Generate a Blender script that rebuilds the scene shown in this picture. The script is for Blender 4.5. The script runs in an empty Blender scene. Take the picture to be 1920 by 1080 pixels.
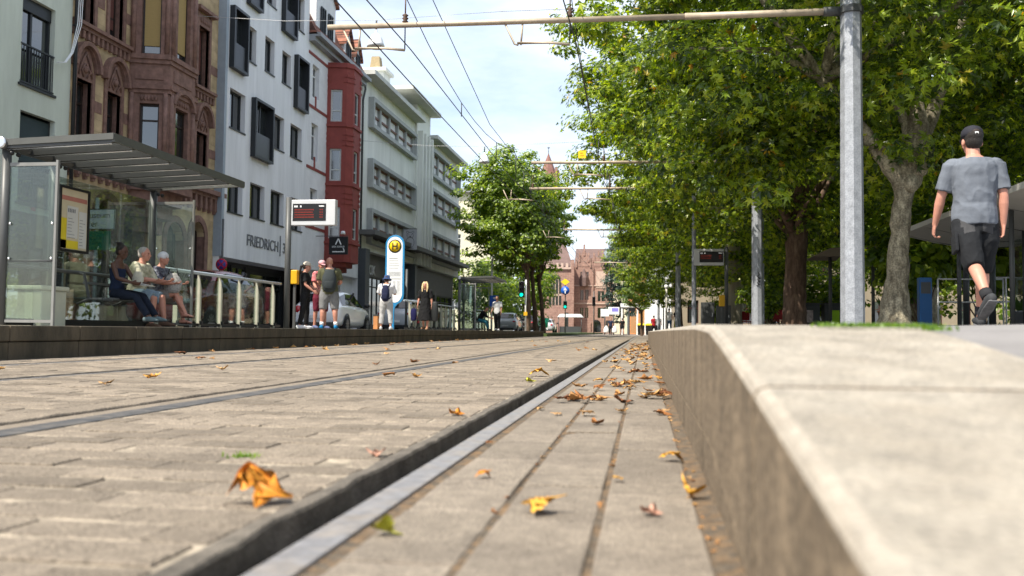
import bpy, bmesh, math, random
import numpy as np
from mathutils import Vector, Matrix, Quaternion, noise as mnoise
R = math.radians
S = bpy.context.scene
COL = S.collection
random.seed(7)

# ------------------------------------------------------------------ camera, sky, sun, exposure
def setup_camera():
    yaw, pitch, roll = R(8.27), math.atan(80 / 1700.), R(0.65)
    fw = Vector((-math.sin(yaw) * math.cos(pitch), math.cos(yaw) * math.cos(pitch), math.sin(pitch)))
    r0 = Vector((math.cos(yaw), math.sin(yaw), 0)); u0 = r0.cross(fw)
    r = r0 * math.cos(roll) + u0 * math.sin(roll); u = u0 * math.cos(roll) - r0 * math.sin(roll)
    cam = bpy.data.cameras.new('camera'); o = bpy.data.objects.new('camera', cam); COL.objects.link(o)
    m = Matrix((r, u, -fw)).transposed().to_4x4(); m.translation = Vector((0, 0, .316)); o.matrix_world = m
    cam.sensor_width = 36; cam.lens = 36 * 1700 / 1920.; cam.clip_start = .05; cam.clip_end = 3000
    cam.dof.use_dof = True; cam.dof.focus_distance = 11.0; cam.dof.aperture_fstop = 3.5
    S.camera = o
setup_camera()
SUN_EL, SUN_AZ = R(54), R(42)            # sun behind the camera and a little to its left
sdir = Vector((-math.sin(SUN_AZ) * math.cos(SUN_EL), -math.cos(SUN_AZ) * math.cos(SUN_EL), math.sin(SUN_EL)))
def setup_light():
    w = bpy.data.worlds.new('World'); S.world = w; w.use_nodes = True
    nt = w.node_tree; nt.nodes.clear(); N = nt.nodes.new; Lk = nt.links.new
    out = N('ShaderNodeOutputWorld'); bg = N('ShaderNodeBackground'); bg.inputs[1].default_value = .145
    sky = N('ShaderNodeTexSky'); sky.sky_type = 'NISHITA'; sky.sun_disc = False
    sky.sun_elevation = SUN_EL; sky.sun_rotation = math.atan2(sdir.x, sdir.y); sky.air_density = 1.0; sky.dust_density = 2.0
    tc = N('ShaderNodeTexCoord'); mp = N('ShaderNodeMapping'); mp.inputs[3].default_value = (2.2, 1.2, 6.5); mp.inputs[2].default_value = (.12, .1, .5)
    no = N('ShaderNodeTexNoise'); no.inputs['Scale'].default_value = 1.5; no.inputs['Detail'].default_value = 9; no.inputs['Roughness'].default_value = .58
    rp = N('ShaderNodeValToRGB'); rp.color_ramp.elements[0].position = .32; rp.color_ramp.elements[1].position = .66
    mx = N('ShaderNodeMix'); mx.data_type = 'RGBA'; mx.inputs[7].default_value = (4.9, 5.35, 6.1, 1)
    ml = N('ShaderNodeMath'); ml.operation = 'MULTIPLY_ADD'; ml.inputs[1].default_value = .72; ml.inputs[2].default_value = .16
    Lk(tc.outputs['Generated'], mp.inputs[0]); Lk(mp.outputs[0], no.inputs['Vector']); Lk(no.outputs[0], rp.inputs[0])
    Lk(rp.outputs[0], ml.inputs[0]); Lk(ml.outputs[0], mx.inputs[0]); Lk(sky.outputs[0], mx.inputs[6]); Lk(mx.outputs[2], bg.inputs[0]); Lk(bg.outputs[0], out.inputs[0])
    su = bpy.data.lights.new('sun', 'SUN'); su.energy = 5.0; su.angle = R(.5); su.color = (1, .93, .81)
    o = bpy.data.objects.new('sun', su); COL.objects.link(o); o.rotation_euler = sdir.to_track_quat('Z', 'Y').to_euler(); o.location = (0, 0, 60)
setup_light()
S.view_settings.view_transform = 'Standard'; S.view_settings.look = 'None'; S.view_settings.exposure = .8; S.view_settings.gamma = 1
S.render.engine = 'CYCLES'; cy = S.cycles
cy.use_denoising = True; cy.max_bounces = 7; cy.diffuse_bounces = 3; cy.glossy_bounces = 3; cy.transmission_bounces = 5
cy.transparent_max_bounces = 10; cy.caustics_reflective = False; cy.caustics_refractive = False; cy.sample_clamp_indirect = 6

# ------------------------------------------------------------------ materials
MATS = {}
def M(name, col, rough=.8, var=.18, scale=4., bump=0., bscale=60., metal=0., spec=.35, island=0., obj=0., stain=None, stain_amt=.5, stain_scale=1.2, trans=0., emit=0., stretch=None, speck=0., speck_scale=260.):
    if name in MATS: return MATS[name]
    m = bpy.data.materials.new(name); m.use_nodes = True; nt = m.node_tree; N = nt.nodes.new; L = nt.links.new
    b = nt.nodes['Principled BSDF']; b.inputs['Roughness'].default_value = rough; b.inputs['Metallic'].default_value = metal
    b.inputs['Specular IOR Level'].default_value = spec
    tc = N('ShaderNodeTexCoord'); vec = tc.outputs['Object']
    if stretch:
        mp = N('ShaderNodeMapping'); mp.inputs[3].default_value = stretch; L(vec, mp.inputs[0]); vec = mp.outputs[0]
    no = N('ShaderNodeTexNoise'); no.inputs['Scale'].default_value = scale; no.inputs['Detail'].default_value = 7; no.inputs['Roughness'].default_value = .62
    L(vec, no.inputs['Vector'])
    rg = N('ShaderNodeMapRange'); rg.inputs[1].default_value = .3; rg.inputs[2].default_value = .7; rg.inputs[3].default_value = 1 - var; rg.inputs[4].default_value = 1 + var
    L(no.outputs[0], rg.inputs[0]); fac = rg.outputs[0]
    for amt, sock in ((island, 'g'), (obj, 'o')):
        if amt:
            if sock == 'g': rn = N('ShaderNodeNewGeometry').outputs['Random Per Island']
            else: rn = N('ShaderNodeObjectInfo').outputs['Random']
            r2 = N('ShaderNodeMapRange'); r2.inputs[3].default_value = 1 - amt; r2.inputs[4].default_value = 1 + amt; L(rn, r2.inputs[0])
            mu = N('ShaderNodeMath'); mu.operation = 'MULTIPLY'; L(fac, mu.inputs[0]); L(r2.outputs[0], mu.inputs[1]); fac = mu.outputs[0]
    if speck:
        ns = N('ShaderNodeTexNoise'); ns.inputs['Scale'].default_value = speck_scale; ns.inputs['Detail'].default_value = 3; L(tc.outputs['Object'], ns.inputs['Vector'])
        rs = N('ShaderNodeMapRange'); rs.inputs[1].default_value = .35; rs.inputs[2].default_value = .65; rs.inputs[3].default_value = 1 - speck; rs.inputs[4].default_value = 1 + speck; L(ns.outputs[0], rs.inputs[0])
        mu = N('ShaderNodeMath'); mu.operation = 'MULTIPLY'; L(fac, mu.inputs[0]); L(rs.outputs[0], mu.inputs[1]); fac = mu.outputs[0]
    base = N('ShaderNodeRGB'); base.outputs[0].default_value = (*col, 1); c = base.outputs[0]
    if stain:
        n2 = N('ShaderNodeTexNoise'); n2.inputs['Scale'].default_value = stain_scale; n2.inputs['Detail'].default_value = 6; n2.inputs['Roughness'].default_value = .7; L(vec, n2.inputs['Vector'])
        r3 = N('ShaderNodeMapRange'); r3.inputs[1].default_value = .42; r3.inputs[2].default_value = .68; r3.inputs[3].default_value = 0; r3.inputs[4].default_value = stain_amt; L(n2.outputs[0], r3.inputs[0])
        mx = N('ShaderNodeMix'); mx.data_type = 'RGBA'; mx.inputs[7].default_value = (*stain, 1); L(r3.outputs[0], mx.inputs[0]); L(c, mx.inputs[6]); c = mx.outputs[2]
    vm = N('ShaderNodeVectorMath'); vm.operation = 'SCALE'; L(c, vm.inputs[0]); L(fac, vm.inputs[3]); L(vm.outputs[0], b.inputs['Base Color'])
    if bump:
        n3 = N('ShaderNodeTexNoise'); n3.inputs['Scale'].default_value = bscale; n3.inputs['Detail'].default_value = 6; L(vec, n3.inputs['Vector'])
        bp = N('ShaderNodeBump'); bp.inputs['Strength'].default_value = bump; bp.inputs['Distance'].default_value = .01; L(n3.outputs[0], bp.inputs['Height']); L(bp.outputs[0], b.inputs['Normal'])
    if emit: b.inputs['Emission Color'].default_value = (*col, 1); b.inputs['Emission Strength'].default_value = emit
    if trans:
        t = N('ShaderNodeBsdfTranslucent'); L(vm.outputs[0], t.inputs[0]); ms = N('ShaderNodeMixShader'); ms.inputs[0].default_value = trans
        L(b.outputs[0], ms.inputs[1]); L(t.outputs[0], ms.inputs[2]); L(ms.outputs[0], nt.nodes['Material Output'].inputs[0])
    MATS[name] = m; return m

def foliage_mat(name, cols, trans=.35, pos=None):
    m = bpy.data.materials.new(name); m.use_nodes = True; nt = m.node_tree; N = nt.nodes.new; L = nt.links.new
    b = nt.nodes['Principled BSDF']; b.inputs['Roughness'].default_value = .36; b.inputs['Specular IOR Level'].default_value = .5
    g = N('ShaderNodeNewGeometry'); rp = N('ShaderNodeValToRGB'); L(g.outputs['Random Per Island'], rp.inputs[0])
    e = rp.color_ramp.elements
    while len(e) < len(cols): e.new(.5)
    for i, c in enumerate(cols): e[i].position = (pos[i] if pos else i / (len(cols) - 1)); e[i].color = (*c, 1)
    L(rp.outputs[0], b.inputs['Base Color'])
    hs = N('ShaderNodeHueSaturation'); hs.inputs['Saturation'].default_value = 1.1; hs.inputs['Value'].default_value = 3.0; hs.inputs['Hue'].default_value = .494; L(rp.outputs[0], hs.inputs['Color'])
    t = N('ShaderNodeBsdfTranslucent'); L(hs.outputs[0], t.inputs[0]); ms = N('ShaderNodeMixShader'); ms.inputs[0].default_value = trans
    L(b.outputs[0], ms.inputs[1]); L(t.outputs[0], ms.inputs[2]); L(ms.outputs[0], nt.nodes['Material Output'].inputs[0])
    MATS[name] = m; return m

def glass_mat(name, tint=(.85, .95, .92), dark=.0, gloss=1.0, dirt=(.5, .52, .48)):
    """thin architectural glazing: see-through with a mirror film that grows towards grazing"""
    m = bpy.data.materials.new(name); m.use_nodes = True; nt = m.node_tree; N = nt.nodes.new; L = nt.links.new; nt.nodes.remove(nt.nodes['Principled BSDF'])
    tr = N('ShaderNodeBsdfTransparent'); tr.inputs[0].default_value = (*tint, 1); gl = N('ShaderNodeBsdfGlossy'); gl.inputs['Roughness'].default_value = .01
    fr = N('ShaderNodeFresnel'); fr.inputs[0].default_value = 1.5; mu = N('ShaderNodeMath'); mu.operation = 'MULTIPLY_ADD'; mu.inputs[1].default_value = gloss; mu.inputs[2].default_value = .03
    L(fr.outputs[0], mu.inputs[0]); ms = N('ShaderNodeMixShader'); L(mu.outputs[0], ms.inputs[0]); L(tr.outputs[0], ms.inputs[1]); L(gl.outputs[0], ms.inputs[2])
    df = N('ShaderNodeBsdfDiffuse'); df.inputs[0].default_value = (*dirt, 1); no = N('ShaderNodeTexNoise'); no.inputs['Scale'].default_value = 3; no.inputs['Detail'].default_value = 6
    tc = N('ShaderNodeTexCoord'); L(tc.outputs['Object'], no.inputs['Vector']); m2 = N('ShaderNodeMath'); m2.operation = 'MULTIPLY'; m2.inputs[1].default_value = dark; L(no.outputs[0], m2.inputs[0])
    ms2 = N('ShaderNodeMixShader'); L(m2.outputs[0], ms2.inputs[0]); L(ms.outputs[0], ms2.inputs[1]); L(df.outputs[0], ms2.inputs[2]); L(ms2.outputs[0], nt.nodes['Material Output'].inputs[0])
    MATS[name] = m; return m

def block_mat(name, c1, c2, mortar, w, h, axes='yz', rough=.85, msize=.012, bump=.4, noise=.2, offset=.5):
    m = bpy.data.materials.new(name); m.use_nodes = True; nt = m.node_tree; N = nt.nodes.new; L = nt.links.new; b = nt.nodes['Principled BSDF']; b.inputs['Roughness'].default_value = rough; b.inputs['Specular IOR Level'].default_value = .25
    tc = N('ShaderNodeTexCoord'); sp = N('ShaderNodeSeparateXYZ'); L(tc.outputs['Object'], sp.inputs[0]); cb = N('ShaderNodeCombineXYZ')
    for i, a in enumerate(axes): L(sp.outputs['xyz'.index(a)], cb.inputs[i])
    br = N('ShaderNodeTexBrick'); br.inputs['Color1'].default_value = (*c1, 1); br.inputs['Color2'].default_value = (*c2, 1); br.inputs['Mortar'].default_value = (*mortar, 1)
    br.inputs['Scale'].default_value = 1; br.inputs['Mortar Size'].default_value = msize; br.inputs['Mortar Smooth'].default_value = .3; br.inputs['Brick Width'].default_value = w; br.inputs['Row Height'].default_value = h; br.offset = offset
    L(cb.outputs[0], br.inputs['Vector']); no = N('ShaderNodeTexNoise'); no.inputs['Scale'].default_value = 3; no.inputs['Detail'].default_value = 8; L(tc.outputs['Object'], no.inputs['Vector'])
    rg = N('ShaderNodeMapRange'); rg.inputs[1].default_value = .3; rg.inputs[2].default_value = .7; rg.inputs[3].default_value = 1 - noise; rg.inputs[4].default_value = 1 + noise; L(no.outputs[0], rg.inputs[0])
    vm = N('ShaderNodeVectorMath'); vm.operation = 'SCALE'; L(br.outputs[0], vm.inputs[0]); L(rg.outputs[0], vm.inputs[3]); L(vm.outputs[0], b.inputs['Base Color'])
    bp = N('ShaderNodeBump'); bp.inputs['Strength'].default_value = bump; bp.inputs['Distance'].default_value = .012; bp.invert = True; L(br.outputs[1], bp.inputs['Height']); L(bp.outputs[0], b.inputs['Normal'])
    MATS[name] = m; return m

# ------------------------------------------------------------------ mesh building
class MB:
    def __init__(s): s.v = []; s.f = []; s.m = []; s.s = []; s.mi = 0
    def add(s, vs, fs, smooth=False):
        b = len(s.v); s.v += [tuple(p) for p in vs]
        for f in fs: s.f.append([i + b for i in f]); s.m.append(s.mi); s.s.append(smooth)
    def box(s, x0, x1, y0, y1, z0, z1):
        s.add([(x0, y0, z0), (x1, y0, z0), (x1, y1, z0), (x0, y1, z0), (x0, y0, z1), (x1, y0, z1), (x1, y1, z1), (x0, y1, z1)],
              [(3, 2, 1, 0), (4, 5, 6, 7), (0, 1, 5, 4), (1, 2, 6, 5), (2, 3, 7, 6), (3, 0, 4, 7)])
    def obox(s, c, sx, sy, sz, rot):
        c = Vector(c); q = rot if isinstance(rot, Matrix) else Matrix.Rotation(rot, 3, 'Z')
        s.add([c + q @ Vector((sx * a / 2, sy * b / 2, sz * d / 2)) for d in (-1, 1) for a, b in ((-1, -1), (1, -1), (1, 1), (-1, 1))],
              [(3, 2, 1, 0), (4, 5, 6, 7), (0, 1, 5, 4), (1, 2, 6, 5), (2, 3, 7, 6), (3, 0, 4, 7)])
    def quad(s, a, b, c, d): s.add([a, b, c, d], [(0, 1, 2, 3)])
    def loft(s, pts, rads, n=10, cap=True, round_=True, ref=(1, 0, 0), smooth=True, phase=0.):
        """tube through pts; rads scalars or (across, along-depth) pairs; hemispherical ends if round_"""
        pts = [Vector(p) for p in pts]; rads = [(r, r) if not isinstance(r, (tuple, list)) else tuple(r) for r in (rads if isinstance(rads, (list, tuple)) else [rads] * len(pts))]
        T = []
        for i in range(len(pts)):
            d = pts[min(i + 1, len(pts) - 1)] - pts[max(i - 1, 0)]
            T.append(d.normalized() if d.length > 1e-9 else Vector((0, 0, 1)))
        ref = Vector(ref)
        rings = []
        def frame(t):
            a = ref - t * ref.dot(t)
            if a.length < .05: a = Vector((0, 1, 0)) - t * t.y
            if a.length < .05: a = Vector((0, 0, 1)) - t * t.z
            a.normalize(); return a, t.cross(a)
        seq = []
        if round_ and cap:
            r = min(rads[0]);
            for k in (2, 1): an = k * math.pi / 6.2; seq.append((pts[0] - T[0] * r * math.sin(an) * 1.0, (rads[0][0] * math.cos(an), rads[0][1] * math.cos(an)), T[0]))
        for p, r, t in zip(pts, rads, T): seq.append((p, r, t))
        if round_ and cap:
            r = min(rads[-1])
            for k in (1, 2): an = k * math.pi / 6.2; seq.append((pts[-1] + T[-1] * r * math.sin(an), (rads[-1][0] * math.cos(an), rads[-1][1] * math.cos(an)), T[-1]))
        vs = []
        for p, r, t in seq:
            a, b = frame(t)
            for k in range(n):
                an = 2 * math.pi * k / n + phase; vs.append(p + a * r[0] * math.cos(an) + b * r[1] * math.sin(an))
        fs = []
        for i in range(len(seq) - 1):
            for k in range(n): fs.append((i * n + k, i * n + (k + 1) % n, (i + 1) * n + (k + 1) % n, (i + 1) * n + k))
        s.add(vs, fs, smooth)
        if cap:
            b = len(s.v) - len(vs); e = len(s.v)
            s.f.append([b + k for k in range(n)][::-1]); s.m.append(s.mi); s.s.append(smooth and round_)
            s.f.append([e - n + k for k in range(n)]); s.m.append(s.mi); s.s.append(smooth and round_)
    def cyl(s, p0, p1, r0, r1=None, n=12, smooth=True, phase=0.): s.loft([p0, p1], [r0, r0 if r1 is None else r1], n, True, False, smooth=smooth, phase=phase)
    def tube(s, pts, r, n=6): s.loft(pts, r, n, True, False)
    def prism(s, poly, fn, d0, d1):
        """poly: 2-D outline; fn(a,b,d) -> point"""
        n = len(poly); vs = [fn(a, b, d0) for a, b in poly] + [fn(a, b, d1) for a, b in poly]
        s.add(vs, [tuple(range(n))[::-1], tuple(range(n, 2 * n))] + [(i, (i + 1) % n, n + (i + 1) % n, n + i) for i in range(n)])
    def ell(s, c, rx, ry, rz, n=14, m=9, rot=None):
        c = Vector(c); vs = [c + (rot @ Vector((0, 0, -rz)) if rot else Vector((0, 0, -rz)))]
        for j in range(1, m):
            ph = -math.pi / 2 + math.pi * j / m
            for k in range(n):
                p = Vector((rx * math.cos(ph) * math.cos(2 * math.pi * k / n), ry * math.cos(ph) * math.sin(2 * math.pi * k / n), rz * math.sin(ph)))
                vs.append(c + (rot @ p if rot else p))
        vs.append(c + (rot @ Vector((0, 0, rz)) if rot else Vector((0, 0, rz))))
        fs = [(0, 1 + (k + 1) % n, 1 + k) for k in range(n)]
        for j in range(m - 2):
            for k in range(n): a = 1 + j * n; fs.append((a + k, a + (k + 1) % n, a + n + (k + 1) % n, a + n + k))
        t = len(vs) - 1; a = 1 + (m - 2) * n
        fs += [(a + k, a + (k + 1) % n, t) for k in range(n)]
        s.add(vs, fs, True)
    def lathe(s, prof, c=(0, 0, 0), n=16, axis='z', smooth=True, cap=True):
        c = Vector(c); vs = []
        for r, h in prof:
            for k in range(n):
                a = 2 * math.pi * k / n; x, y = r * math.cos(a), r * math.sin(a)
                vs.append(c + (Vector((x, y, h)) if axis == 'z' else Vector((x, h, y)) if axis == 'y' else Vector((h, x, y))))
        fs = [(i * n + k, i * n + (k + 1) % n, (i + 1) * n + (k + 1) % n, (i + 1) * n + k) for i in range(len(prof) - 1) for k in range(n)]
        s.add(vs, fs, smooth)
        b = len(s.v) - len(vs)
        for q in (0, len(prof) - 1) if cap else ():
            if prof[q][0] > 1e-4: s.f.append([b + q * n + k for k in range(n)]); s.m.append(s.mi); s.s.append(False)
    def build(s, name, mats, parent=None, bevel=0., recalc=True, kind=None, label=None):
        me = bpy.data.meshes.new(name); me.from_pydata(s.v, [], s.f)
        mats = mats if isinstance(mats, (list, tuple)) else [mats]
        for m in mats: me.materials.append(m)
        if s.f: me.polygons.foreach_set('material_index', s.m); me.polygons.foreach_set('use_smooth', s.s)
        if recalc and s.f:
            bm = bmesh.new(); bm.from_mesh(me); bmesh.ops.recalc_face_normals(bm, faces=bm.faces); bm.to_mesh(me); bm.free()
        me.update()
        o = bpy.data.objects.new(name, me); COL.objects.link(o)
        if parent: o.parent = parent
        if bevel: b = o.modifiers.new('bevel', 'BEVEL'); b.width = bevel; b.segments = 2; b.limit_method = 'ANGLE'; b.angle_limit = R(40)
        if kind: o['kind'] = kind
        if label: o['label'] = label
        return o

def tag(o, label, cat, group=None, kind=None):
    o['label'] = label; o['category'] = cat
    if len(label.split()) > 16: print('LONG', label)
    if group: o['group'] = group
    if kind: o['kind'] = kind
    return o
def thing(name, label, cat, loc=(0, 0, 0), rz=0., group=None):
    o = bpy.data.objects.new(name, None); o.empty_display_size = .1; COL.objects.link(o); o.location = loc; o.rotation_euler = (0, 0, rz)
    return tag(o, label, cat, group)
def copy_tree(o, parent=None):
    c = o.copy(); COL.objects.link(c); c.parent = parent
    for ch in o.children: copy_tree(ch, c)
    return c
def npmesh(name, verts, faces_flat, nper, mats, smooth=False):
    me = bpy.data.meshes.new(name); nf = len(faces_flat) // nper
    me.vertices.add(len(verts)); me.vertices.foreach_set('co', np.asarray(verts, np.float32).ravel())
    me.loops.add(len(faces_flat)); me.loops.foreach_set('vertex_index', np.asarray(faces_flat, np.int32))
    me.polygons.add(nf); me.polygons.foreach_set('loop_start', np.arange(0, nf * nper, nper, dtype=np.int32))
    me.polygons.foreach_set('use_smooth', np.full(nf, smooth))
    for m in mats: me.materials.append(m)
    me.update(calc_edges=True); me.validate(); return me
FONT = {}
def text_mesh(name, txt, size, mat, parent, mtx, ext=.004, align='LEFT', sx=1.):
    cu = bpy.data.curves.new(name, 'FONT'); cu.body = txt; cu.size = size; cu.extrude = ext; cu.align_x = align
    o = bpy.data.objects.new(name, cu); COL.objects.link(o)
    dg = bpy.context.evaluated_depsgraph_get(); me = bpy.data.meshes.new_from_object(o.evaluated_get(dg)); bpy.data.objects.remove(o)
    me.materials.clear(); me.materials.append(mat); me.transform(Matrix.Diagonal((sx, 1, 1, 1)))
    me.transform(mtx); ob = bpy.data.objects.new(name, me); COL.objects.link(ob); ob.parent = parent
    return ob
def mtx_facing(pos, right, up):
    r, u = Vector(right).normalized(), Vector(up).normalized(); n = r.cross(u)
    m = Matrix((r, u, n)).transposed().to_4x4(); m.translation = Vector(pos); return m
REM = []
def remesh(o, vox, smooth=4, fac=.5):
    m = o.modifiers.new('remesh', 'REMESH'); m.mode = 'VOXEL'; m.voxel_size = vox; m.use_smooth_shade = True
    if smooth: k = o.modifiers.new('smooth', 'SMOOTH'); k.factor = fac; k.iterations = smooth
    REM.append(o); return o
def apply_remesh():
    dg = bpy.context.evaluated_depsgraph_get(); dg.update(); new = []
    for o in REM: new.append(bpy.data.meshes.new_from_object(o.evaluated_get(dg)))
    for o, me in zip(REM, new):
        nm = o.data.name; o.modifiers.clear(); o.data = me; me.name = nm
        me.polygons.foreach_set('use_smooth', [True] * len(me.polygons))
        amp = {'shirt': .010, 'shorts': .008, 'trousers': .007, 'dress': .012}.get(nm.split('.')[0])
        if amp:                                    # folds of the cloth, as real relief
            off = Vector((sum(map(ord, nm)) % 97, 0, 0)); nrm = [v.normal.copy() for v in me.vertices]
            for v, n_ in zip(me.vertices, nrm):
                q = v.co; w = mnoise.noise(Vector((q.x * 8 + q.z * 3, q.y * 8, q.z * 5 - q.x * 4)) + off); f = (1 - abs(w)) ** 3 - .35
                v.co = q + n_ * amp * (f + .4 * mnoise.noise(q * 16 + off))
    REM.clear()

# shared materials
steel = M('galvanised_steel', (.27, .285, .31), .5, .22, 7, .2, 90, metal=.2, spec=.4, speck=.15, speck_scale=40)
dgrey = M('dark_grey_paint', (.055, .058, .058), .45, .1, 6)
mgrey = M('grey_paint', (.075, .077, .075), .45, .1, 6)
black = M('black_plastic', (.012, .012, .013), .4, .1)
white = M('white_paint', (.72, .73, .72), .45, .05)
rubber = M('rubber', (.02, .02, .02), .8, .15)
chrome = M('bright_metal', (.6, .61, .62), .25, .05, metal=.8)
glass = glass_mat('shelter_glass', (.86, .92, .88), .02, .6)
wglass = M('window_glass', (.018, .022, .022), .06, .3, 2, spec=.75)
wglass.node_tree.nodes['Principled BSDF'].inputs['IOR'].default_value = 1.9
# ------------------------------------------------------------------ ground, track paving, rails, platforms
asphalt = M('asphalt', (.115, .11, .105), .9, .22, 3, .5, 160)
sand = M('joint_sand', (.35, .297, .225), .95, .3, 25, .4, 200, stain=(.05, .04, .03), stain_amt=.95, stain_scale=6, speck=.3)
paverm = M('concrete_paver', (.218, .181, .139), .88, .2, 30, .9, 150, island=.24, stain=(.125, .104, .082), stain_amt=.55, stain_scale=4, spec=.25, speck=.34, speck_scale=170)
flag = M('track_slab', (.218, .184, .144), .88, .2, 26, .8, 160, island=.14, stain=(.12, .10, .08), stain_amt=.7, stain_scale=3, speck=.3, speck_scale=190)
conc = M('kerb_concrete', (.318, .286, .236), .9, .34, 22, .9, 90, stain=(.19, .165, .13), stain_amt=.8, stain_scale=11, speck=.2, speck_scale=150)
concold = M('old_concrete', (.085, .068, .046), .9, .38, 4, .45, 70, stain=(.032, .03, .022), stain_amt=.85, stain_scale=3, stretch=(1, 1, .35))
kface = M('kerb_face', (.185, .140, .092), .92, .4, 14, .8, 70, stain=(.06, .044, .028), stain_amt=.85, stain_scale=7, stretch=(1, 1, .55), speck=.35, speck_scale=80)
railsteel = M('rail_steel', (.215, .21, .212), .48, .3, 30, .1, 120, metal=.25, stain=(.27, .23, .185), stain_amt=.8, stain_scale=11)
stripm = M('rail_strip', (.062, .064, .068), .75, .3, 14, .1, 120, metal=.0, spec=.15, stain=(.16, .14, .115), stain_amt=.6, stain_scale=7)
railside = M('rail_band', (.125, .108, .086), .75, .35, 14, .6, 120, stain=(.05, .042, .034), stain_amt=.8, stain_scale=8, speck=.3)
grime = M('groove_grime', (.022, .018, .013), .95, .5, 20, 1., 60, stain=(.075, .052, .03), stain_amt=.8, stain_scale=14, speck=.4)
plazam = M('plaza_paving', (.20, .19, .185), .9, .15, 6, .4, 130)
soil = M('gutter_soil', (.085, .070, .052), .95, .45, 40, .6, 200, stain=(.22, .13, .06), stain_amt=.8, stain_scale=22, speck=.3)

g = MB(); g.add([(-900, -60, -.06), (900, -60, -.06), (900, 1500, -.06), (-900, 1500, -.06)], [(0, 1, 2, 3)]); g.build('ground', asphalt, kind='structure')
mb = MB()
for a, b in ((-5.70, -5.065), (-4.91, -3.755), (-3.61, -2.195), (-1.80, -.615)): mb.add([(a, -3, -.003), (b, -3, -.003), (b, 36, -.003), (a, 36, -.003)], [(0, 1, 2, 3)])
mb.build('track_bed', sand, kind='structure')
mb = MB(); mb.add([(-.44, -3, -.004), (.13, -3, -.004), (.13, 36, -.004), (-.44, 36, -.004)], [(0, 1, 2, 3)]); mb.build('slab_bed', soil, kind='structure')
far_m = block_mat('far_paver', (.195, .167, .138), (.165, .14, .115), (.15, .12, .09), .24, .13, 'xy', .88, .01, .2, .2)
mb = MB(); mb.add([(-5.70, 36, -.008), (.6, 36, -.008), (.6, 140, -.008), (-9.5, 140, -.008), (-9.5, 54, -.008), (-5.70, 54, -.008)], [(0, 1, 2, 3, 4, 5)]); mb.build('track_road', far_m, kind='structure')

def pavers(name, cells, mat, gap=.012, bev=.003, dz=.0011, slab=0.):
    c = np.array(cells, float); n = len(c); rng = np.random.default_rng(11)
    x0, x1, y0, y1 = (c[:, i] for i in range(4))
    g1 = .6 * gap * np.where(rng.uniform(0, 1, n) < .13, rng.uniform(1.2, 2.4, n), rng.uniform(.1, .45, n)); x0 = x0 + (slab or g1); x1 = x1 - .0004; y0 = y0 + gap * rng.uniform(.4, 2.0, n); y1 = y1 - gap * rng.uniform(.2, 1.0, n)
    z = rng.normal(0, dz, n); tx = rng.normal(0, .006, n); ty = rng.normal(0, .006, n)
    V = np.zeros((n, 12, 3)); cx, cyy = (x0 + x1) / 2, (y0 + y1) / 2
    for k, (sx, sy) in enumerate(((0, 0), (1, 0), (1, 1), (0, 1))):
        for lay, (ins, h) in enumerate(((bev, 0.), (0, -bev * .8), (0, -.03))):
            X = np.where(sx, x1 - ins, x0 + ins); Y = np.where(sy, y1 - ins, y0 + ins)
            V[:, lay * 4 + k, 0] = X; V[:, lay * 4 + k, 1] = Y; V[:, lay * 4 + k, 2] = z + h + tx * (X - cx) + ty * (Y - cyy)
    f = [0, 1, 2, 3]
    for lay in (0, 4):
        for k in range(4): f += [lay + k, lay + 4 + k, lay + 4 + (k + 1) % 4, lay + (k + 1) % 4]
    F = (np.array(f)[None] + 12 * np.arange(n)[:, None]).ravel()
    me = npmesh(name, V.reshape(-1, 3), F, 4, [mat]); o = bpy.data.objects.new(name, me); COL.objects.link(o); o['kind'] = 'structure'; return o
def band(x0, x1, y0, y1, dx, dy, along=False, jit=.12):
    out = []; rng = random.Random(int(abs(x0) * 100))
    if along:                                   # courses run along the track
        n = max(1, round((x1 - x0) / dx)); w = (x1 - x0) / n
        for i in range(n):
            y = y0 - rng.random() * dy
            while y < y1: d = dy * rng.choice((1, 1, 1.5, .5)); out.append((x0 + i * w, x0 + (i + 1) * w, y, y + d)); y += d
    else:
        y = y0; k = 0
        while y < y1:
            x = x0 - (k % 2) * dx * .5 - rng.random() * dx * jit
            while x < x1:
                a, b = max(x, x0), min(x + dx, x1)
                if b - a > .035: out.append((a, b, y, y + dy))
                x += dx
            y += dy; k += 1
    return out
cells = band(-1.79, -.63, .1, 36, .235, .128) + band(-3.60, -2.22, .1, 36, .235, .128) + band(-4.90, -3.78, .8, 36, .235, .128) + band(-5.68, -5.08, .8, 36, .3, .2)
pavers('track_pavers', cells, paverm)
pavers('rail_side_slabs', band(-.425, .095, .25, 36, .174, .34, True), flag, gap=.0016, dz=.0012, slab=.012)
mb = MB()
for i in range(60):                              # broken strip of gutter asphalt against the kerb
    y = -.2 + i * .6
    mb.add([(.096, y, -.0012), (.134, y, .002), (.134, y + .6, .002), (.096, y + .6, -.0012)], [(0, 1, 2, 3)])
mb.build('gutter', soil, kind='structure')

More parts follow.
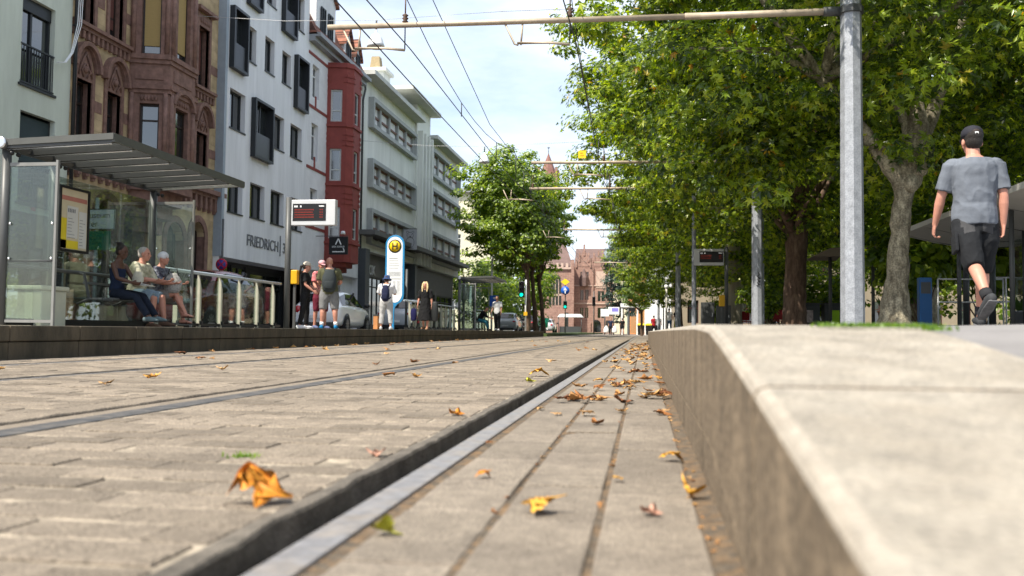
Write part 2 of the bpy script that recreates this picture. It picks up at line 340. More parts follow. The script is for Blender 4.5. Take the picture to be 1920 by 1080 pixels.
# rails: raised band, dark flange groove, worn steel head
RAILS = [(-.62, -.576, -.506, -.436, 'grooved tram rail running just left of the right-hand kerb, with a wide dark groove', .007),
         (-2.20, -2.03, -1.99, -1.795, 'grooved tram rail second from the right kerb, with a blue-grey strip beside it', .003),
         (-3.76, -3.70, -3.635, -3.605, 'grooved tram rail in the middle of the paving, its groove a thick black line', .003),
         (-5.07, -5.00, -4.96, -4.905, 'grooved tram rail closest to the left platform wall, littered with leaves', .003)]
for a, b, c, d, lab, up in RAILS:
    t = thing('tram_rail', lab, 'tram rail', ((a + d) / 2, 60, 0), 0, 'tram rails'); o = (a + d) / 2
    def seg(x0, x1, z0, z1, nm, mat, bev=0):
        m = MB(); m.box(x0 - o, x1 - o, -63, 60, z0, z1); return m.build(nm, mat, t, bev)
    seg(b, c, -.075, -.042, 'groove', grime)
    m = MB(); rg_ = random.Random(int(-a * 100)); ys_ = [-63.] + [-60.5 + .07 * i for i in range(340)] + [-30., 0., 60.]; n_ = len(ys_); vs_ = []      # crumbling edge of the band
    for q in ys_:
        near = q < -36; j = rg_.gauss(0, .0028) if near else 0; jz = rg_.gauss(0, .0012) if near else 0
        if near and rg_.random() < .06: j -= .010
        vs_ += [(a - o, q, -.03), (a - o, q, up * .3 + jz), (a - o + (b - a) * .45, q, up + jz), (b - o + j - .004, q, up + jz), (b - o + j, q, up - .006 + jz), (b - o, q, -.05)]
    m.add(vs_, [(i * 6 + k, i * 6 + k + 1, i * 6 + 7 + k, i * 6 + 6 + k) for i in range(n_ - 1) for k in range(5)]); m.build('side_band', railside if b - a < .1 else paverm, t)
    if b < -2 and c > -2.1: seg(c, -1.915, -.05, .0, 'side_strip', paverm); c = -1.913
    seg(c, d - .006, -.05, .001, 'rail_head', stripm if b < -2 and c > -2.1 else railsteel, .003); seg(d - .006, d + .002, -.05, -.012, 'joint_strip', grime)

# right kerb: ramp that climbs from beside the camera to the platform height
KZ = [(-.8, .05), (.3, .148), (.544, .182), (.666, .197), (.765, .209), (.891, .224), (1.211, .262), (1.6, .303), (1.9, .330), (2.4, .338), (3.6, .339), (26.5, .339)]
def kz(y):
    for (a, b), (c, d) in zip(KZ, KZ[1:]):
        if y <= c: return b + (d - b) * max(0, (y - a)) / (c - a)
    return KZ[-1][1]
mb = MB(); ys = [-.8, .13]; y = 1.13
while y < 26: ys.append(y); y += 1.0
ys.append(26.4)
lz = lambda y: max(-.045, min(.097, .097 - (1.9 - y) * .12))
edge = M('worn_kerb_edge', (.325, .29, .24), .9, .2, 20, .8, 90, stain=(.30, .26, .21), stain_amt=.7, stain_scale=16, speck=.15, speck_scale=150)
for a, b in zip(ys, ys[1:]):
    n = 8 if a < 3 else 1; sub = [a + .006 + (b - a - .012) * i / n for i in range(n + 1)]; m = 7; vs = []; wv = []
    for yy in sub:
        z, l = kz(yy), lz(yy); rs = [(.132, l + .005), (.132, z - .013), (.1375, z - .004), (.149, z), (.544, z + .001), (.55, z - .02), (.55, -.05)]
        vs += [(x, yy, zz) for x, zz in rs]; wv += [(.1355, yy, -.06), (.1345, yy, l - .006), (.139, yy, l), (.5, yy, l), (.5, yy, -.06)]
    for k in range(m):
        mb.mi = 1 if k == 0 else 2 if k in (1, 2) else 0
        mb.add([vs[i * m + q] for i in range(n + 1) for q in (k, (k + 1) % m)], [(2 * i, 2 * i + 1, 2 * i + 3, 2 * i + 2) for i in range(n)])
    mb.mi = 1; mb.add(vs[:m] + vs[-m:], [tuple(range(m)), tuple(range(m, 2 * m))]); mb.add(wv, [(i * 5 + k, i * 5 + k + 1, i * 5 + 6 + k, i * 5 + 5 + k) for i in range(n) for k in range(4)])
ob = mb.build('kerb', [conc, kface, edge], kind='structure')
# pavement behind the kerb
def pz(x, y):
    return kz(y) - .004 + (.03 * min(max(x - .55, 0), 3.6) if y > 1.6 else .03 * min(max(x - .55, 0), 3.6) * max(0, (y - .9) / .7))
xs = [.55, .8, 1.2, 1.8, 2.6, 3.4, 4.2, 8, 20, 60]; yy = [-.8, .3, .66, .9, 1.13, 1.3, 1.45, 1.6, 1.85, 2.4, 3.6, 10, 26.4, 60, 150]
mb = MB(); vs = [(x, y, pz(x, y)) for y in yy for x in xs]; nx = len(xs)
mb.add(vs, [(j * nx + i, j * nx + i + 1, (j + 1) * nx + i + 1, (j + 1) * nx + i) for j in range(len(yy) - 1) for i in range(nx - 1)]); mb.build('plaza_pavement', plazam, kind='structure')
mb = MB(); mb.box(.56, .60, 26.45, 150, -.05, pz(.56, 30) - .006); mb.build('plaza_kerb', conc, kind='structure')

# left platform, its stone face in two courses
PT = .313
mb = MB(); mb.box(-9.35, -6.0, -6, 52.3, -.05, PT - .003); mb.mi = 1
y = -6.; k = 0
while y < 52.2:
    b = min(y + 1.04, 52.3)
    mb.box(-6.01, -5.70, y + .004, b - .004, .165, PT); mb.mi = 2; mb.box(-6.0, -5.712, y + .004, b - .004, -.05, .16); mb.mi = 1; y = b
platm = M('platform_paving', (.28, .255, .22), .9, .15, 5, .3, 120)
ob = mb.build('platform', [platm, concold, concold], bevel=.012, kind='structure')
mb = MB(); mb.box(-13.0, -9.36, -10, 60, -.05, .13); mb.build('street', asphalt, kind='structure')
mb = MB(); mb.box(-15.4, -13.0, -10, 74, -.05, .25); mb.build('sidewalk', M('sidewalk_slabs', (.25, .235, .22), .9, .15, 5, .3, 100), kind='structure')
mb = MB(); mb.box(-13.0, -9.36, 60, 140, -.05, .05); mb.build('street_far', asphalt, kind='structure')
bpy.data.objects['street_far'].name = 'side_street'
mb = MB(); mb.box(-9.3, -5.7, 54, 130, -.05, .16); mb.build('green_strip', M('verge', (.06, .09, .025), .95, .4, 3, .6, 60), kind='structure')
# ------------------------------------------------------------------ buildings
class Fr:
    """wall frame: a along the wall, b up, c outwards"""
    def __init__(s, o, u, n): s.o, s.u, s.n = Vector(o), Vector(u), Vector(n)
    def __call__(s, a, b, c=0.): return s.o + s.u * a + s.n * c + Vector((0, 0, b))
def fbox(mb, F, a0, a1, b0, b1, c0, c1):
    P = [F(a, b, c) for c in (c0, c1) for b in (b0, b1) for a in (a0, a1)]
    mb.add(P, [(0, 1, 3, 2), (4, 5, 7, 6), (0, 1, 5, 4), (2, 3, 7, 6), (0, 2, 6, 4), (1, 3, 7, 5)])
def facade(mb, F, a0, a1, b0, b1, holes, depth=.22, rmi=None):
    A = sorted({a0, a1, *[h[0] for h in holes], *[h[1] for h in holes]}); B = sorted({b0, b1, *[h[2] for h in holes], *[h[3] for h in holes]})
    A = [a for a in A if a0 <= a <= a1]; B = [b for b in B if b0 <= b <= b1]
    for i in range(len(A) - 1):
        for j in range(len(B) - 1):
            ca, cb = (A[i] + A[i + 1]) / 2, (B[j] + B[j + 1]) / 2
            if any(h[0] < ca < h[1] and h[2] < cb < h[3] for h in holes): continue
            mb.quad(F(A[i], B[j]), F(A[i + 1], B[j]), F(A[i + 1], B[j + 1]), F(A[i], B[j + 1]))
    k = mb.mi
    if rmi is not None: mb.mi = rmi
    for h in holes:
        p = [(h[0], h[2]), (h[1], h[2]), (h[1], h[3]), (h[0], h[3])]
        for q in range(4):
            (x, y), (X, Y) = p[q], p[(q + 1) % 4]; mb.quad(F(x, y), F(X, Y), F(X, Y, -depth), F(x, y, -depth))
    mb.mi = k
def shell(mb, F, a0, a1, b0, b1, dep):
    """back, sides and flat top behind a facade"""
    mb.quad(F(a0, b0), F(a0, b1), F(a0, b1, -dep), F(a0, b0, -dep)); mb.quad(F(a1, b0), F(a1, b0, -dep), F(a1, b1, -dep), F(a1, b1))
    mb.quad(F(a0, b1), F(a1, b1), F(a1, b1, -dep), F(a0, b1, -dep)); mb.quad(F(a0, b0, -dep), F(a0, b1, -dep), F(a1, b1, -dep), F(a1, b0, -dep))
curtain = M('curtain', (.35, .33, .29), .95, .25, 6, stretch=(1, 9, .4))
def window(F, h, parent, fm, depth=.2, mv=(.5,), mh=(), fw=.06, pane=None, inner=None, label=None):
    a0, a1, b0, b1 = h; mb = MB(); c = -depth + .002; t = .06
    fbox(mb, F, a0, a0 + fw, b0, b1, c, c + t); fbox(mb, F, a1 - fw, a1, b0, b1, c, c + t)
    fbox(mb, F, a0 + fw, a1 - fw, b0, b0 + fw, c, c + t - .002); fbox(mb, F, a0 + fw, a1 - fw, b1 - fw, b1, c, c + t - .002)
    for f in mv: x = a0 + (a1 - a0) * f; fbox(mb, F, x - fw * .5, x + fw * .5, b0 + fw, b1 - fw, c, c + t - .004)
    for f in mh: z = b0 + (b1 - b0) * f; fbox(mb, F, a0 + fw, a1 - fw, z - fw * .4, z + fw * .4, c, c + t - .006)
    o = mb.build('window', fm, parent, label=label)
    mb = MB(); mb.quad(F(a0 + .01, b0 + .01, c + .015), F(a1 - .01, b0 + .01, c + .015), F(a1 - .01, b1 - .01, c + .015), F(a0 + .01, b1 - .01, c + .015)); mb.build('pane', pane or wglass, o)
    return o
def archfill(mb, F, a0, a1, b1, rise, c0=0., c1=-.22, n=10):
    """fills the corners above a round head inside a rectangular hole whose top is b1"""
    m, hw = (a0 + a1) / 2, (a1 - a0) / 2
    arc = [(m - hw * math.cos(math.pi * i / n), b1 - rise + rise * math.sin(math.pi * i / n)) for i in range(n + 1)]
    for (x, y), (X, Y) in zip(arc, arc[1:]):
        mb.quad(F(x, y, c0 + .001), F(X, Y, c0 + .001), F(X, b1, c0 + .001), F(x, b1, c0 + .001)); mb.quad(F(x, y, c0), F(X, Y, c0), F(X, Y, c1), F(x, y, c1))
def archband(mb, F, a0, a1, b, rise, w, c0, c1, n=12, deg=180):
    m, hw = (a0 + a1) / 2, (a1 - a0) / 2; an = [math.pi * (.5 - deg / 360) + math.pi * deg / 180 * i / n for i in range(n + 1)]
    for t, T in zip(an, an[1:]):
        P = []
        for c in (c0, c1):
            for q in (t, T): P += [F(m - hw * math.cos(q), b + rise * math.sin(q), c), F(m - (hw + w) * math.cos(q), b + (rise + w) * math.sin(q), c)]
        mb.add(P, [(0, 1, 3, 2), (4, 5, 7, 6), (0, 2, 6, 4), (1, 3, 7, 5), (0, 1, 5, 4), (2, 3, 7, 6)])
def left(x): return Fr((x, 0, 0), (0, 1, 0), (1, 0, 0))
L15 = left(-15.)

# A: cream stucco house with a dark brick ground floor
stucco = M('cream_stucco', (.58, .62, .53), .92, .07, 2, .25, 90, stain=(.42, .45, .37), stain_amt=.45, stain_scale=1.5, stretch=(1, 1, .2))
dkframe = M('anthracite_frame', (.022, .025, .028), .45, .1)
brickd = block_mat('dark_brick', (.115, .10, .092), (.07, .064, .062), (.17, .16, .15), .24, .075, 'yz', .9, .010, .5, .25)
t = thing('cream_house', 'cream rendered house with dark brick ground floor and black balcony rails at the left edge', 'house', (-15, 17, .25))
t.location = (0, 0, 0)
mb = MB(); H = [(19.8, 21.03, 6.2, 8.4), (19.85, 21.16, 3.3, 5.55), (16.4, 17.9, 6.2, 8.4), (16.4, 17.9, 3.3, 5.55), (19.8, 21.0, 9.3, 11.4)]
facade(mb, L15, 8, 21.72, 3.08, 12.4, H, .24); shell(mb, L15, 8, 21.72, .2, 12.4, 11); mb.build('wall', stucco, t)
mb = MB(); H2 = [(20.0, 21.1, .3, 2.55), (15.5, 18.2, .6, 2.6)]; facade(mb, left(-15.04), 8, 21.72, .2, 3.08, H2, .2); mb.quad(L15(8, 3.08, 0), L15(21.72, 3.08, 0), L15(21.72, 3.08, -.04), L15(8, 3.08, -.04)); mb.build('brick_base', brickd, t)
shut = M('dark_shutter', (.028, .045, .05), .6, .15, 4, stretch=(1, 1, 30))
for i, h in enumerate(H):
    w = window(L15, h, t, dkframe, .2, (.42,), (), .07)
    mb = MB()
    if i in (1, 3): fbox(mb, L15, h[0] + .02, h[1] - .02, h[2] + .9, h[3] - .02, -.17, -.14); mb.build('shutter', shut, w)
    else:
        fbox(mb, L15, h[0] + .02, h[1] - .02, h[3] - .32, h[3] - .01, -.16, -.1); mb.build('blind_box', dkframe, w)
        mb = MB(); fbox(mb, L15, h[0] + .66, h[1] - .09, h[2] + .1, h[3] - .35, -.22, -.215); mb.build('curtain', curtain, w)
    mb = MB(); z = h[2] + 1.0
    fbox(mb, L15, h[0] - .02, h[1] + .02, z - .04, z, -.04, 0.01); fbox(mb, L15, h[0] - .02, h[1] + .02, h[2] + .03, h[2] + .07, -.04, 0.01)
    k = h[0] + .02
    while k < h[1]: fbox(mb, L15, k, k + .016, h[2] + .07, z - .04, -.03, -.01); k += .093
    mb.build('balcony_rail', dkframe, t)
    mb = MB(); fbox(mb, L15, h[0] - .08, h[1] + .08, h[2] - .06, h[2], -.2, .05); mb.build('sill', dkframe, t)
for h in H2: window(left(-15.04), h, t, dkframe, .18, (.5,), ())
mb = MB(); fbox(mb, L15, 20.35, 20.5, 3.15, 3.27, 0, .03); mb.build('alarm_box', M('red_plastic', (.5, .02, .02), .4, .05), t)
t2 = thing('downpipe', 'thin black downpipe between the cream house and the brownstone', 'downpipe', (-14.92, 21.78, .25))
mb = MB(); mb.cyl((0, 0, 0), (0, 0, 14.5), .05); mb.build('pipe', black, t2); mb = MB(); [mb.box(-.07, .07, -.07, .07, z, z + .03) for z in (2, 5, 8, 11)]; mb.build('bracket', dkframe, t2)
mb = MB(); p = [(-14.86, 21.55, 15), (-14.84, 21.6, 11), (-14.83, 21.75, 9.4), (-14.84, 21.72, 8.3), (-14.85, 21.5, 7.45), (-14.86, 21.25, 7.12), (-14.9, 21.0, 7.05)]
for k in range(3): mb.tube([(x + .02 * k, y + .05 * k * (1 if z > 8 else .2), z) for x, y, z in p], .012)
tag(mb.build('hanging_cable', white), 'bundle of white cables hanging down the joint beside the cream house', 'cable')

# B: brownstone house
sandst = block_mat('yellow_sandstone', (.52, .39, .235), (.43, .325, .19), (.34, .255, .16), .62, .34, 'yz', .92, .006, .25, .24)
redst = M('red_sandstone', (.215, .125, .10), .9, .34, 5, .5, 40, stain=(.20, .12, .09), stain_amt=.55, stain_scale=2.2)
XB = -15.25; LB = left(XB)
t = thing('brownstone_house', 'old red and yellow sandstone house with arched window hoods and a projecting oriel', 'house')
H = [(22.3, 23.0, 5.2, 7.05), (23.72, 24.42, 5.2, 7.05), (28.95, 29.72, 5.2, 7.05), (22.3, 23.0, 8.65, 10.9), (23.72, 24.42, 8.65, 10.9), (28.95, 29.72, 8.65, 10.75)]
G = [(23.45, 24.4, .9, 3.95), (24.75, 25.7, .9, 3.85), (27.2, 28.3, .4, 3.75), (28.8, 29.75, .9, 3.95)]
mb = MB(); facade(mb, LB, 21.82, 30.9, .2, 13.4, H + G, .34, 1)
for h in G: archfill(mb, LB, h[0], h[1], h[3], (h[1] - h[0]) / 2, 0, -.34)
shell(mb, LB, 21.82, 30.9, .2, 13.4, 11); mb.build('wall', [sandst, redst], t)
wf = M('dark_wood_frame', (.03, .02, .016), .5, .2)
for i, h in enumerate(H):
    w = window(LB, h, t, wf, .3, (.5,), (.68,) if i < 3 else (.3,), .07)
    if i > 2:
        mb = MB(); fbox(mb, LB, h[0] + .02, h[1] - .02, h[2] + .35 + .2 * (i % 2), h[3], -.27, -.25); mb.build('blind', M('red_brown_blind', (.13, .05, .04), .8, .2, 5, stretch=(1, 1, 14)), w)
for h in G: window(LB, h, t, wf, .32, (.5,), (.62,), .06)
mb = MB()
def hood(F, h):                                   # red jambs, carved tympanum and arched hood over a window
    a0, a1, b0, b1 = h
    fbox(mb, F, a0 - .13, a0, b0 - .12, b1 + .3, -.1, .05); fbox(mb, F, a1, a1 + .13, b0 - .12, b1 + .3, -.1, .05)
    m = (a0 + a1) / 2; hw = (a1 - a0) / 2
    pts = [(a0 - .01, b1)] + [(m - hw * math.cos(math.pi * i / 8), b1 + .30 + .62 * math.sin(math.pi * i / 8)) for i in range(9)] + [(a1 + .01, b1)]
    mb.prism(pts, F, -.2, .045)
    for s in (-1, 1):                              # carved tracery
        mb.tube([F(m + s * hw * .85, b1 + .1, .06), F(m + s * hw * .6, b1 + .42, .08), F(m, b1 + .78, .07)], .03, 5); mb.tube([F(m + s * hw * .2, b1 + .08, .06), F(m + s * hw * .55, b1 + .25, .085), F(m + s * hw * .1, b1 + .45, .06)], .026, 5)
    mb.ell(F(m, b1 + .3, .06), .07, .1, .1, 8, 5)
    archband(mb, F, a0 - .14, a1 + .14, b1 + .3, .64, .12, -.02, .2, 12); archband(mb, F, a0 - .1, a1 + .1, b1 + .3, .6, .09, -.02, .11, 12)
for h in H[:3]: hood(LB, h)
def sillband(F, a0, a1, b, n):
    fbox(mb, F, a0, a1, b - .1, b, -.02, .2); fbox(mb, F, a0 + .02, a1 - .02, b - .2, b - .1, -.02, .12)
    for i in range(n): x = a0 + .06 + (a1 - a0 - .12) * i / (n - 1); fbox(mb, F, x - .05, x + .05, b - .42, b - .2, -.02, .1)
sillband(LB, 22.0, 24.72, 8.6, 13); sillband(LB, 28.6, 30.1, 8.6, 7)
for h in H[3:]:
    fbox(mb, LB, h[0] - .13, h[0], h[2] - .02, h[3] + .5, -.1, .05); fbox(mb, LB, h[1], h[1] + .13, h[2] - .02, h[3] + .5, -.1, .05); fbox(mb, LB, h[0], h[1], h[3], h[3] + .42, -.1, .05); fbox(mb, LB, h[0] - .28, h[1] + .28, h[3] + .5, h[3] + .62, -.02, .22)
    for k in range(5): mb.ell(LB((h[0] + h[1]) / 2 + (k - 2) * .14, h[3] + .2, .05), .05, .07, .1, 6, 5)
fbox(mb, LB, 21.82, 30.9, 4.98, 5.14, -.02, .26); fbox(mb, LB, 21.82, 30.9, 4.86, 4.98, -.02, .15)   # first-floor string course on corbels
x = 22.0
while x < 30.8: fbox(mb, LB, x, x + .15, 4.42, 4.86, -.02, .13); fbox(mb, LB, x + .02, x + .13, 4.34, 4.42, -.02, .09); x += .36
for a, b in ((21.82, 22.1), (23.2, 23.52), (24.62, 25.0), (28.0, 28.75), (29.92, 30.9)): fbox(mb, LB, a, b, 6.3, 6.62, -.02, .012); fbox(mb, LB, a, b, 9.3, 9.62, -.02, .012)
for h in G: archband(mb, LB, h[0], h[1], h[3] - (h[1] - h[0]) / 2, (h[1] - h[0]) / 2, .22, -.02, .05, 12); fbox(mb, LB, h[0] - .22, h[0], h[2], h[3] - .48, -.02, .05); fbox(mb, LB, h[1], h[1] + .22, h[2], h[3] - .48, -.02, .05)
mb.build('stone_trim', redst, t)
# oriel: near facet, front, far facet
OP = [(XB, 24.85), (-14.15, 25.2), (-14.15, 26.75), (XB, 27.1)]
def ofr(i):
    a, b = Vector((*OP[i], 0)), Vector((*OP[i + 1], 0)); u = (b - a).normalized(); n = Vector((u.y, -u.x, 0)); return Fr(a, u, n), (b - a).length
mb = MB(); ow = []
for i in range(3):
    F, ln = ofr(i); hs = [(ln * .27, ln * .76, 5.35, 7.0), (ln * .27, ln * .76, 8.5, 10.9)]; facade(mb, F, 0, ln, 4.9, 12.6, hs, .22); ow += [(F, h, k) for k, h in enumerate(hs)]
    for z0, z1, c in ((8.33, 8.48, .1), (8.2, 8.33, .05), (7.42, 7.56, .1), (7.3, 7.42, .05), (4.82, 5.0, .12)): fbox(mb, F, -.04, ln + .04, z0, z1, -.05, c)
    fbox(mb, F, ln * .15, ln * .85, 7.72, 8.08, -.05, .03)
    for sx in (.08, .92):
        for z0, z1 in ((5.0, 7.3), (8.48, 11)): mb.cyl(F(ln * sx, z0, .02), F(ln * sx, z1, .02), .07)
    if i == 1:
        archband(mb, F, ln * .16, ln * .87, 7.05, .42, .12, -.02, .13, 10)
    for k in range(5): mb.ell(F(ln * .5 + (k - 2) * ln * .09, 7.16, .01), .06, .04, .09, 6, 5)
for j, z in enumerate((4.82, 4.45, 4.05, 3.6)):   # stepped corbel below
    f = 1 - j * .24; mb.prism([(XB + (x - XB) * f, 25.97 + (y - 25.97) * (1 - j * .13)) for x, y in OP], lambda a, b, d: (a, b, d), z - .42, z)
orl = mb.build('oriel', redst, t)
rollb = M('yellow_roller_blind', (.36, .255, .10), .85, .12, 6, stretch=(1, 1, 26))
for F, h, k in ow:
    w = window(F, h, t, wf, .2, (), (.7,) if k == 0 else (), .06)
    if k == 1: mb = MB(); fbox(mb, F, h[0] + .02, h[1] - .02, h[2] + .28, h[3], -.17, -.14); mb.build('roller_blind', rollb, w)

# C: modern white office house
wht = M('white_render', (.77, .775, .785), .9, .06, 1.5, .2, 80, stain=(.55, .555, .56), stain_amt=.5, stain_scale=1.6, stretch=(1, 1, .12))
t = thing('white_office_building', 'plain white modern building with black projecting window boxes and grey lettering', 'building')
NW = [(30.95, 32.25, 7.65, 9.1), (34.78, 36.02, 7.7, 9.1), (36.7, 38.0, 7.7, 9.1), (32.15, 33.1, 10.55, 11.9), (33.92, 34.85, 10.6, 12.0), (35.65, 36.6, 10.6, 11.95),
      (30.95, 32.2, 4.55, 5.85), (32.85, 34.2, 4.58, 5.92), (34.8, 36.15, 4.58, 5.95), (36.9, 38.2, 4.58, 5.95), (34.0, 34.9, 13.4, 14.9), (37.1, 38.0, 13.4, 14.9)]
BW = [(32.78, 34.55, 6.9, 9.2), (30.8, 32.05, 9.8, 12.1), (36.95, 38.3, 9.85, 12.15), (35.45, 36.85, 12.7, 14.9), (32.1, 33.3, 12.65, 14.9)]
mb = MB(); facade(mb, L15, 30.45, 38.62, 2.86, 15.7, NW + BW, .27); shell(mb, L15, 30.45, 38.62, .2, 15.7, 12)
mb.quad(L15(30.45, 2.86), L15(38.62, 2.86), L15(38.62, 2.86, -1), L15(30.45, 2.86, -1)); mb.build('wall', wht, t)
for h in NW: window(L15, h, t, dkframe, .25, (.55,), (), .07); mb = MB(); fbox(mb, L15, h[0] - .02, h[1] + .02, h[2] - .05, h[2], -.24, .04); mb.build('sill', dkframe, t)
for a0, a1, b0, b1 in BW:
    mb = MB(); w = .1
    for q in ((a0, a0 + w, b0, b1), (a1 - w, a1, b0, b1), (a0 + w, a1 - w, b0, b0 + w), (a0 + w, a1 - w, b1 - w, b1)): fbox(mb, L15, *q, -.2, .2)
    bx = mb.build('window_box', dkframe, t)
    mb = MB(); mb.quad(L15(a0 + .05, b0 + .05, -.12), L15(a1 - .05, b0 + .05, -.12), L15(a1 - .05, b1 - .05, -.12), L15(a0 + .05, b1 - .05, -.12)); mb.build('pane', wglass, bx)
    mb = MB(); fbox(mb, L15, a0 + w, a1 - w, b0 + w, b0 + 1.0, .08, .12); fbox(mb, L15, (a0 + a1) / 2 - .03, (a0 + a1) / 2 + .03, b0 + 1.0, b1 - w, -.1, -.03); mb.build('balustrade', M('anthracite_panel', (.016, .017, .02), .35, .1), bx)
F = left(-15.9); mb = MB(); SH = [(30.7, 32.0, .4, 2.75), (32.1, 33.3, .4, 2.75), (33.4, 34.6, .4, 2.75), (35.0, 38.3, .4, 2.6)]; facade(mb, F, 30.45, 38.62, .2, 2.86, SH, .1); mb.build('shop_wall', M('dark_shop_wall', (.02, .02, .022), .5, .1), t)
warm = M('lit_shop_interior', (.32, .22, .08), .8, .5, 3)
for h in SH: window(F, h, t, dkframe, .1, (.5,), (.72,), .09)
mb = MB(); fbox(mb, L15, 30.42, 30.6, 2.86, 15.7, -.3, .06); mb.build('corner_pipe', M('blue_grey_metal', (.30, .35, .40), .5, .08), t)
lt = M('sign_letter_grey', (.15, .155, .165), .6, .05)
text_mesh('lettering', 'FRIEDRICH', .62, lt, t, mtx_facing((-14.985, 32.62, 3.46), (0, 1, 0), (0, 0, 1)), .015, sx=1.02)
text_mesh('lettering', '3', .62, lt, t, mtx_facing((-14.985, 36.12, 3.46), (0, 1, 0), (0, 0, 1)), .015)
mb = MB(); fbox(mb, L15, 35.83, 35.89, 3.3, 4.15, 0, .03); mb.build('lettering', lt, t)

# D: white house with red oriel, red string lines and a tiled mansard
redp = M('brick_red_paint', (.235, .052, .042), .75, .13, 3, .2, 60)
t = thing('red_oriel_house', 'narrow white house with a tall brick red oriel and red string lines', 'house')
wh2 = M('white_plaster', (.74, .74, .745), .9, .07, 2, .25, 70, stain=(.42, .43, .44), stain_amt=.3, stain_scale=.8)
H = [(39.15, 40.0, 8.0, 9.7), (39.15, 40.0, 10.9, 12.4), (39.15, 40.0, 5.1, 6.7), (43.9, 44.8, 8.0, 9.7), (43.9, 44.8, 10.9, 12.4), (43.9, 44.8, 5.1, 6.7)]
mb = MB(); facade(mb, L15, 38.62, 46.32, 3.0, 13.6, H, .25); facade(mb, left(-15.3), 38.62, 46.32, .2, 3.0, [(38.9, 41.4, .4, 2.7), (43.2, 44.4, .3, 2.6)], .3); mb.quad(L15(38.62, 3), L15(46.32, 3), L15(46.32, 3, -.4), L15(38.62, 3, -.4)); shell(mb, L15, 38.62, 46.32, .2, 13.6, 11); mb.build('wall', wh2, t)
for h in H + [(38.9, 41.4, .4, 2.7), (43.2, 44.4, .3, 2.6)]: window(L15 if h[2] > 3 else left(-15.3), h, t, white if h[2] > 3 else dkframe, .22, (.5,), (.7,), .07)
for z in (12.75, 10.35, 7.55, 4.85):
    for a, b in ((38.62, 41.1), (43.2, 46.32)): mb = MB(); fbox(mb, L15, a, b, z, z + .13, -.02, .03); mb.build('string_line', redp, t)
for z in (10.48, 7.68, 4.98): mb = MB(); fbox(mb, L15, 39.5, 39.65, z, z + .5, -.02, .03); mb.build('string_line', redp, t)
mb = MB(); fbox(mb, L15, 38.62, 46.32, 13.5, 13.68, -.1, .55); fbox(mb, L15, 38.62, 46.32, 13.3, 13.5, -.1, .3); mb.build('eaves', M('grey_zinc', (.26, .27, .28), .5, .1), t)
OP = [(-15.02, 41.12), (-14.1, 41.3), (-13.85, 41.6), (-13.85, 42.75), (-14.1, 43.05), (-15.02, 43.2)]
mb = MB(); ow = []
for i in range(5):
    a, b = Vector((*OP[i], 0)), Vector((*OP[i + 1], 0)); u = (b - a).normalized(); F = Fr(a, u, Vector((u.y, -u.x, 0))); ln = (b - a).length
    hs = [(ln * .2, ln * .78, z0, z1) for z0, z1 in ((10.2, 11.75), (7.35, 8.9), (4.6, 6.1))] if i in (0, 2, 4) else []
    facade(mb, F, 0, ln, 3.7, 12.95, hs, .16); ow += [(F, h) for h in hs]
    for z in (12.8, 9.95, 7.12, 4.35): fbox(mb, F, -.03, ln + .03, z, z + .12, -.02, .07)
    for z in (12.1, 12.35, 9.05, 9.3, 9.55, 6.25, 6.5, 6.75):
        for q0, q1 in ((0, .16), (.84, 1)) if hs else ((0, 1),): fbox(mb, F, ln * q0, ln * q1, z, z + .13, -.02, .035)
for j in range(4): mb.prism([(-15.02 + (x + 15.02) * (1 - j * .22), 42.15 + (y - 42.15) * (1 - j * .12)) for x, y in OP], lambda a, b, d: (a, b, d), 3.7 - .22 * (j + 1), 3.7 - .22 * j)
mb.prism(OP, lambda a, b, d: (a, b, d), 12.95, 13.05); mb.build('oriel', redp, t)
for F, h in ow: window(F, h, t, M('pale_window_frame', (.5, .52, .5), .5, .05), .14, (), (.35,), .08)
tile = block_mat('red_roof_tile', (.30, .13, .085), (.22, .09, .06), (.09, .045, .035), .22, .3, 'yz', .85, .03, .8, .3)
mb = MB(); mb.prism([(-14.6, 13.6), (-15.8, 15.8), (-18.5, 17.5), (-22, 13.6)], lambda a, b, d: (a, d, b), 38.62, 46.32); mb.build('roof', tile, t)
mb = MB()
def dormer(y0, y1, zb, zt, x0=-14.95, x1=-17.5):
    m = (y0 + y1) / 2; mb.prism([(y0, zb), (y1, zb), (y1, zt - .9), (m, zt), (y0, zt - .9)], lambda a, b, d: (d, a, b), x0, x1)
dormer(39.3, 41.9, 13.6, 16.9); dormer(43.3, 44.4, 13.7, 15.6); dormer(44.9, 45.8, 13.7, 15.4); mb.build('dormer', wh2, t)
mb = MB()
for y0, y1, zt in ((39.3, 41.9, 16.9), (43.3, 44.4, 15.6), (44.9, 45.8, 15.4)):
    m = (y0 + y1) / 2
    for s, e in ((y0 - .15, -1), (y1 + .15, 1)): mb.prism([(s, zt - 1.0), (m, zt + .02), (m, zt + .14), (s, zt - .86)], lambda a, b, d: (d, a, b), -14.8, -17.6)
mb.build('dormer_roof', tile, t)
for h in ((39.8, 40.4, 14.0, 15.3), (40.8, 41.4, 14.0, 15.3), (43.55, 44.15, 13.9, 14.8), (45.1, 45.6, 13.9, 14.7)): window(left(-14.72), h, t, dkframe, .2, (.5,), (), .05)
